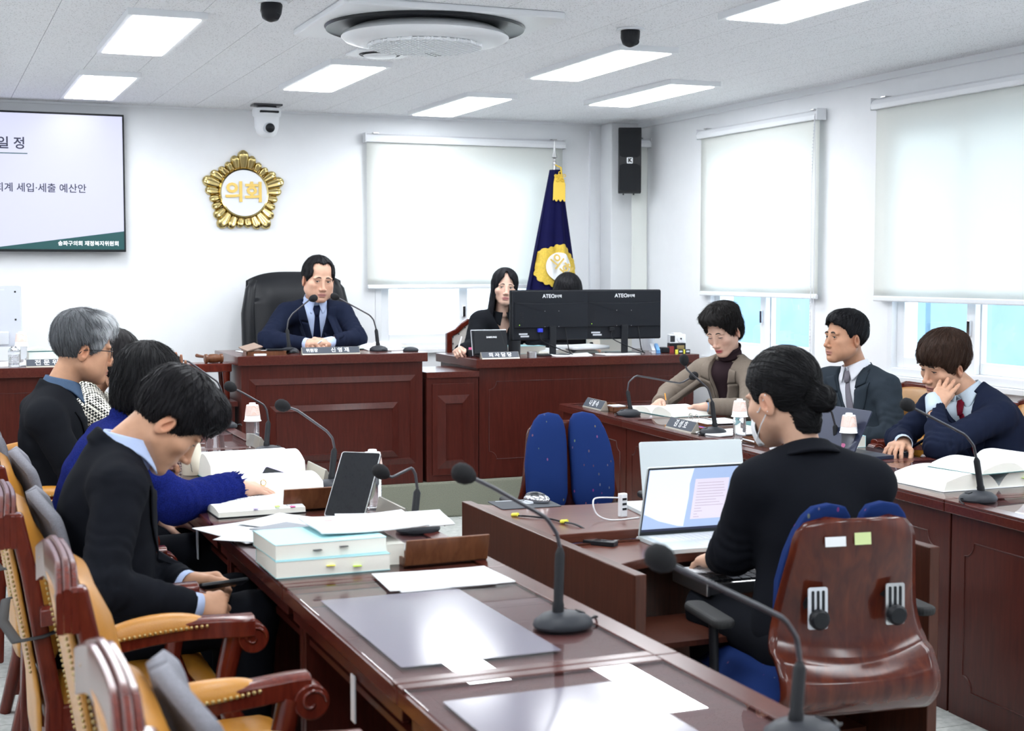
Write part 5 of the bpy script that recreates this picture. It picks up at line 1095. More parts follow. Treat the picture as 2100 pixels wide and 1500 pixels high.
# ================================================================ PEOPLE
f32 = np.float32
def smin(a, b, k):
    h = np.maximum(k-np.abs(a-b), 0)/k; return np.minimum(a, b)-h*h*k*.25
def smax(a, b, k): return -smin(-a, -b, k)
def interp(x, xs, ys): return np.interp(x, xs, ys).astype(f32)
class Field:
    """signed distance grid, meshed with surface nets"""
    def __init__(s, lo, hi, h):
        s.lo = np.array(lo, f32); s.h = h; s.n = np.ceil((np.array(hi)-np.array(lo))/h).astype(int)+1
        ax = [s.lo[i]+h*np.arange(s.n[i], dtype=f32) for i in range(3)]
        s.X, s.Y, s.Z = ax[0][:, None, None], ax[1][None, :, None], ax[2][None, None, :]
        s.D = np.full(s.n, .5, f32)
    def box(s, a, b):
        i0 = np.clip(np.floor((np.array(a)-s.lo)/s.h).astype(int), 0, s.n); i1 = np.clip(np.ceil((np.array(b)-s.lo)/s.h).astype(int)+1, 0, s.n)
        return tuple(slice(i0[i], i1[i]) for i in range(3))
    def xyz(s, sl): return s.X[sl[0]], s.Y[:, sl[1]], s.Z[:, :, sl[2]]
    def put(s, sl, d, k, op):
        if s.D[sl].size == 0: return
        s.D[sl] = smin(s.D[sl], d, k) if op > 0 else smax(s.D[sl], -d, k)
    def ell(s, c, r, k=.01, op=1, rot=None):
        c = np.array(c, f32); r = np.array(r, f32); m = float(r.max())+k+.035; sl = s.box(c-m, c+m); x, y, z = s.xyz(sl)
        s.put(sl, ellD(x, y, z, c, r, rot), k, op)
    def cap(s, a, b, ra, rb, k=.02, op=1, fl=None):
        a = np.array(a, f32); b = np.array(b, f32); m = max(ra, rb)+k+.035; sl = s.box(np.minimum(a, b)-m, np.maximum(a, b)+m); x, y, z = s.xyz(sl)
        ab = b-a; L2 = float(ab@ab)+1e-9
        t = np.clip(((x-a[0])*ab[0]+(y-a[1])*ab[1]+(z-a[2])*ab[2])/L2, 0, 1)
        d = np.sqrt((x-a[0]-t*ab[0])**2+(y-a[1]-t*ab[1])**2+(z-a[2]-t*ab[2])**2)-(ra+(rb-ra)*t)
        s.put(sl, d, k, op)
    def sample(s, P):
        q = (P-s.lo)/s.h; q = np.clip(q, 0, s.n-1.001); i = q.astype(int); f = q-i; D = s.D; o = 0
        for a in (0, 1):
            for b in (0, 1):
                for c in (0, 1):
                    w = (f[:, 0] if a else 1-f[:, 0])*(f[:, 1] if b else 1-f[:, 1])*(f[:, 2] if c else 1-f[:, 2]); o = o+w*D[i[:, 0]+a, i[:, 1]+b, i[:, 2]+c]
        return o
    def grad(s, P):
        e = s.h; g = np.stack([s.sample(P+np.eye(3)[i]*e)-s.sample(P-np.eye(3)[i]*e) for i in range(3)], 1)
        return g/(np.linalg.norm(g, axis=1, keepdims=True)+1e-9)
    def hit(s, O, d, mx=.3):
        """march rays from O along d to the surface"""
        O = np.array(O, float); d = np.array(d, float); t = np.zeros(len(O))
        for _ in range(60): t += np.clip(s.sample(O+d*t[:, None]), -.004, .02)*.8
        return O+d*np.clip(t, 0, mx)[:, None]
    def mesh(s):
        D = s.D; S = D < 0; n = D.shape
        c = np.zeros(tuple(k-1 for k in n), np.int8)
        for a in (0, 1):
            for b in (0, 1):
                for e in (0, 1): c += S[a:n[0]-1+a, b:n[1]-1+b, e:n[2]-1+e]
        act = (c > 0) & (c < 8); ai = np.argwhere(act); idx = np.full(c.shape, -1, np.int64); idx[act] = np.arange(len(ai))
        acc = np.zeros((len(ai), 3)); cnt = np.zeros(len(ai)); cor = [(a, b, e) for a in (0, 1) for b in (0, 1) for e in (0, 1)]
        val = {q: D[ai[:, 0]+q[0], ai[:, 1]+q[1], ai[:, 2]+q[2]] for q in cor}
        for p in cor:
            for q in cor:
                if sum(abs(p[i]-q[i]) for i in range(3)) != 1 or p > q: continue
                va, vb = val[p], val[q]; m = (va < 0) != (vb < 0); t = va[m]/(va[m]-vb[m])
                acc[m] += np.array(p)+t[:, None]*(np.array(q)-np.array(p)); cnt[m] += 1
        V = s.lo+s.h*(ai+acc/cnt[:, None]); F = []
        for ax in range(3):
            o = [1, 1, 1]; o[ax] = 0; u, v = [q for q in range(3) if q != ax]
            lo_ = [slice(1, n[i]-1) for i in range(3)]; lo_[ax] = slice(0, n[ax]-1); hi_ = list(lo_); hi_[ax] = slice(1, n[ax])
            A, B = S[tuple(lo_)], S[tuple(hi_)]; e = np.argwhere(A != B)
            if not len(e): continue
            fl = A[e[:, 0], e[:, 1], e[:, 2]]; e = e+np.array(o)
            def cell(du, dv): w = e.copy(); w[:, u] -= du; w[:, v] -= dv; return idx[w[:, 0], w[:, 1], w[:, 2]]
            q = np.stack([cell(1, 1), cell(0, 1), cell(0, 0), cell(1, 0)], 1); flip = fl if ax != 1 else ~fl
            q[~flip] = q[~flip][:, ::-1]; F.append(q)
        F = np.concatenate(F); F = F[(F >= 0).all(1)]; return V, F
def ellD(x, y, z, c, r, rot=None):
    x, y, z = x-f32(c[0]), y-f32(c[1]), z-f32(c[2])
    if rot is not None:
        m = np.array(Euler([R(a) for a in rot]).to_matrix(), f32).T
        x, y, z = m[0, 0]*x+m[0, 1]*y+m[0, 2]*z, m[1, 0]*x+m[1, 1]*y+m[1, 2]*z, m[2, 0]*x+m[2, 1]*y+m[2, 2]*z
    r = [f32(q) for q in r]
    k0 = np.sqrt((x/r[0])**2+(y/r[1])**2+(z/r[2])**2); k1 = np.sqrt((x/r[0]**2)**2+(y/r[1]**2)**2+(z/r[2]**2)**2)
    return k0*(k0-1)/(k1+1e-6)
def npmesh(name, V, F, m, parent, cols=None, M=None, extra=None):
    if M is not None: A = np.array(M); V = V@A[:3, :3].T+A[:3, 3]
    me = bpy.data.meshes.new(name); F = np.asarray(F)
    me.vertices.add(len(V)); me.vertices.foreach_set('co', V.astype(f32).ravel()); w = F.shape[1]
    me.loops.add(F.size); me.loops.foreach_set('vertex_index', F.astype(np.int32).ravel())
    me.polygons.add(len(F)); me.polygons.foreach_set('loop_start', np.arange(0, F.size, w, dtype=np.int32)); me.polygons.foreach_set('loop_total', np.full(len(F), w, np.int32))
    me.polygons.foreach_set('use_smooth', np.ones(len(F), bool)); me.update(calc_edges=True); me.materials.append(m)
    if cols is not None:
        ca = me.color_attributes.new('Col', 'FLOAT_COLOR', 'POINT'); ca.data.foreach_set('color', np.concatenate([cols, np.ones((len(V), 1))], 1).astype(f32).ravel())
    o = bpy.data.objects.new(name, me); COL.objects.link(o); o.parent = parent; return o
def gnoise(V, f, seed=0):
    """cheap smooth noise from warped sines"""
    rs = np.random.RandomState(seed); o = 0
    for i in range(5):
        k = rs.normal(size=3)*f*(1+.4*i); o = o+np.sin(V@k+rs.rand()*6+1.5*np.sin(V@(rs.normal(size=3)*f*.6)))/(1+.5*i)
    return o/3
M_SKIN = mat('skin', (.6, .35, .24), .48, spec=.35, attr='Col', noise=.05, scale=45, bump=.04, bscale=900)
M_HAIR = mat('hair', (.01, .01, .01), .5, spec=.14, attr='Col')
M_EYE = mat('eyeball', (.7, .7, .7), .12, attr='Col')
def cloth_mat(name, col, noise=.06, sc=300, bump=.12, rough=.9, sheen=0, **k): return mat(name, col, rough, noise=noise, scale=sc, bump=bump, bscale=sc*2.5, sheen=sheen, spec=.08, **k)

# ---------------------------------------------------------------- head
def head_field(h, nb, fem=0, wide=1.0, jaw=1.0, eye=.0042, ez=0.0, fat=0.0, mouth=1.0, nose=1.0):
    F = Field((-.105, -.135, -.20), (.105, .135, .135), h); w = wide
    F.ell((0, -.012, .035), (.0755*w, .096, .088), .01)
    F.ell((0, .016, -.035), (.067*w, .068, .075), .03)
    F.ell((0, .043, -.072), ((.039-.003*fem)*w, .044, .040), .022)
    F.ell((0, .066-.004*fem, -.103), (.023, .019, .016-.002*fem), .018)
    for s_ in (-1, 1):
        F.cap((s_*(.052-.006*fem)*w*jaw, -.004, -.055), (s_*.018, .057, -.100), .018+fat*.5, .013+fat*.3, .022)
        F.ell((s_*.045*w, .048, -.024), (.023, .027, .021), .022)
        if fat: F.ell((s_*.044*w, .034, -.065), (.022+fat, .03, .03), .03)
        F.ell((s_*.029, .0765-.003*fem, .0175), (.027, .011, .0085-.002*fem), .014)
        F.ell((s_*.0325, .0955, .000), (.019, .012, .0105), .010, -1)
    F.cap((0, .0815, .008), (0, .1005*nose, -.036), .0075, .0100, .012)
    F.ell((0, .1030*nose, -.0405), (.0115, .0115, .0098), .006)
    for s_ in (-1, 1):
        F.ell((s_*.0135, .0925, -.0445), (.0085, .0115, .0082), .004)
        F.ell((s_*.0062, .1000, -.0525), (.0038, .0055, .0032), .002, -1)
        F.ell((s_*.0315, .0705, .000), (.0150, .0140, .0132), .003)
        F.ell((s_*.0315, .0880, ez), (.0140, .012, eye), .0012, -1)
    F.ell((0, .0850, -.0690), (.0215*mouth, .0085, .0052), .005)
    F.ell((0, .0830, -.0800), (.0190*mouth, .0090, .0062), .005)
    F.ell((0, .0955, -.0745), (.0235*mouth, .0075, .0011), .002, -1)
    F.ell((0, .0865, -.0905), (.014, .006, .0035), .006, -1)
    for s_ in (-1, 1):
        F.ell((s_*.0785*w, -.014, -.013), (.0075, .0185, .0315), .005, 1, (-14, 0, s_*-22))
        F.ell((s_*.0885*w, -.010, -.008), (.0100, .0115, .0190), .003, -1, (-14, 0, s_*-22)); F.cap((s_*.0835*w, -.010, .010), (s_*.0825*w, -.022, -.018), .0028, .0028, .003)
        F.ell((s_*.0800*w, -.001, -.014), (.0045, .0045, .0065), .003)
    F.cap((0, -.034, -.055), nb, .048-.005*fem, .053-.008*fem, .022)
    return F
def head_colors(V, skin, lip, blush=.06, beard=0.0):
    n = len(V); C = np.tile(np.array(skin, float), (n, 1)); x, y, z = V.T
    def g(cx, cy, cz, rx, ry, rz): return np.exp(-(((np.abs(x)-cx)/rx)**2+((y-cy)/ry)**2+((z-cz)/rz)**2))
    def mix(m, c): nonlocal C; m = np.clip(m, 0, 1)[:, None]; C = C*(1-m)+np.array(c)*m
    s = np.array(skin)
    mix(blush*8*.5*g(.04, .06, -.035, .025, .04, .025), s*[1.05, .78, .74]); mix(.4*g(0, .105, -.04, .02, .02, .015), s*[1.02, .80, .76]); mix(.6*g(.08, -.012, -.01, .012, .03, .035), s*[1.0, .68, .60])
    if beard: mix(beard*np.clip((-.055-z)/.02, 0, 1)*np.clip((y-.0)/.04, 0, 1), s*[.72, .74, .80])
    mix(.35*g(.0315, .085, -.011, .018, .02, .006), s*[.80, .72, .72])
    zz = -.0745; lm = np.exp(-((x/.0225)**4+((z-zz)/.0095)**4))*(y > .08); mix(1.3*lm, lip)
    mix(.9*np.exp(-((x/.024)**4+((z-zz)/.0016)**2))*(y > .075), np.array(lip)*.35)
    return C
def strands(F, V, n, length, flow, r, seed=0, lift=.003, sel=None, steps=7):
    rs = np.random.RandomState(seed); idx = np.arange(len(V)) if sel is None else np.where(sel(V))[0]
    if len(idx) == 0: return np.zeros((0, 3)), np.zeros((0, 4), int)
    P = V[rs.choice(idx, n)].copy(); L_ = length*(.5+.7*rs.rand(n)); pts = [P.copy()]; jit = rs.normal(size=(n, 3))*.22
    for k in range(steps):
        g = F.grad(P); v = flow(P)+jit; v -= g*(v*g).sum(1, keepdims=True); v /= np.linalg.norm(v, axis=1, keepdims=True)+1e-6
        P = P+v*(L_/steps)[:, None]; d = F.sample(P); t = (k+1)/steps
        P = P-F.grad(P)*(d-(.0008+lift*t*t*(rs.rand(n)))) [:, None]; pts.append(P.copy())
    Q = np.stack(pts, 1); m = Q.shape[1]; tan = np.gradient(Q, axis=1); tan /= np.linalg.norm(tan, axis=2, keepdims=True)+1e-9
    nn = F.grad(Q.reshape(-1, 3)).reshape(Q.shape); b = np.cross(tan, nn); rad = r*(1-.85*np.linspace(0, 1, m)**2)[None, :, None]*(.6+.8*rs.rand(n))[:, None, None]
    ring = [Q+b*rad, Q+nn*rad*.7, Q-b*rad]; VV = np.stack(ring, 2).reshape(-1, 3); FF = []
    base = (np.arange(n)*m*3)[:, None]
    for k in range(m-1):
        for j in range(3):
            j2 = (j+1) % 3; FF.append(np.concatenate([base+k*3+j, base+k*3+j2, base+(k+1)*3+j2, base+(k+1)*3+j], 1))
    return VV, np.concatenate(FF)

# hair styles: distance functions on the head grid
def hair_field(style, h, p):
    lo, hi = {'long': ((-.13, -.15, -.27), (.13, .12, .16)), 'bob': ((-.135, -.155, -.19), (.135, .14, .165)), 'bun': ((-.115, -.18, -.13), (.115, .12, .15))}.get(style, ((-.125, -.15, -.13), (.125, .145, .165)))
    F = Field(lo, hi, h); x, y, z = F.X, F.Y, F.Z; w = p.get('wide', 1.0); t = p.get('t', .012)
    a = np.abs(x)
    sk = ellD(x, y, z, (0, -.012, .035), (.0755*w, .096, .088))
    def low(ys, zs): return interp(F.Y.ravel(), ys, zs)[None, :, None]
    ear = ellD(a, y, z, (.083*w, -.012, -.012), (.020, .024, .034), (-14, 0, 0))
    if style in ('short', 'fringe', 'recede', 'swept'):
        th = t*(.15+.85*np.clip((z+.075)/.10, 0, 1))+p.get('top', .008)*np.clip((z-.05)/.06, 0, 1)+p.get('front', 0)*np.clip((y-.02)/.06, 0, 1)*np.clip((z-.04)/.05, 0, 1)
        d = sk-th
        zb = low([-.12, -.075, -.045, -.03, .0, .02, .045, .07], p.get('low', [-.088, -.082, -.060, -.020, -.018, -.022, .012, .04]))
        hz = p.get('hz', .060)
        face = ellD(x, y, z, (0, .092, hz-.088), (p.get('fw', .064)*w, .070, .088))
        if style == 'recede':
            face = smin(face, ellD(a, y, z, (.034, .088, .078), (.028, .058, .030)), .03)
        d = np.maximum(d, (zb-z)*.9); d = smax(d, -face, .008); d = smax(d, -ear, .005)
        if style == 'fringe':
            fr = ellD(x, y, z, (.0, .040, .062), (.074*w, .070, .052)); fr = np.maximum(fr, (.020+.009*np.sin(x*85+.8)+.006*np.sin(x*210)+.08*x-z)*.9); d = smin(d, fr, .012)
            sd = ellD(a, y, z, (.072, .020, .030), (.012, .030, .040)); d = smin(d, np.maximum(sd, -ear), .008)
        if style == 'swept':
            d = smin(d, ellD(x, y, z, (.018, .050, .108), (.066, .052, .030), (-12, 10, 0)), .015); d = smin(d, np.maximum(ellD(x, y, z, (0, -.075, .0), (.072, .050, .085)), (-.085-z)), .02)
            d = smin(d, ellD(x, y, z, (0, -.03, .085), (.075, .085, .055)), .02); d = smin(d, np.maximum(np.maximum(ellD(a, y, z, (.072, .004, .036), (.017, .036, .050)), -ear), -z-.01), .01)
    elif style == 'long':
        part = p.get('part', .0); d = sk-.014-.006*np.clip((z-.03)/.06, 0, 1)
        cz = np.clip(-z/.25, 0, 1)
        cyl = np.sqrt((x/(.088*w+.022*cz))**2+((y+.028)/(.092-.01*cz))**2)-1; cyl = cyl*.085; cyl = np.maximum(cyl, z-.04); cyl = np.maximum(cyl, -(z+p.get('len', .23)))
        inner = np.sqrt((x/(.070*w))**2+((y+.01)/.075)**2)-1; cyl = np.maximum(cyl, -inner*.07*(z < -.04)-.03*(z >= -.04))
        d = smin(d, cyl, .02)
        face = ellD(x-part*.3, y, z, (0, .098, -.040), (.067*w, .088, .118)); face2 = np.maximum(np.maximum(a-.066-.06*np.clip(-(z+.10), 0, 1), -(y+.012)), z+.045)
        face = smin(face, ellD(x, y, z, (.004, .085, .082), (.014, .055, .030)), .015); d = smax(d, -face, .008); d = np.maximum(d, -face2)
        d = np.maximum(d, .007-np.sqrt((x-part)**2+((z-.125)/2)**2+0*y)*(1)) if 0 else d
    elif style == 'bob':
        L_ = p.get('len', .14); d = sk-p.get('t', .02)-.008*np.clip((z-.03)/.06, 0, 1)
        bk = ellD(x, y, z, (0, -.025, -.015), (.102*w, .108, .135)); bk = np.maximum(bk, -(z+L_)); d = smin(d, bk, .03)
        face = ellD(x, y, z, (0, .12, p.get('hz', .04)-.11), (.060*w, .075, .110)); d = smax(d, -face, .010)
    elif style == 'bun':
        d = smin(sk, ellD(x, y, z, (0, -.068, -.060), (.030, .028, .046)), .02)-.009-.004*np.clip((z-.03)/.06, 0, 1)
        zb = low([-.12, -.075, -.045, -.03, .0, .03, .045, .07], [-.104, -.098, -.070, -.018, -.012, -.005, .03, .05])
        face = ellD(x, y, z, (0, .095, -.025), (.064*w, .070, .088)); d = np.maximum(d, (zb-z)*.9); d = smax(d, -face, .006); d = smax(d, -ear, .004)
        b = p.get('bun', (.0, -.125, -.02)); d = smin(d, ellD(x, y, z, b, (.040, .032, .036)), .012)
        tw = np.sqrt((x-b[0])**2+(z-b[2])**2); d = d+.0022*np.sin(tw*330+2*np.arctan2(z-b[2], x-b[0]))*np.exp(-((y-b[1])/.03)**2)*(tw < .05)
    ph = np.arctan2(x-p.get('cx', 0.0), y+.035+0*z); amp = p.get('ridge', .0012)
    d = d+amp*np.sin(ph*p.get('nr', 46)+5*np.sin(z*38+x*20))*np.clip((d+.03)/.02, 0, 1)+amp*.8*np.sin(ph*23+z*60+3*np.sin(y*40))
    F.D = (d*.9).astype(f32); return F
def flow_of(p):
    comb = np.array(p.get('comb', (0, 0, -1.))); crown = np.array(p.get('crown', (0, -.045, .125))); cw = p.get('cw', .6)
    def fl(P): v = P-crown; v /= np.linalg.norm(v, axis=1, keepdims=True)+1e-6; return v+comb*cw+np.array([0, 0, -.25])
    return fl

# ---------------------------------------------------------------- hands
def hand_mesh(side, curl=(25, 25, 28, 30), spread=6, thumb=(38, 22, 18), h=.0024, fd=(0, -1, 0), size=1.0, bends=None):
    """wrist at origin, +y fingers, +z back of hand; thumb on -x for a right hand (side=+1)"""
    F = Field((-.115, -.10, -.125), (.115, .215, .115), h); s_ = side; fd = np.array(fd); fe = fd*.075; ox = np.array([.011, 0, 0])
    F.cap(fe, (0, .0, 0), .027, .023, .01); F.cap(fe-ox, (-.012, .012, 0), .021, .019, .02); F.cap(fe+ox, (.012, .012, 0), .021, .019, .02)
    for i, bx in enumerate((-.029, -.010, .009, .027)):
        F.cap((bx*.55*s_, .012, 0), (bx*s_, .082-(.004, 0, .003, .010)[i], .003), .0165, .0125, .018)
    F.ell((-.022*s_, .030, -.012), (.018, .030, .013), .016); F.ell((.020*s_, .035, -.011), (.014, .032, .012), .014)
    tips = []
    for i, bx in enumerate((-.029, -.010, .009, .027)):
        ln = ((.043, .026, .021), (.047, .030, .022), (.044, .028, .022), (.034, .021, .019))[i]; p = np.array([bx*s_, .080-(.004, 0, .003, .010)[i], .003]); az = R(((i-1.5)*spread))*s_; pit = 0; rr = (.0098, .0088, .0082, .0070)
        c = bends[i] if bends else (curl[i], curl[i]*1.15, curl[i]*.7)
        for j in range(3):
            pit += R(c[j]); q = p+ln[j]*np.array([math.sin(az)*math.cos(pit), math.cos(az)*math.cos(pit), -math.sin(pit)])
            F.cap(p, q, rr[j]-.0006*(i == 3), rr[j+1]-.0006*(i == 3), .0045 if j else .008); p = q
        tips.append(p)
    p = np.array([-.026*s_, .018, -.010]); a, b, c = thumb
    for j, (ln, rr, dr) in enumerate(((.046, .0145, 0), (.034, .0115, b), (.027, .0100, b+c))):
        an = R(a-dr*.8); q = p+ln*np.array([-math.sin(an)*s_, math.cos(an), -.32-.10*j]) ; F.cap(p, q, rr, rr-.0022, .010 if j == 0 else .005); p = q
    V, Q = F.mesh(); return V*size, Q

def frame(o, y, z):
    """matrix with +Y along y and +Z near z"""
    y = Vector(y).normalized(); z = Vector(z); x = y.cross(z).normalized(); z = x.cross(y)
    m = Matrix((x, y, z)).transposed().to_4x4(); m.translation = Vector(o); return m

# ---------------------------------------------------------------- whole figure
def person(label, loc, az, J, head, hair, outfit, hands={}, size=1.0, hres=.003, cres=.0075, legs=True):
    """J: world joint positions. az: azimuth of the person's facing (0 = +Y, 90 = +X)"""
    root = thing('person', label, 'person', loc, -az); bpy.context.view_layer.update()
    Wi = (Matrix.Translation(loc) @ Euler((0, 0, R(-az))).to_matrix().to_4x4()).inverted()
    Lc = lambda p: np.array(Wi @ Vector(p)); Ld = lambda d: np.array(Wi.to_3x3() @ Vector(d))
    j = {k: Lc(v) for k, v in J.items()}
    skin = head.get('skin', (.56, .31, .205)); lip = head.get('lip', (.45, .17, .14)); sc = head.get('s', 1.0)
    # torso frame
    N = j['N']; up = N-j['C']; up /= np.linalg.norm(up); rt = j['shR']-j['shL']; rt -= up*(rt@up); rt /= np.linalg.norm(rt); fw = np.cross(up, rt)
    A = np.stack([rt, fw, up], 1); MT = Matrix(A.tolist()).to_4x4(); MT.translation = Vector(N); tl = lambda p: (np.asarray(p)-N)@A
    # head frame: azimuth relative to world, pitch down, roll
    hp = j['H']; ha = head.get('az', az); MH = Matrix.Translation(hp) @ (Euler((0, 0, R(-(ha-az)))).to_matrix() @ Euler((R(-head.get('pitch', 0)), R(head.get('roll', 0)), 0)).to_matrix()).to_4x4() @ Matrix.Diagonal((sc, sc, sc, 1))
    nb = np.array(MH.inverted() @ Vector(N-up*.02)); nb = nb*min(1, .185/max(.01, -nb[2])) if nb[2] < -.185 else nb
    fa = head.get('face', {}); HF = head_field(hres, nb, **fa); V, Q = HF.mesh(); C = head_colors(V, skin, lip, beard=head.get('beard', 0))
    parts = [(V, Q, C, MH)]
    parts_neck = MB()
    for sd in hands:
        hd = hands[sd]; s_ = 1 if sd == 'R' else -1; wr = j['wr'+sd]
        M = frame(wr, Ld(hd['dir']), Ld(hd['back'])); fd = M.to_3x3().inverted() @ Vector(j['el'+sd]-wr); fd.normalize(); hv, hq = hand_mesh(s_, hd.get('curl', (25, 25, 28, 30)), hd.get('spread', 6), hd.get('thumb', (38, 22, 18)), hd.get('h', .0026), fd=tuple(fd), size=hd.get('size', size), bends=hd.get('bends'))
        hc = np.tile(np.array(skin)*hd.get('tone', 1.0), (len(hv), 1)); tipm = np.clip((hv[:, 1]/hd.get('size', size)-.10)/.07, 0, 1)[:, None]; hc = hc*(1-.35*tipm)+np.array(skin)*[1.0, .80, .78]*.35*tipm
        parts.append((hv, hq, hc, M))
    # trunk and limbs under the clothes, joined to the same body mesh
    P = j['P']
    pts = [V_ for V_ in j.values()]; lo = np.min(pts, 0)-.12; hi = np.max(pts, 0)+.12; lo[2] = P[2]-.16; hi[2] = N[2]+.05
    BF = Field(lo, hi, .018); BF.ell(P, (.12, .09, .09), .05); BF.cap(P, N-up*.15, .075, .07, .05); BF.cap(N-up*.14, N-up*.03, .06, .035, .05)
    for sd in 'LR':
        s0 = j['sh'+sd]; BF.cap(N-up*.09, s0-up*.02, .035, .03, .03); BF.cap(s0-up*.02, j['el'+sd], .034, .030, .03); BF.cap(j['el'+sd], j['wr'+sd], .030, .02, .02)
    bv, bq = BF.mesh(); parts.append((bv, bq, np.tile(np.array(skin), (len(bv), 1)), None))
    VV, QQ, CC, off = [], [], [], 0
    for v, q, c, M in parts:
        if M is not None: Am = np.array(M); v = v@Am[:3, :3].T+Am[:3, 3]
        VV.append(v); QQ.append(q+off); CC.append(c); off += len(v)
    body = npmesh('body', np.concatenate(VV), np.concatenate(QQ), M_SKIN, root, np.concatenate(CC))
    # eyes, brows, lashes
    hc = np.array(hair.get('col', (.012, .011, .012)))
    if head.get('eyes', True):
        ez = fa.get('ez', 0)
        for s_ in (-1, 1):
            e = MB(); e.sphere((s_*.0315, .0705, 0), .0128, 16, 12); o = e.build('eye', M_EYE, root, smooth=180); o.matrix_local = MH
            me = o.data; ca = me.color_attributes.new('Col', 'FLOAT_COLOR', 'POINT'); gx, gz = head.get('gaze', (0, 0))
            v = np.array([q.co[:] for q in me.vertices]); dd = np.linalg.norm(v-np.array([s_*.0315+gx, .0833, ez+gz]), axis=1); cl = np.where((dd < .0056)[:, None], np.array([.02, .012, .008]), np.array([.62, .58, .56])); ca.data.foreach_set('color', np.concatenate([cl, np.ones((len(v), 1))], 1).astype(f32).ravel())
            eo = fa.get('eye', .0042); bt = head.get('brow', .0036)
            O = np.array([[s_*(.019+.026*q/8), .12, ez+eo*.9*math.sqrt(max(0, 1-((q-4)/4.6)**2))+.0006] for q in range(9)]); Hh = HF.hit(O, (0, -1, 0)); o = MB().tube((Hh+[0, .0006, 0]).tolist(), [.0009]+[.0016]*7+[.0010], 5).build('lashes', M_HAIR, root, smooth=80); o.matrix_local = MH; colattr(o, hc*.8)
            bz = head.get('browz', .0195)
            O = np.array([[s_*(.0135+.031*q/9), .13, bz+.0045*math.sin(math.pi*min(1, q/9*.9+.08))-.002*(q/9)**2+head.get('frown', 0)*(q/9)] for q in range(10)]); Hh = HF.hit(O, (0, -1, 0)); o = MB().tube((Hh+[0, .0002, 0]).tolist(), [bt*1.25*k for k in (.6, .9, 1, 1, 1, .95, .85, .7, .5, .25)], 7, flat=.5 if 0 else 1).build('eyebrow', M_HAIR, root, smooth=80); o.matrix_local = MH; colattr(o, np.array(head.get('browcol', hc*1.6)))
    # hair
    if hair:
        F2 = hair_field(hair['style'], hair.get('h', hres), hair); hv, hq = F2.mesh()
        tone = 1+.28*gnoise(hv*np.array([1, 1, .35]), 60, 3); cols = hc[None]*tone[:, None]
        if 'grad' in hair: g = hair['grad'](hv)[:, None]; cols = cols*(1-g)+np.array(hair['col2'])[None]*tone[:, None]*g
        sv, sq = strands(F2, hv, hair.get('n', 420), hair.get('slen', .055), flow_of(hair), hair.get('sr', .0011), 5, hair.get('lift', .004), hair.get('sel'))
        rs = np.random.RandomState(2); scol = np.repeat(hc[None]*(.7+1.1*rs.rand(max(1, hair.get('n', 420)), 1)), len(sv)//max(1, hair.get('n', 420)), 0) if len(sv) else np.zeros((0, 3))
        if 'grad' in hair and len(sv): g = hair['grad'](sv)[:, None]; k_ = np.repeat(.7+.6*rs.rand(hair.get('n', 420), 1), len(sv)//hair.get('n', 420), 0); scol = scol*(1-g)+np.array(hair['col2'])[None]*k_*g
        npmesh('hair', np.concatenate([hv, sv]), np.concatenate([hq, sq+len(hv)]), M_HAIR, root, np.concatenate([cols, scol]), MH)
    dress(root, j, N, up, MT, tl, outfit, MH, cres, size, legs)
    root['head_m'] = 0; del root['head_m']
    return root, MH, MT, HF
def colattr(o, c):
    me = o.data; ca = me.color_attributes.new('Col', 'FLOAT_COLOR', 'POINT'); ca.data.foreach_set('color', np.tile(np.array([*c, 1], f32), len(me.vertices)))

def torso_prims(F, t, g, k=.05, arm=True, yoke=1.0, belly=0.0, width=1.0):
    """body volume in the torso frame; t = joints, g = looseness"""
    F.ell((0, .012, -.165), (.158*width+g, .112+g, .165+g), k)
    F.cap(t['shL']*[.80, 1, 1], t['shR']*[.80, 1, 1], .056+g, .056+g, .04)
    Pm = t['P']; mid = Pm*.55+np.array([0, .01, -.16])*.45
    F.ell(mid+np.array([0, .012+belly*.6, 0]), (.150*width+g+belly*.5, .118+g+belly, .17+g), .06); F.ell(Pm+np.array([0, 0, .03]), (.170*width+g, .135+g, .14+g), .06)
    for sd in 'LR':
        s0 = t['sh'+sd]; F.cap(np.array([np.sign(s0[0])*.03, -.012, -.030]), s0*[.9, 1, 1], .042+g, .048+g, .05)
        if arm:
            F.cap(s0, t['el'+sd], .054+g, .046+g*1.1, .03); F.cap(t['el'+sd], t['wr'+sd], .046+g*1.1, .031+g*.9, .025)
def wrinkle(F, t, amp, seed=0):
    sl = np.argwhere(np.abs(F.D) < .02); Pn = F.lo+F.h*sl; w = amp*gnoise(Pn*np.array([1, 1, 1.25]), 21, seed)
    for sd in 'LR':
        for a, b in (('sh', 'el'), ('el', 'wr')):
            p0, p1 = t[a+sd], t[b+sd]; ax = p1-p0; L_ = np.linalg.norm(ax)+1e-6; ax = ax/L_; q = Pn-p0; s = q@ax; rr = q-s[:, None]*ax; dd = np.linalg.norm(rr, axis=1)
            m = np.exp(-(np.maximum(dd-.05, 0)/.02)**2)*(s > -.03)*(s < L_+.02); el = np.exp(-(((s-L_) if a == 'sh' else s)/.075)**2)
            w += m*(amp*.75*el+amp*.35)*np.sin(s*150+3.0*np.sin(rr@np.array([33., 21., 27.])+seed)+2*np.sin(s*40))
    F.D[sl[:, 0], sl[:, 1], sl[:, 2]] += w.astype(f32)
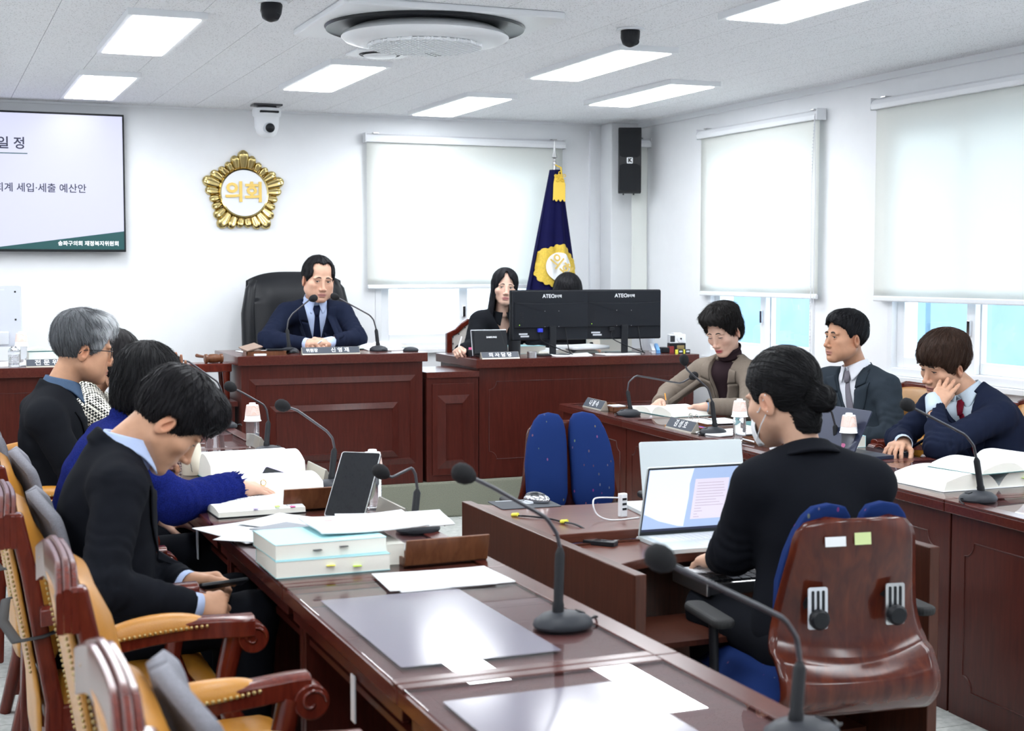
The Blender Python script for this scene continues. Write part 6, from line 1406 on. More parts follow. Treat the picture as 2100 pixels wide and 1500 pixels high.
def cut_cuff(F, el, wr, r=.062):
    ax = wr-el; ax = ax/(np.linalg.norm(ax)+1e-9); sl = F.box(wr-.11, wr+.11); x, y, z = F.xyz(sl)
    s = (x-wr[0])*ax[0]+(y-wr[1])*ax[1]+(z-wr[2])*ax[2]; d2 = (x-wr[0])**2+(y-wr[1])**2+(z-wr[2])**2-s*s
    F.D[sl] = np.where(d2 < r*r, np.maximum(F.D[sl], s), F.D[sl])
def dress(root, j, N, up, MT, tl, o, MH, h, size, legs):
    t = {k: tl(v) for k, v in j.items()}
    pts = np.array([t[k] for k in ('shL', 'shR', 'elL', 'elR', 'wrL', 'wrR', 'P')]); lo = pts.min(0)-[.11, .14, .12]; hi = pts.max(0)+[.11, .12, .1]; lo = np.minimum(lo, [-.25, -.2, t['P'][2]-.12]); hi = np.maximum(hi, [.25, .22, .06])
    g = o.get('loose', .012); kind = o['kind']; kw = dict(belly=o.get('belly', 0), width=o.get('width', 1.0))
    def grow(F, z0=-.05): pass
    # neck direction in torso frame
    hd = tl(np.array(MH @ Vector((0, -.02, -.08)))); nd_ = hd/np.linalg.norm(hd)
    nk = (np.array([0, .0, -.07]), nd_*.14); nc = nd_+np.array([0, 0, .9]); nc = nc/np.linalg.norm(nc)
    sh = None
    if kind == 'suit':
        F = Field(lo, hi, h); torso_prims(F, t, g, **kw); x, y, z = F.X, F.Y, F.Z; J0 = F.D.copy()
        ap = o.get('apex', -.31); ew = o.get('vee', .064)/(-.015-ap)
        edge = np.maximum(0, (z-ap)*ew); ax_ = np.abs(x-o.get('vx', 0)*(z-0)); zt = .055
        lw = interp(F.Z.ravel(), [ap, ap+.04, -.085, -.084, -.04, .02], [.004, .035, .072, .050, .046, .03])[None, None, :]
        vee = np.maximum(ax_-edge, np.maximum(ap-z, -(y-.01)))
        F.D = smax(F.D, -vee, .004)
        pass
        # front edge overlap line and pocket welt
        F.cap(np.array(nk[0]), np.array(nk[1]), .064, .064, .008, -1)
        sa = x*nc[0]+y*nc[1]+z*nc[2]; rx = np.sqrt(np.maximum(x*x+y*y+z*z-sa*sa, 0)); col = np.sqrt((np.maximum(np.abs(rx-.069)-.002, 0))**2+(np.maximum(np.abs(sa+.016)-.016, 0))**2)-.0065; col = np.maximum(col, y-sa*.5-.045)
        F.D = smin(F.D, col, .006)
        wrinkle(F, t, o.get('wr', .0032), o.get('seed', 1))
        for sd in 'LR': cut_cuff(F, t['el'+sd], t['wr'+sd])
        v, q = F.mesh(); npmesh('jacket', v, q, o['mat'], root, None, MT)
        for s_ in (-1, 1):          # folded lapel and upper collar leaf lying on the chest
            for nm, zs, ws in [q_ for q_ in (('lapel', np.linspace(ap+.005, -.088, 14), [.006, .05, .085]), ('collar_leaf', np.linspace(-.080, .004, 7), [.060, .056, .050])) if q_[0] == 'lapel' or o.get('leaf', True)]:
                m = len(zs); cols_ = 6; O = []
                for zi in zs:
                    e_ = max(0, (zi-ap)*ew); f_ = (zi-zs[0])/(zs[-1]-zs[0]); w_ = np.interp(f_, [0, .45, 1], ws)
                    for c_ in range(cols_): O.append([s_*(e_+.002+w_*c_/(cols_-1))+o.get('vx', 0)*zi, .42, zi+(.020*c_/(cols_-1)*f_ if nm == 'lapel' else .012*c_/(cols_-1)*(1-f_))])
                Hh = F.hit(np.array(O), (0, -1, 0), .6); Hh[:, 1] += .0055; vs = [tuple(p) for p in Hh]; fs = [(r_*cols_+c_, r_*cols_+c_+1, (r_+1)*cols_+c_+1, (r_+1)*cols_+c_) for r_ in range(m-1) for c_ in range(cols_-1) if min(vs[r_*cols_+c_][1], vs[r_*cols_+c_+1][1], vs[(r_+1)*cols_+c_+1][1], vs[(r_+1)*cols_+c_][1]) > .026]
                b_ = MB().add(vs, fs).build(nm, o['mat'], root, smooth=180, solid=.0035); b_.matrix_local = MT
        lo2 = np.array([-.23, -.18, -.50]); hi2 = np.array([.23, .21, .06]); S = Field(lo2, hi2, .009); torso_prims(S, t, -.004, arm=False, **kw); S.cap(np.array(nk[0]), np.array(nk[1]), .056, .052, .01)
        S.D = np.maximum(S.D, S.Z-.01); v, q = S.mesh(); npmesh('shirt', v, q, o['shirt'], root, None, MT); sh = S
        if o.get('collar', True): collar(root, MT, nc, o['shirt'], o.get('cspread', 1.0))
        if 'tie' in o: tie(root, MT, S, o['tie'], nd_, o.get('apex', -.31))

        for zb in (ap-.01, ap-.11):
            p = S.hit(np.array([[.012, .3, zb]]), (0, -1, 0))[0]; b_ = MB().lathe([(.009, 0), (.009, .003), (.006, .004)], 12, T(p[0], p[1]+g+.008, p[2], rx=-90)).build("button", o["mat"], root, smooth=50); b_.matrix_local = MT
        
        if o.get('pin'):
            p = F.hit(np.array([[-.088*o['pin'], .35, -.13]]), (0, -1, 0))[0]; pb = MB()
            for q in range(5): a = R(72*q+90); pb.sphere((p[0]+.006*math.cos(a), p[1]+.002, p[2]+.006*math.sin(a)), (.0045, .0025, .0045), 8, 6)
            pb.sphere((p[0], p[1]+.003, p[2]), (.004, .003, .004), 8, 6); b_ = pb.build('lapel_pin', M_GOLD, root, smooth=80); b_.matrix_local = MT
        for sd in o.get('cuffs', 'LR'):
            e_, w_ = Vector(t['el'+sd]), Vector(t['wr'+sd]); d = (w_-e_).normalized(); ext = o.get('cuffx', .018)
            b_ = MB().tube([w_-d*.05, w_-d*.01, w_+d*ext], [.037, .0365, .0355], 16, cap=False).build('cuff', o['shirt'], root, smooth=60, solid=.003); b_.matrix_local = MT
    elif kind in ('sweater', 'blouse', 'top'):
        F = Field(lo, hi, h); torso_prims(F, t, g, **kw)
        if kind == 'blouse':
            x, y, z = F.X, F.Y, F.Z; vee = np.maximum(np.abs(x)-np.maximum(0, (z+.17)*.50), np.maximum(-.16-z, -(y-.0))); F.D = smax(F.D, -vee, .004)
        F.cap(np.array(nk[0]), np.array(nk[1]), o.get('neck', .062), o.get('neck', .062), .008, -1)
        if kind == 'sweater':
            x, y, z = F.X, F.Y, F.Z; rx = np.sqrt(x**2+(y+.004)**2); F.D = smin(F.D, np.sqrt(np.maximum(np.abs(rx-.070)-.004, 0)**2+np.maximum(np.abs(z-.005+y*.3)-.014, 0)**2)-.009, .008)
        wrinkle(F, t, o.get('wr', .0035), o.get('seed', 1))
        for sd in 'LR': cut_cuff(F, t['el'+sd], t['wr'+sd])
        v, q = F.mesh()
        npmesh({'sweater': 'sweater', 'blouse': 'blouse', 'top': 'jacket'}[kind], v, q, o['mat'], root, None, MT)
        if kind == 'blouse': collar(root, MT, nd_, o['mat'], 1.3, open_=True)
        sh = F
    if o.get('turtle'):
        b_ = MB(); n = 28
        def tn(u, v): a = 2*math.pi*u; c = Vector(nd_)*(.012+.055*v); rr = .061-.004*v+.003*math.sin(v*9); return (c.x+rr*math.sin(a), c.y+rr*1.05*math.cos(a), c.z+.004*math.cos(a))
        x = MB().grid(n, 8, tn).build('turtleneck', o['shirt'], root, smooth=180, solid=.006); x.matrix_local = MT
    if legs:
        K = {}; P = j['P']; L = Field(np.array([P[0]-.34, P[1]-.22, -.02]), np.array([P[0]+.34, P[1]+.62, P[2]+.12]), .012)
        fl_ = o.get('kneey', .43); L.ell(P+np.array([0, -.02, -.01]), (.17, .14, .11), .05)
        for s_ in (-1, 1):
            kn = np.array([P[0]+s_*o.get('kneex', .12), P[1]+fl_, P[2]+.02]); an = np.array([kn[0], kn[1]+o.get('shin', -.02), .09]); L.cap(P+np.array([s_*.085, 0, -.01]), kn, .088, .066, .04); L.cap(kn, an, .066, .050, .03); K[s_] = an
        L.D = np.maximum(L.D, .07-L.Z); v, q = L.mesh(); npmesh('trousers', v, q, o.get('pants', o['mat']), root)
        for s_ in (-1, 1):
            S = Field(K[s_]-[.07, .12, .1], K[s_]+[.07, .24, .06], .008); S.ell(K[s_]+[0, .10, -.058], (.042, .12, .032), .02); S.ell(K[s_]+[0, .0, -.045], (.040, .055, .045), .03); S.D = np.maximum(S.D, -(S.Z-.004)); v, q = S.mesh(); npmesh('shoe', v, q, M_LEATHBK, root)
def collar(root, MT, nd_, m, spread=1.0, open_=False):
    ax = Vector(nd_)*(.35 if open_ else 1); n = 40
    def leaf(u, v):
        a = R(-180+(8+(344)*u) if 0 else (10+340*u)); fr = max(0, math.cos(a))**2.2; rr = .0615+.003+v*(.011+.008*fr); c = ax*(.045-.012*fr)
        zz = -v*(.036+.038*fr*spread); side = math.sin(a); return (c.x+rr*math.sin(a)*1.0+math.copysign(.020*v*fr, side), c.y+rr*1.04*math.cos(a)+.012*fr*v, c.z+zz)
    x = MB().grid(n, 6, leaf).build('collar', m, root, smooth=180, solid=.003); x.matrix_local = MT
    if open_: return
    def band(u, v): a = 2*math.pi*u; c = ax*(.005+.038*v); return (c.x+.0605*math.sin(a), c.y+.0605*1.04*math.cos(a), c.z-.010*max(0, math.cos(a)))
    x = MB().grid(n, 3, band).build('collar_band', m, root, smooth=180, solid=.002); x.matrix_local = MT
def tie(root, MT, S, m, nd_, ap):
    k0 = np.array([0, .066, -.002])+np.array(nd_)*.012; zs = np.linspace(-.045, ap-.06, 16); O = np.stack([np.zeros(16), np.full(16, .4), zs], 1); H = S.hit(O, (0, -1, 0), .5)
    kn = MB(); w = [(.020, .010), (.022, .013), (.017, .012), (.013, .009)]; vs = []; fs = []
    for i, (wx, wd) in enumerate(w):
        f = i/3; c = k0*(1-f)+np.array([0, H[0][1]+.008, -.045])*f; vs += [(c[0]-wx, c[1], c[2]), (c[0]-wx*.6, c[1]+wd, c[2]), (c[0]+wx*.6, c[1]+wd, c[2]), (c[0]+wx, c[1], c[2])]
    for i in range(3):
        for q in range(3): fs.append((i*4+q, i*4+q+1, i*4+5+q, i*4+4+q))
    o = kn.add(vs, fs).build('tie_knot', m, root, smooth=60, solid=.004); o.matrix_local = MT
    def bl(u, v):
        i = min(15, int(v*15)); f = v*15-i; p = H[i]*(1-f)+H[min(15, i+1)]*f; wd = .013+.026*v; return ((2*u-1)*wd, p[1]+.007-.004*abs(2*u-1)**2, p[2])
    o = MB().grid(6, 24, bl).build('tie', m, root, smooth=180, solid=.003); o.matrix_local = MT
# ---------------------------------------------------------------- the people in the room
C_NAVY = cloth_mat('navy_suiting', (.010, .014, .032)); C_BLACK = cloth_mat('black_suiting', (.0075, .0085, .012)); C_BLK2 = cloth_mat('charcoal_black_wool', (.009, .010, .013))
C_GREY = cloth_mat('slate_grey_suiting', (.030, .040, .052)); C_TWEED = cloth_mat('taupe_wool', (.20, .165, .135), noise=.16, sc=520); C_BLKSH = cloth_mat('black_blouse_cloth', (.009, .010, .013))
C_SH_BLUE = cloth_mat('pale_blue_shirting', (.50, .60, .85), noise=.02); C_SH_WHITE = cloth_mat('white_shirting', (.74, .76, .82), noise=.02); C_SH_GREY = cloth_mat('pale_grey_shirting', (.46, .54, .62), noise=.04); C_SH_NAVY = cloth_mat('blue_grey_shirting', (.07, .11, .18))
C_PLUM = cloth_mat('dark_plum_knit', (.030, .018, .022), sc=420, bump=.3); C_BLUE = cloth_mat('blue_chenille_knit', (.012, .022, .19), noise=.35, sc=230, bump=.9, rough=.95)
C_TIE_N = cloth_mat('navy_tie_silk', (.008, .012, .035), rough=.5); C_TIE_G = cloth_mat('grey_tie_silk', (.18, .17, .20), noise=.15, sc=700, rough=.5); C_TIE_R = cloth_mat('wine_tie_silk', (.14, .006, .020), rough=.5)
def houndstooth():
    m = mat('houndstooth_knit', (.5, .5, .5), .9); nt = m.node_tree; L = nt.links; b = nt.nodes['Principled BSDF']; tc = nd(nt, 'ShaderNodeTexCoord')
    mp = nd(nt, 'ShaderNodeMapping'); mp.inputs['Rotation'].default_value = (.6, .5, .7); L.new(tc.outputs['Object'], mp.inputs[0]); c = nd(nt, 'ShaderNodeTexChecker'); c.inputs['Scale'].default_value = 95
    c.inputs['Color1'].default_value = (.70, .68, .60, 1); c.inputs['Color2'].default_value = (.015, .015, .015, 1); L.new(mp.outputs[0], c.inputs['Vector']); L.new(c.outputs[0], b.inputs['Base Color']); return m
C_HOUND = houndstooth()
def V3(*a): return np.array(a, float)
BLK = (.0075, .007, .0085)
def finish(t, MH, mb, name, m, smooth=60, **k): o = mb.build(name, m, t, smooth=smooth, **k); o.matrix_local = MH; return o

# A: young man looking at his phone
pA, MA, TA, FA = person('young man in dark navy suit bending over a phone, black hair', (.40, 3.97, 0), 90,
    dict(P=(.41, 3.97, .55), C=(.40, 3.97, .76), N=(.475, 3.97, 1.035), H=(.612, 3.965, 1.098), shR=(.455, 3.775, .945), shL=(.46, 4.16, .945), elR=(.39, 3.625, .725), elL=(.46, 4.22, .70), wrR=(.615, 3.668, .655), wrL=(.640, 3.90, .665)),
    dict(az=92, pitch=46, s=1.06, skin=(.56, .31, .195), lip=(.42, .16, .13), face=dict(eye=.0022, ez=-.0025), gaze=(0, -.004), brow=.0034, beard=.12),
    dict(style='short', col=BLK, t=.016, top=.012, front=.020, hz=.050, n=800, slen=.06, lift=.007, comb=(0, .8, -.3), cw=.9, low=[-.082, -.072, -.050, -.016, -.018, -.030, .006, .034], h=.0028),
    dict(kind='suit', mat=C_BLACK, shirt=C_SH_BLUE, leaf=False, seed=3, cuffx=.020, pants=C_BLACK, kneey=.40, wr=.0038),
    dict(R=dict(dir=(.96, .14, -.10), back=(-.1, -.75, .65), bends=((48, 60, 35), (52, 62, 35), (55, 60, 35), (58, 58, 30)), thumb=(22, 8, 6), tone=.92), L=dict(dir=(.96, -.10, -.08), back=(-.1, .80, .6), bends=((42, 50, 30), (48, 55, 30), (52, 55, 30), (55, 55, 30)), thumb=(24, 8, 6), tone=.92)), hres=.0028, cres=.006)
# B: woman in the blue knit, seen from behind, right hand on the desk
pB, MB_, TB, FB = person('woman in fuzzy blue sweater with short black hair, hand on open papers', (.45, 4.88, 0), 84,
    dict(P=(.45, 4.90, .55), C=(.48, 4.90, .76), N=(.625, 4.885, .985), H=(.690, 4.90, 1.128), shR=(.565, 4.715, .915), shL=(.57, 5.06, .915), elR=(.735, 4.66, .765), elL=(.62, 5.14, .72), wrR=(.955, 4.76, .792), wrL=(.75, 5.05, .64)),
    dict(az=58, pitch=12, s=.98, skin=(.60, .36, .26), eyes=False, face=dict(fem=1)),
    dict(style='bob', col=(.007, .007, .008), t=.020, len=.105, n=900, slen=.07, lift=.010, ridge=.0016, hz=.05, crown=(0, -.05, .13), h=.0032),
    dict(kind='sweater', mat=C_BLUE, loose=.020, seed=8, wr=.0045, pants=C_BLACK, neck=.058),
    dict(R=dict(dir=(.93, .24, -.20), back=(.12, -.25, .95), curl=(10, 9, 9, 10), spread=5, thumb=(34, 12, 8)), L=dict(dir=(.9, -.3, -.1), back=(0, 0, 1), curl=(14, 14, 14, 14))), size=.92, hres=.0034, cres=.0065)
fz = MB(); e_, w_ = Vector((.735, 4.66, .765)), Vector((.955, 4.76, .792)); dv = (w_-e_).normalized(); fx = dv.orthogonal().normalized(); fy = dv.cross(fx); rq = random.Random(4)
for k in range(70):
    a = rq.uniform(0, 6.28); rd = fx*math.cos(a)+fy*math.sin(a); p = w_-dv*rq.uniform(.002, .03)+rd*.046; fz.tube([p, p+dv*rq.uniform(.010, .020)+rd*rq.uniform(.003, .009)], [.0035, .0006], 5)
o = finish(pB, (Matrix.Translation((.45, 4.88, 0)) @ Euler((0, 0, R(-84))).to_matrix().to_4x4()).inverted(), fz, 'cuff_fringe', C_BLUE); o['kind'] = 'stuff'
rg = finish(pB, None if 0 else (Matrix.Translation((.45, 4.88, 0)) @ Euler((0, 0, R(-84))).to_matrix().to_4x4()).inverted(), MB().tube([(1.045+.009*math.cos(R(a)), 4.772+.004*math.sin(R(a)), .797+.009*math.sin(R(a))) for a in range(0, 361, 30)], .0018, 6), 'ring', M_GOLD)
# C: grey haired man with glasses
pC, MC, TC, FC = person('grey haired man with dark framed glasses in black jacket, profile', (.42, 5.80, 0), 88,
    dict(P=(.44, 5.80, .55), C=(.42, 5.80, .80), N=(.475, 5.80, 1.055), H=(.575, 5.80, 1.205), shR=(.415, 5.60, .955), shL=(.42, 6.00, .955), elR=(.52, 5.56, .73), elL=(.55, 6.04, .74), wrR=(.79, 5.64, .775), wrL=(.80, 5.92, .775)),
    dict(az=86, pitch=8, s=1.09, skin=(.50, .27, .165), lip=(.36, .15, .12), face=dict(eye=.0036, fat=.003, jaw=1.04), brow=.0034, browcol=(.04, .035, .035), beard=.1),
    dict(style='short', col=(.085, .090, .098), col2=(.50, .52, .54), grad=lambda v: np.clip((v[:, 1]-.01)/.06+.25*np.sin(v[:, 2]*120), 0, 1)*.85, t=.014, top=.010, front=.016, hz=.066, n=1100, slen=.06, lift=.010, comb=(.2, .5, -.5), cw=.8, sr=.0010, low=[-.095, -.090, -.070, -.022, -.020, -.030, .004, .045]),
    dict(kind='suit', mat=C_BLK2, shirt=C_SH_NAVY, leaf=False, seed=5, pants=C_BLACK, belly=.02, width=1.05),
    dict(R=dict(dir=(.9, .3, -.1), back=(0, 0, 1)), L=dict(dir=(.9, -.3, -.1), back=(0, 0, 1))), cres=.0075)
def glasses(root, MH, rim, lensr=.021):
    fr = MB()
    for s_ in (-1, 1):
        ring = [(s_*.034+lensr*math.cos(R(a)), .0985-.012*abs(s_*.034+lensr*math.cos(R(a)))/.055, -.004+lensr*.82*math.sin(R(a))) for a in range(0, 361, 15)]; fr.tube(ring, .0013, 6)
        fr.tube([(s_*.055, .088, .004), (s_*.072, .075, .004), (s_*.083, .01, .002), (s_*.084, -.015, -.002), (s_*.080, -.03, -.016)], .0017, 6)
    fr.tube([(-.013, .097, .0), (0, .101, .003), (.013, .097, .0)], .0014, 6)
    g = finish(root, MH, fr, 'glasses', rim, 80)
    for s_ in (-1, 1): o = MB().lathe([(lensr-.001, 0), (lensr-.001, .0008)], 24, T(s_*.034, .0915, -.004, rx=90) @ Matrix.Diagonal((1, .82, 1, 1))).build('lens', M_LENS, g)
glasses(pC, MC, M_BLACK2)
# D: person half hidden in a houndstooth top, hand at the chin
pD, MD, TD, FD = person('black haired person in houndstooth top half hidden behind the grey haired man', (.62, 6.70, 0), 110,
    dict(P=(.50, 6.72, .55), C=(.56, 6.72, .76), N=(.70, 6.70, .97), H=(.800, 6.69, 1.10), shR=(.66, 6.53, .90), shL=(.70, 6.88, .90), elR=(.83, 6.48, .775), elL=(1.04, 6.86, .79), wrR=(.815, 6.60, .955), wrL=(1.085, 6.76, .97)),
    dict(az=125, pitch=14, s=1.02, skin=(.42, .22, .14), face=dict(fem=1)),
    dict(style='bob', col=(.012, .011, .012), t=.016, len=.06, hz=.03, n=300, h=.0036),
    dict(kind='sweater', mat=C_HOUND, loose=.015, pants=C_BLACK, wr=.003),
    dict(R=dict(dir=(0, .1, .95), back=(.4, -.9, .0), bends=((60, 70, 40),)*4, size=.9, tone=.8, h=.0032), L=dict(dir=(.1, .1, 1), back=(.3, .8, 0), curl=(12, 12, 14, 16), size=.9, h=.0032)), hres=.0036, cres=.009)

# E: woman in brown jacket writing
pE, ME, TE, FE = person('woman with short dark hair in taupe wool jacket writing with a pencil', (4.28, 7.08, 0), 240,
    dict(P=(4.34, 7.10, .55), C=(4.28, 7.08, .80), N=(4.185, 7.02, 1.018), H=(4.125, 6.99, 1.168), shR=(4.105, 7.20, .935), shL=(4.22, 6.845, .935), elR=(3.96, 7.31, .80), elL=(4.10, 6.66, .765), wrR=(3.765, 7.06, .775), wrL=(3.87, 6.72, .782)),
    dict(az=247, pitch=22, roll=4, s=1.06, skin=(.66, .42, .32), lip=(.46, .09, .10), face=dict(fem=1, eye=.0022, ez=-.0025, wide=1.0, nose=.97), gaze=(0, -.004), brow=.0024, browz=.0205),
    dict(style='swept', col=(.009, .008, .008), t=.018, top=.022, front=.010, hz=.082, fw=.072, n=1100, sel=lambda v: v[:, 1] < .055, slen=.07, lift=.014, comb=(.3, .5, 0), cw=.7, ridge=.0018, low=[-.07, -.066, -.052, -.020, -.020, -.030, .006, .05]),
    dict(kind='suit', mat=C_TWEED, shirt=C_PLUM, turtle=True, collar=False, pin=1, apex=-.36, vee=.075, seed=9, cuffs='', pants=C_BLACK, loose=.014, wr=.003, width=.93),
    dict(R=dict(dir=(-.72, -.66, -.05), back=(-.35, .35, .85), bends=((50, 45, 30), (55, 50, 30), (60, 55, 35), (62, 58, 35)), thumb=(20, 20, 15)), L=dict(dir=(-.85, .52, -.05), back=(.1, .1, 1), curl=(16, 16, 16, 18))), size=.9, cres=.0065)
MwE = (Matrix.Translation((4.28, 7.08, 0)) @ Euler((0, 0, R(-240))).to_matrix().to_4x4()).inverted()
finish(pE, MwE, MB().lathe([(.030, -.011), (.031, 0), (.030, .011)], 20, frame((3.882, 6.715, .780), (0, 0, 1), (-.85, .52, -.05))), 'watch_strap', mat('blue_watch_strap', (.16, .33, .55), .6), solid=.003)
finish(pE, MwE, MB().c(0, 0, 0, .034, .009, .038, frame((3.880, 6.714, .812), (0, 0, 1), (-.85, .52, 0)) @ T(rx=90) @ T(rx=90)), 'watch', M_BLACK2, None, bevel=.003)
# F: man in slate suit
pF, MF, TF, FF = person('man in slate grey suit with white shirt and grey tie, looking left', (4.36, 6.02, 0), 255,
    dict(P=(4.40, 5.98, .55), C=(4.39, 6.0, .78), N=(4.345, 6.045, 1.010), H=(4.262, 6.040, 1.172), shR=(4.275, 6.225, .935), shL=(4.375, 5.845, .935), elR=(4.22, 6.32, .72), elL=(4.34, 5.74, .70), wrR=(3.99, 6.18, .765), wrL=(4.12, 5.84, .70)),
    dict(az=272, pitch=-4, s=1.04, skin=(.50, .265, .165), lip=(.40, .17, .14), face=dict(eye=.0034, fat=.007, jaw=1.08, wide=1.05, nose=1.01), brow=.0036, browcol=(.05, .035, .03), beard=.12, gaze=(-.002, 0)),
    dict(style='short', col=(.008, .008, .010), t=.011, top=.010, front=.010, hz=.076, fw=.062, n=800, slen=.05, lift=.005, comb=(0, .9, -.2), cw=1.0, low=[-.080, -.066, -.035, .000, .010, .002, .040, .06]),
    dict(kind='suit', mat=C_GREY, shirt=C_SH_WHITE, tie=C_TIE_G, seed=12, pants=C_GREY, wr=.0036, width=1.06, apex=-.33, vee=.07),
    dict(R=dict(dir=(-.95, -.2, -.1), back=(0, 0, 1)), L=dict(dir=(-.9, .3, -.2), back=(0, 0, 1))), cres=.006)
# G: man in navy suit, cheek on his left hand
pG, MG, TG, FG = person('man in navy suit with brown fringe resting his cheek on his hand', (4.30, 5.05, 0), 262,
    dict(P=(4.38, 5.02, .55), C=(4.37, 5.04, .76), N=(4.275, 5.105, .965), H=(4.165, 5.165, 1.090), shR=(4.19, 5.27, .885), shL=(4.275, 4.93, .880), elR=(4.06, 5.33, .75), elL=(3.905, 4.865, .775), wrR=(3.845, 5.02, .775), wrL=(4.005, 5.020, .925)),
    dict(az=266, pitch=14, roll=-6, s=1.08, skin=(.56, .32, .215), lip=(.42, .17, .15), face=dict(eye=.0028, ez=-.0015), brow=.0036, browcol=(.04, .025, .02), gaze=(0, -.003)),
    dict(style='fringe', col=(.030, .016, .011), t=.020, top=.014, n=1000, slen=.06, lift=.006, comb=(0, .7, -.5), cw=.8, low=[-.082, -.072, -.05, -.018, -.018, -.028, .0, .03]),
    dict(kind='suit', mat=C_NAVY, shirt=C_SH_GREY, tie=C_TIE_R, pin=1, seed=15, cuffx=.055, pants=C_NAVY, wr=.004, apex=-.28),
    dict(L=dict(dir=(.66, .16, .72), back=(-.42, -.80, .40), curl=(8, 10, 10, 12), spread=5, thumb=(8, 0, 0), h=.0022), R=dict(dir=(-.85, -.50, -.05), back=(-.15, .0, 1), bends=((22, 26, 18), (28, 30, 20), (26, 30, 20), (22, 26, 18)), spread=9, h=.0024)), cres=.006)
# H: stenographer from behind
pH, MHh, TH, FH = person('stenographer woman in black jacket with hair in a bun, seen from behind', (2.16, 3.25, 0), 2,
    dict(P=(2.17, 3.17, .53), C=(2.18, 3.20, .78), N=(2.195, 3.285, 1.020), H=(2.170, 3.36, 1.160), shR=(2.345, 3.20, .935), shL=(2.045, 3.285, .935), elR=(2.40, 3.33, .715), elL=(2.025, 3.37, .745), wrR=(2.30, 3.50, .675), wrL=(2.085, 3.545, .690)),
    dict(az=-16, pitch=12, s=1.06, skin=(.55, .33, .23), face=dict(fem=1)),
    dict(style='bun', col=(.007, .007, .008), bun=(.012, -.118, -.018), n=800, slen=.08, lift=.002, crown=(0, .10, .09), comb=(0, -1, -.1), cw=1.2, ridge=.0008, nr=60),
    dict(kind='top', mat=C_BLACK, loose=.014, seed=21, wr=.003, pants=C_BLACK, neck=.057, width=.95, kneey=.38),
    dict(R=dict(dir=(-.2, .95, -.1), back=(0, 0, 1), curl=(16, 16, 16, 16)), L=dict(dir=(-.08, .97, -.22), back=(-.2, .1, 1), curl=(18, 18, 18, 18))), size=.92, hres=.0028, cres=.0065)
def coll(u, v): a = R(18+324*u); fr = max(0, math.cos(a)); rr = .064+.034*v; return (rr*math.sin(a), rr*1.03*math.cos(a)-.004, .012-.040*v-.02*fr+.010*(1-abs(2*u-1)))
finish(pH, TH, MB().grid(36, 6, coll), 'jacket_collar', C_BLACK, 180, solid=.006)
mk = MB().grid(12, 10, lambda u, v: ((2*u-1)*.058*(1-.25*abs(2*v-1)**2), .112-.055*abs(2*u-1)**1.7-.012*(2*v-1)**2, -.112+.088*v)); mko = finish(pH, MHh, mk, 'face_mask', M_PAPER, 180, solid=.002)
for s_ in (-1, 1):
    for zz in (-.03, -.10): o = MB().tube([(s_*.056, .060, zz), (s_*.074, .02, zz*.5-.012), (s_*.083, -.018, .012 if zz > -.05 else -.030)], .0016, 6).build('ear_loop', M_PAPER, mko, smooth=80)

# I: the chairman
pI, MI, TI, FI = person('chairman in navy suit and tie with receding black hair, hands clasped', (2.32, 9.05, .22), 186,
    dict(P=(2.33, 9.12, .78), C=(2.32, 9.08, 1.04), N=(2.305, 8.98, 1.305), H=(2.318, 8.915, 1.450), shR=(2.115, 8.97, 1.235), shL=(2.485, 8.95, 1.235), elR=(1.965, 8.80, 1.085), elL=(2.525, 8.76, 1.085), wrR=(2.150, 8.60, 1.062), wrL=(2.285, 8.60, 1.062)),
    dict(az=176, pitch=8, roll=-3, s=1.13, skin=(.62, .37, .265), lip=(.46, .20, .18), face=dict(eye=.0034, fat=.005, jaw=1.06, wide=1.04), brow=.0030, browcol=(.06, .045, .04), gaze=(.002, 0)),
    dict(style='recede', col=(.010, .010, .012), t=.015, top=.000, hz=.092, n=600, sel=lambda v: v[:, 1] < .05, slen=.05, lift=.004, comb=(.4, -.5, 0), cw=.8),
    dict(kind='suit', mat=C_NAVY, shirt=C_SH_BLUE, tie=C_TIE_N, pin=1, seed=25, cuffx=.022, pants=C_NAVY, wr=.004, width=1.05, vee=.07, belly=.015),
    dict(R=dict(dir=(.80, -.58, .12), back=(-.25, -.25, .93), bends=((40, 40, 25), (45, 42, 25), (48, 44, 25), (50, 45, 25)), size=1.08), L=dict(dir=(-.80, -.52, .15), back=(.25, -.35, .9), bends=((38, 40, 25), (42, 42, 25), (46, 44, 25), (48, 45, 25)), size=1.08)), cres=.007, hres=.0032)
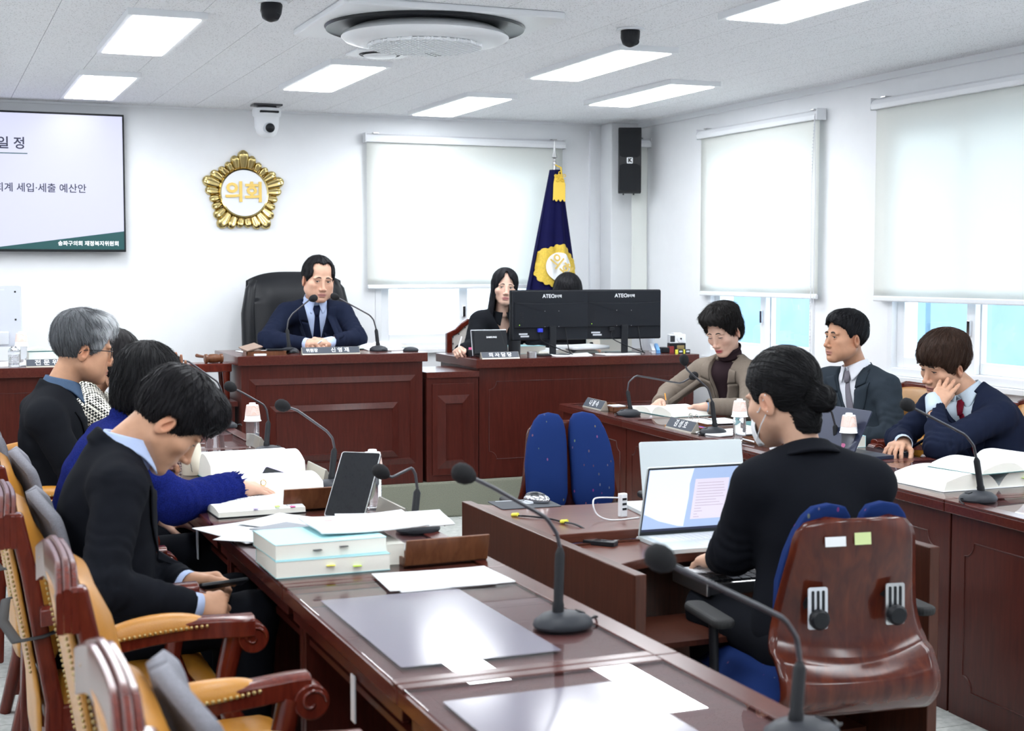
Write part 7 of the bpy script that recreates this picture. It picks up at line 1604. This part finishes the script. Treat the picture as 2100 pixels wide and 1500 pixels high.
# J: clerk with long black hair
pJ, MJ, TJ, FJ = person('woman clerk in black blouse with long straight black hair, holding a pen', (3.60, 9.05, .22), 196,
    dict(P=(3.60, 9.08, .72), C=(3.60, 9.04, .98), N=(3.592, 8.985, 1.232), H=(3.598, 8.945, 1.392), shR=(3.430, 8.985, 1.165), shL=(3.755, 8.955, 1.165), elR=(3.335, 8.86, .995), elL=(3.82, 8.88, .96), wrR=(3.175, 8.66, .995), wrL=(3.72, 8.80, .985)),
    dict(az=194, pitch=-2, roll=-5, s=.97, skin=(.70, .46, .36), lip=(.52, .20, .20), face=dict(fem=1, eye=.0046, jaw=.95), gaze=(.003, .001), brow=.0026),
    dict(style='long', col=(.010, .010, .013), len=.21, n=700, slen=.11, lift=.002, sr=.0010, crown=(0, .02, .16), comb=(0, 0, -1), cw=1.3, ridge=.0008, nr=60, h=.0032),
    dict(kind='blouse', mat=C_BLKSH, loose=.012, neck=.068, pants=C_BLACK, seed=31, width=.92, wr=.003),
    dict(R=dict(dir=(-.55, -.80, .10), back=(-.5, .2, .8), bends=((48, 48, 30), (54, 50, 30), (58, 54, 30), (60, 55, 30)), thumb=(22, 18, 12)), L=dict(dir=(-.3, -.95, 0), back=(0, 0, 1))), size=.88, cres=.0075)
# K: second clerk hidden behind the monitors
pK, MK, TK, FK = person('person with black fringe hidden behind the two monitors, hair top showing', (4.12, 9.12, .22), 190,
    dict(P=(4.12, 9.16, .72), C=(4.12, 9.12, .96), N=(4.11, 9.07, 1.195), H=(4.105, 9.04, 1.352), shR=(3.945, 9.07, 1.125), shL=(4.27, 9.05, 1.125), elR=(3.90, 8.95, .95), elL=(4.31, 8.93, .95), wrR=(4.03, 8.86, .985), wrL=(4.20, 8.86, .985)),
    dict(az=192, pitch=10, s=1.0, skin=(.66, .43, .33), face=dict(fem=1)),
    dict(style='bob', col=(.011, .011, .013), t=.012, len=.10, hz=.035, n=400, slen=.07, lift=.003, h=.0036, crown=(0, -.02, .14)),
    dict(kind='top', mat=C_BLKSH, pants=C_BLACK, seed=41, width=.92), dict(R=dict(dir=(0, -1, 0), back=(0, 0, 1), h=.0034), L=dict(dir=(0, -1, 0), back=(0, 0, 1), h=.0034)), size=.9, hres=.0036, cres=.009)
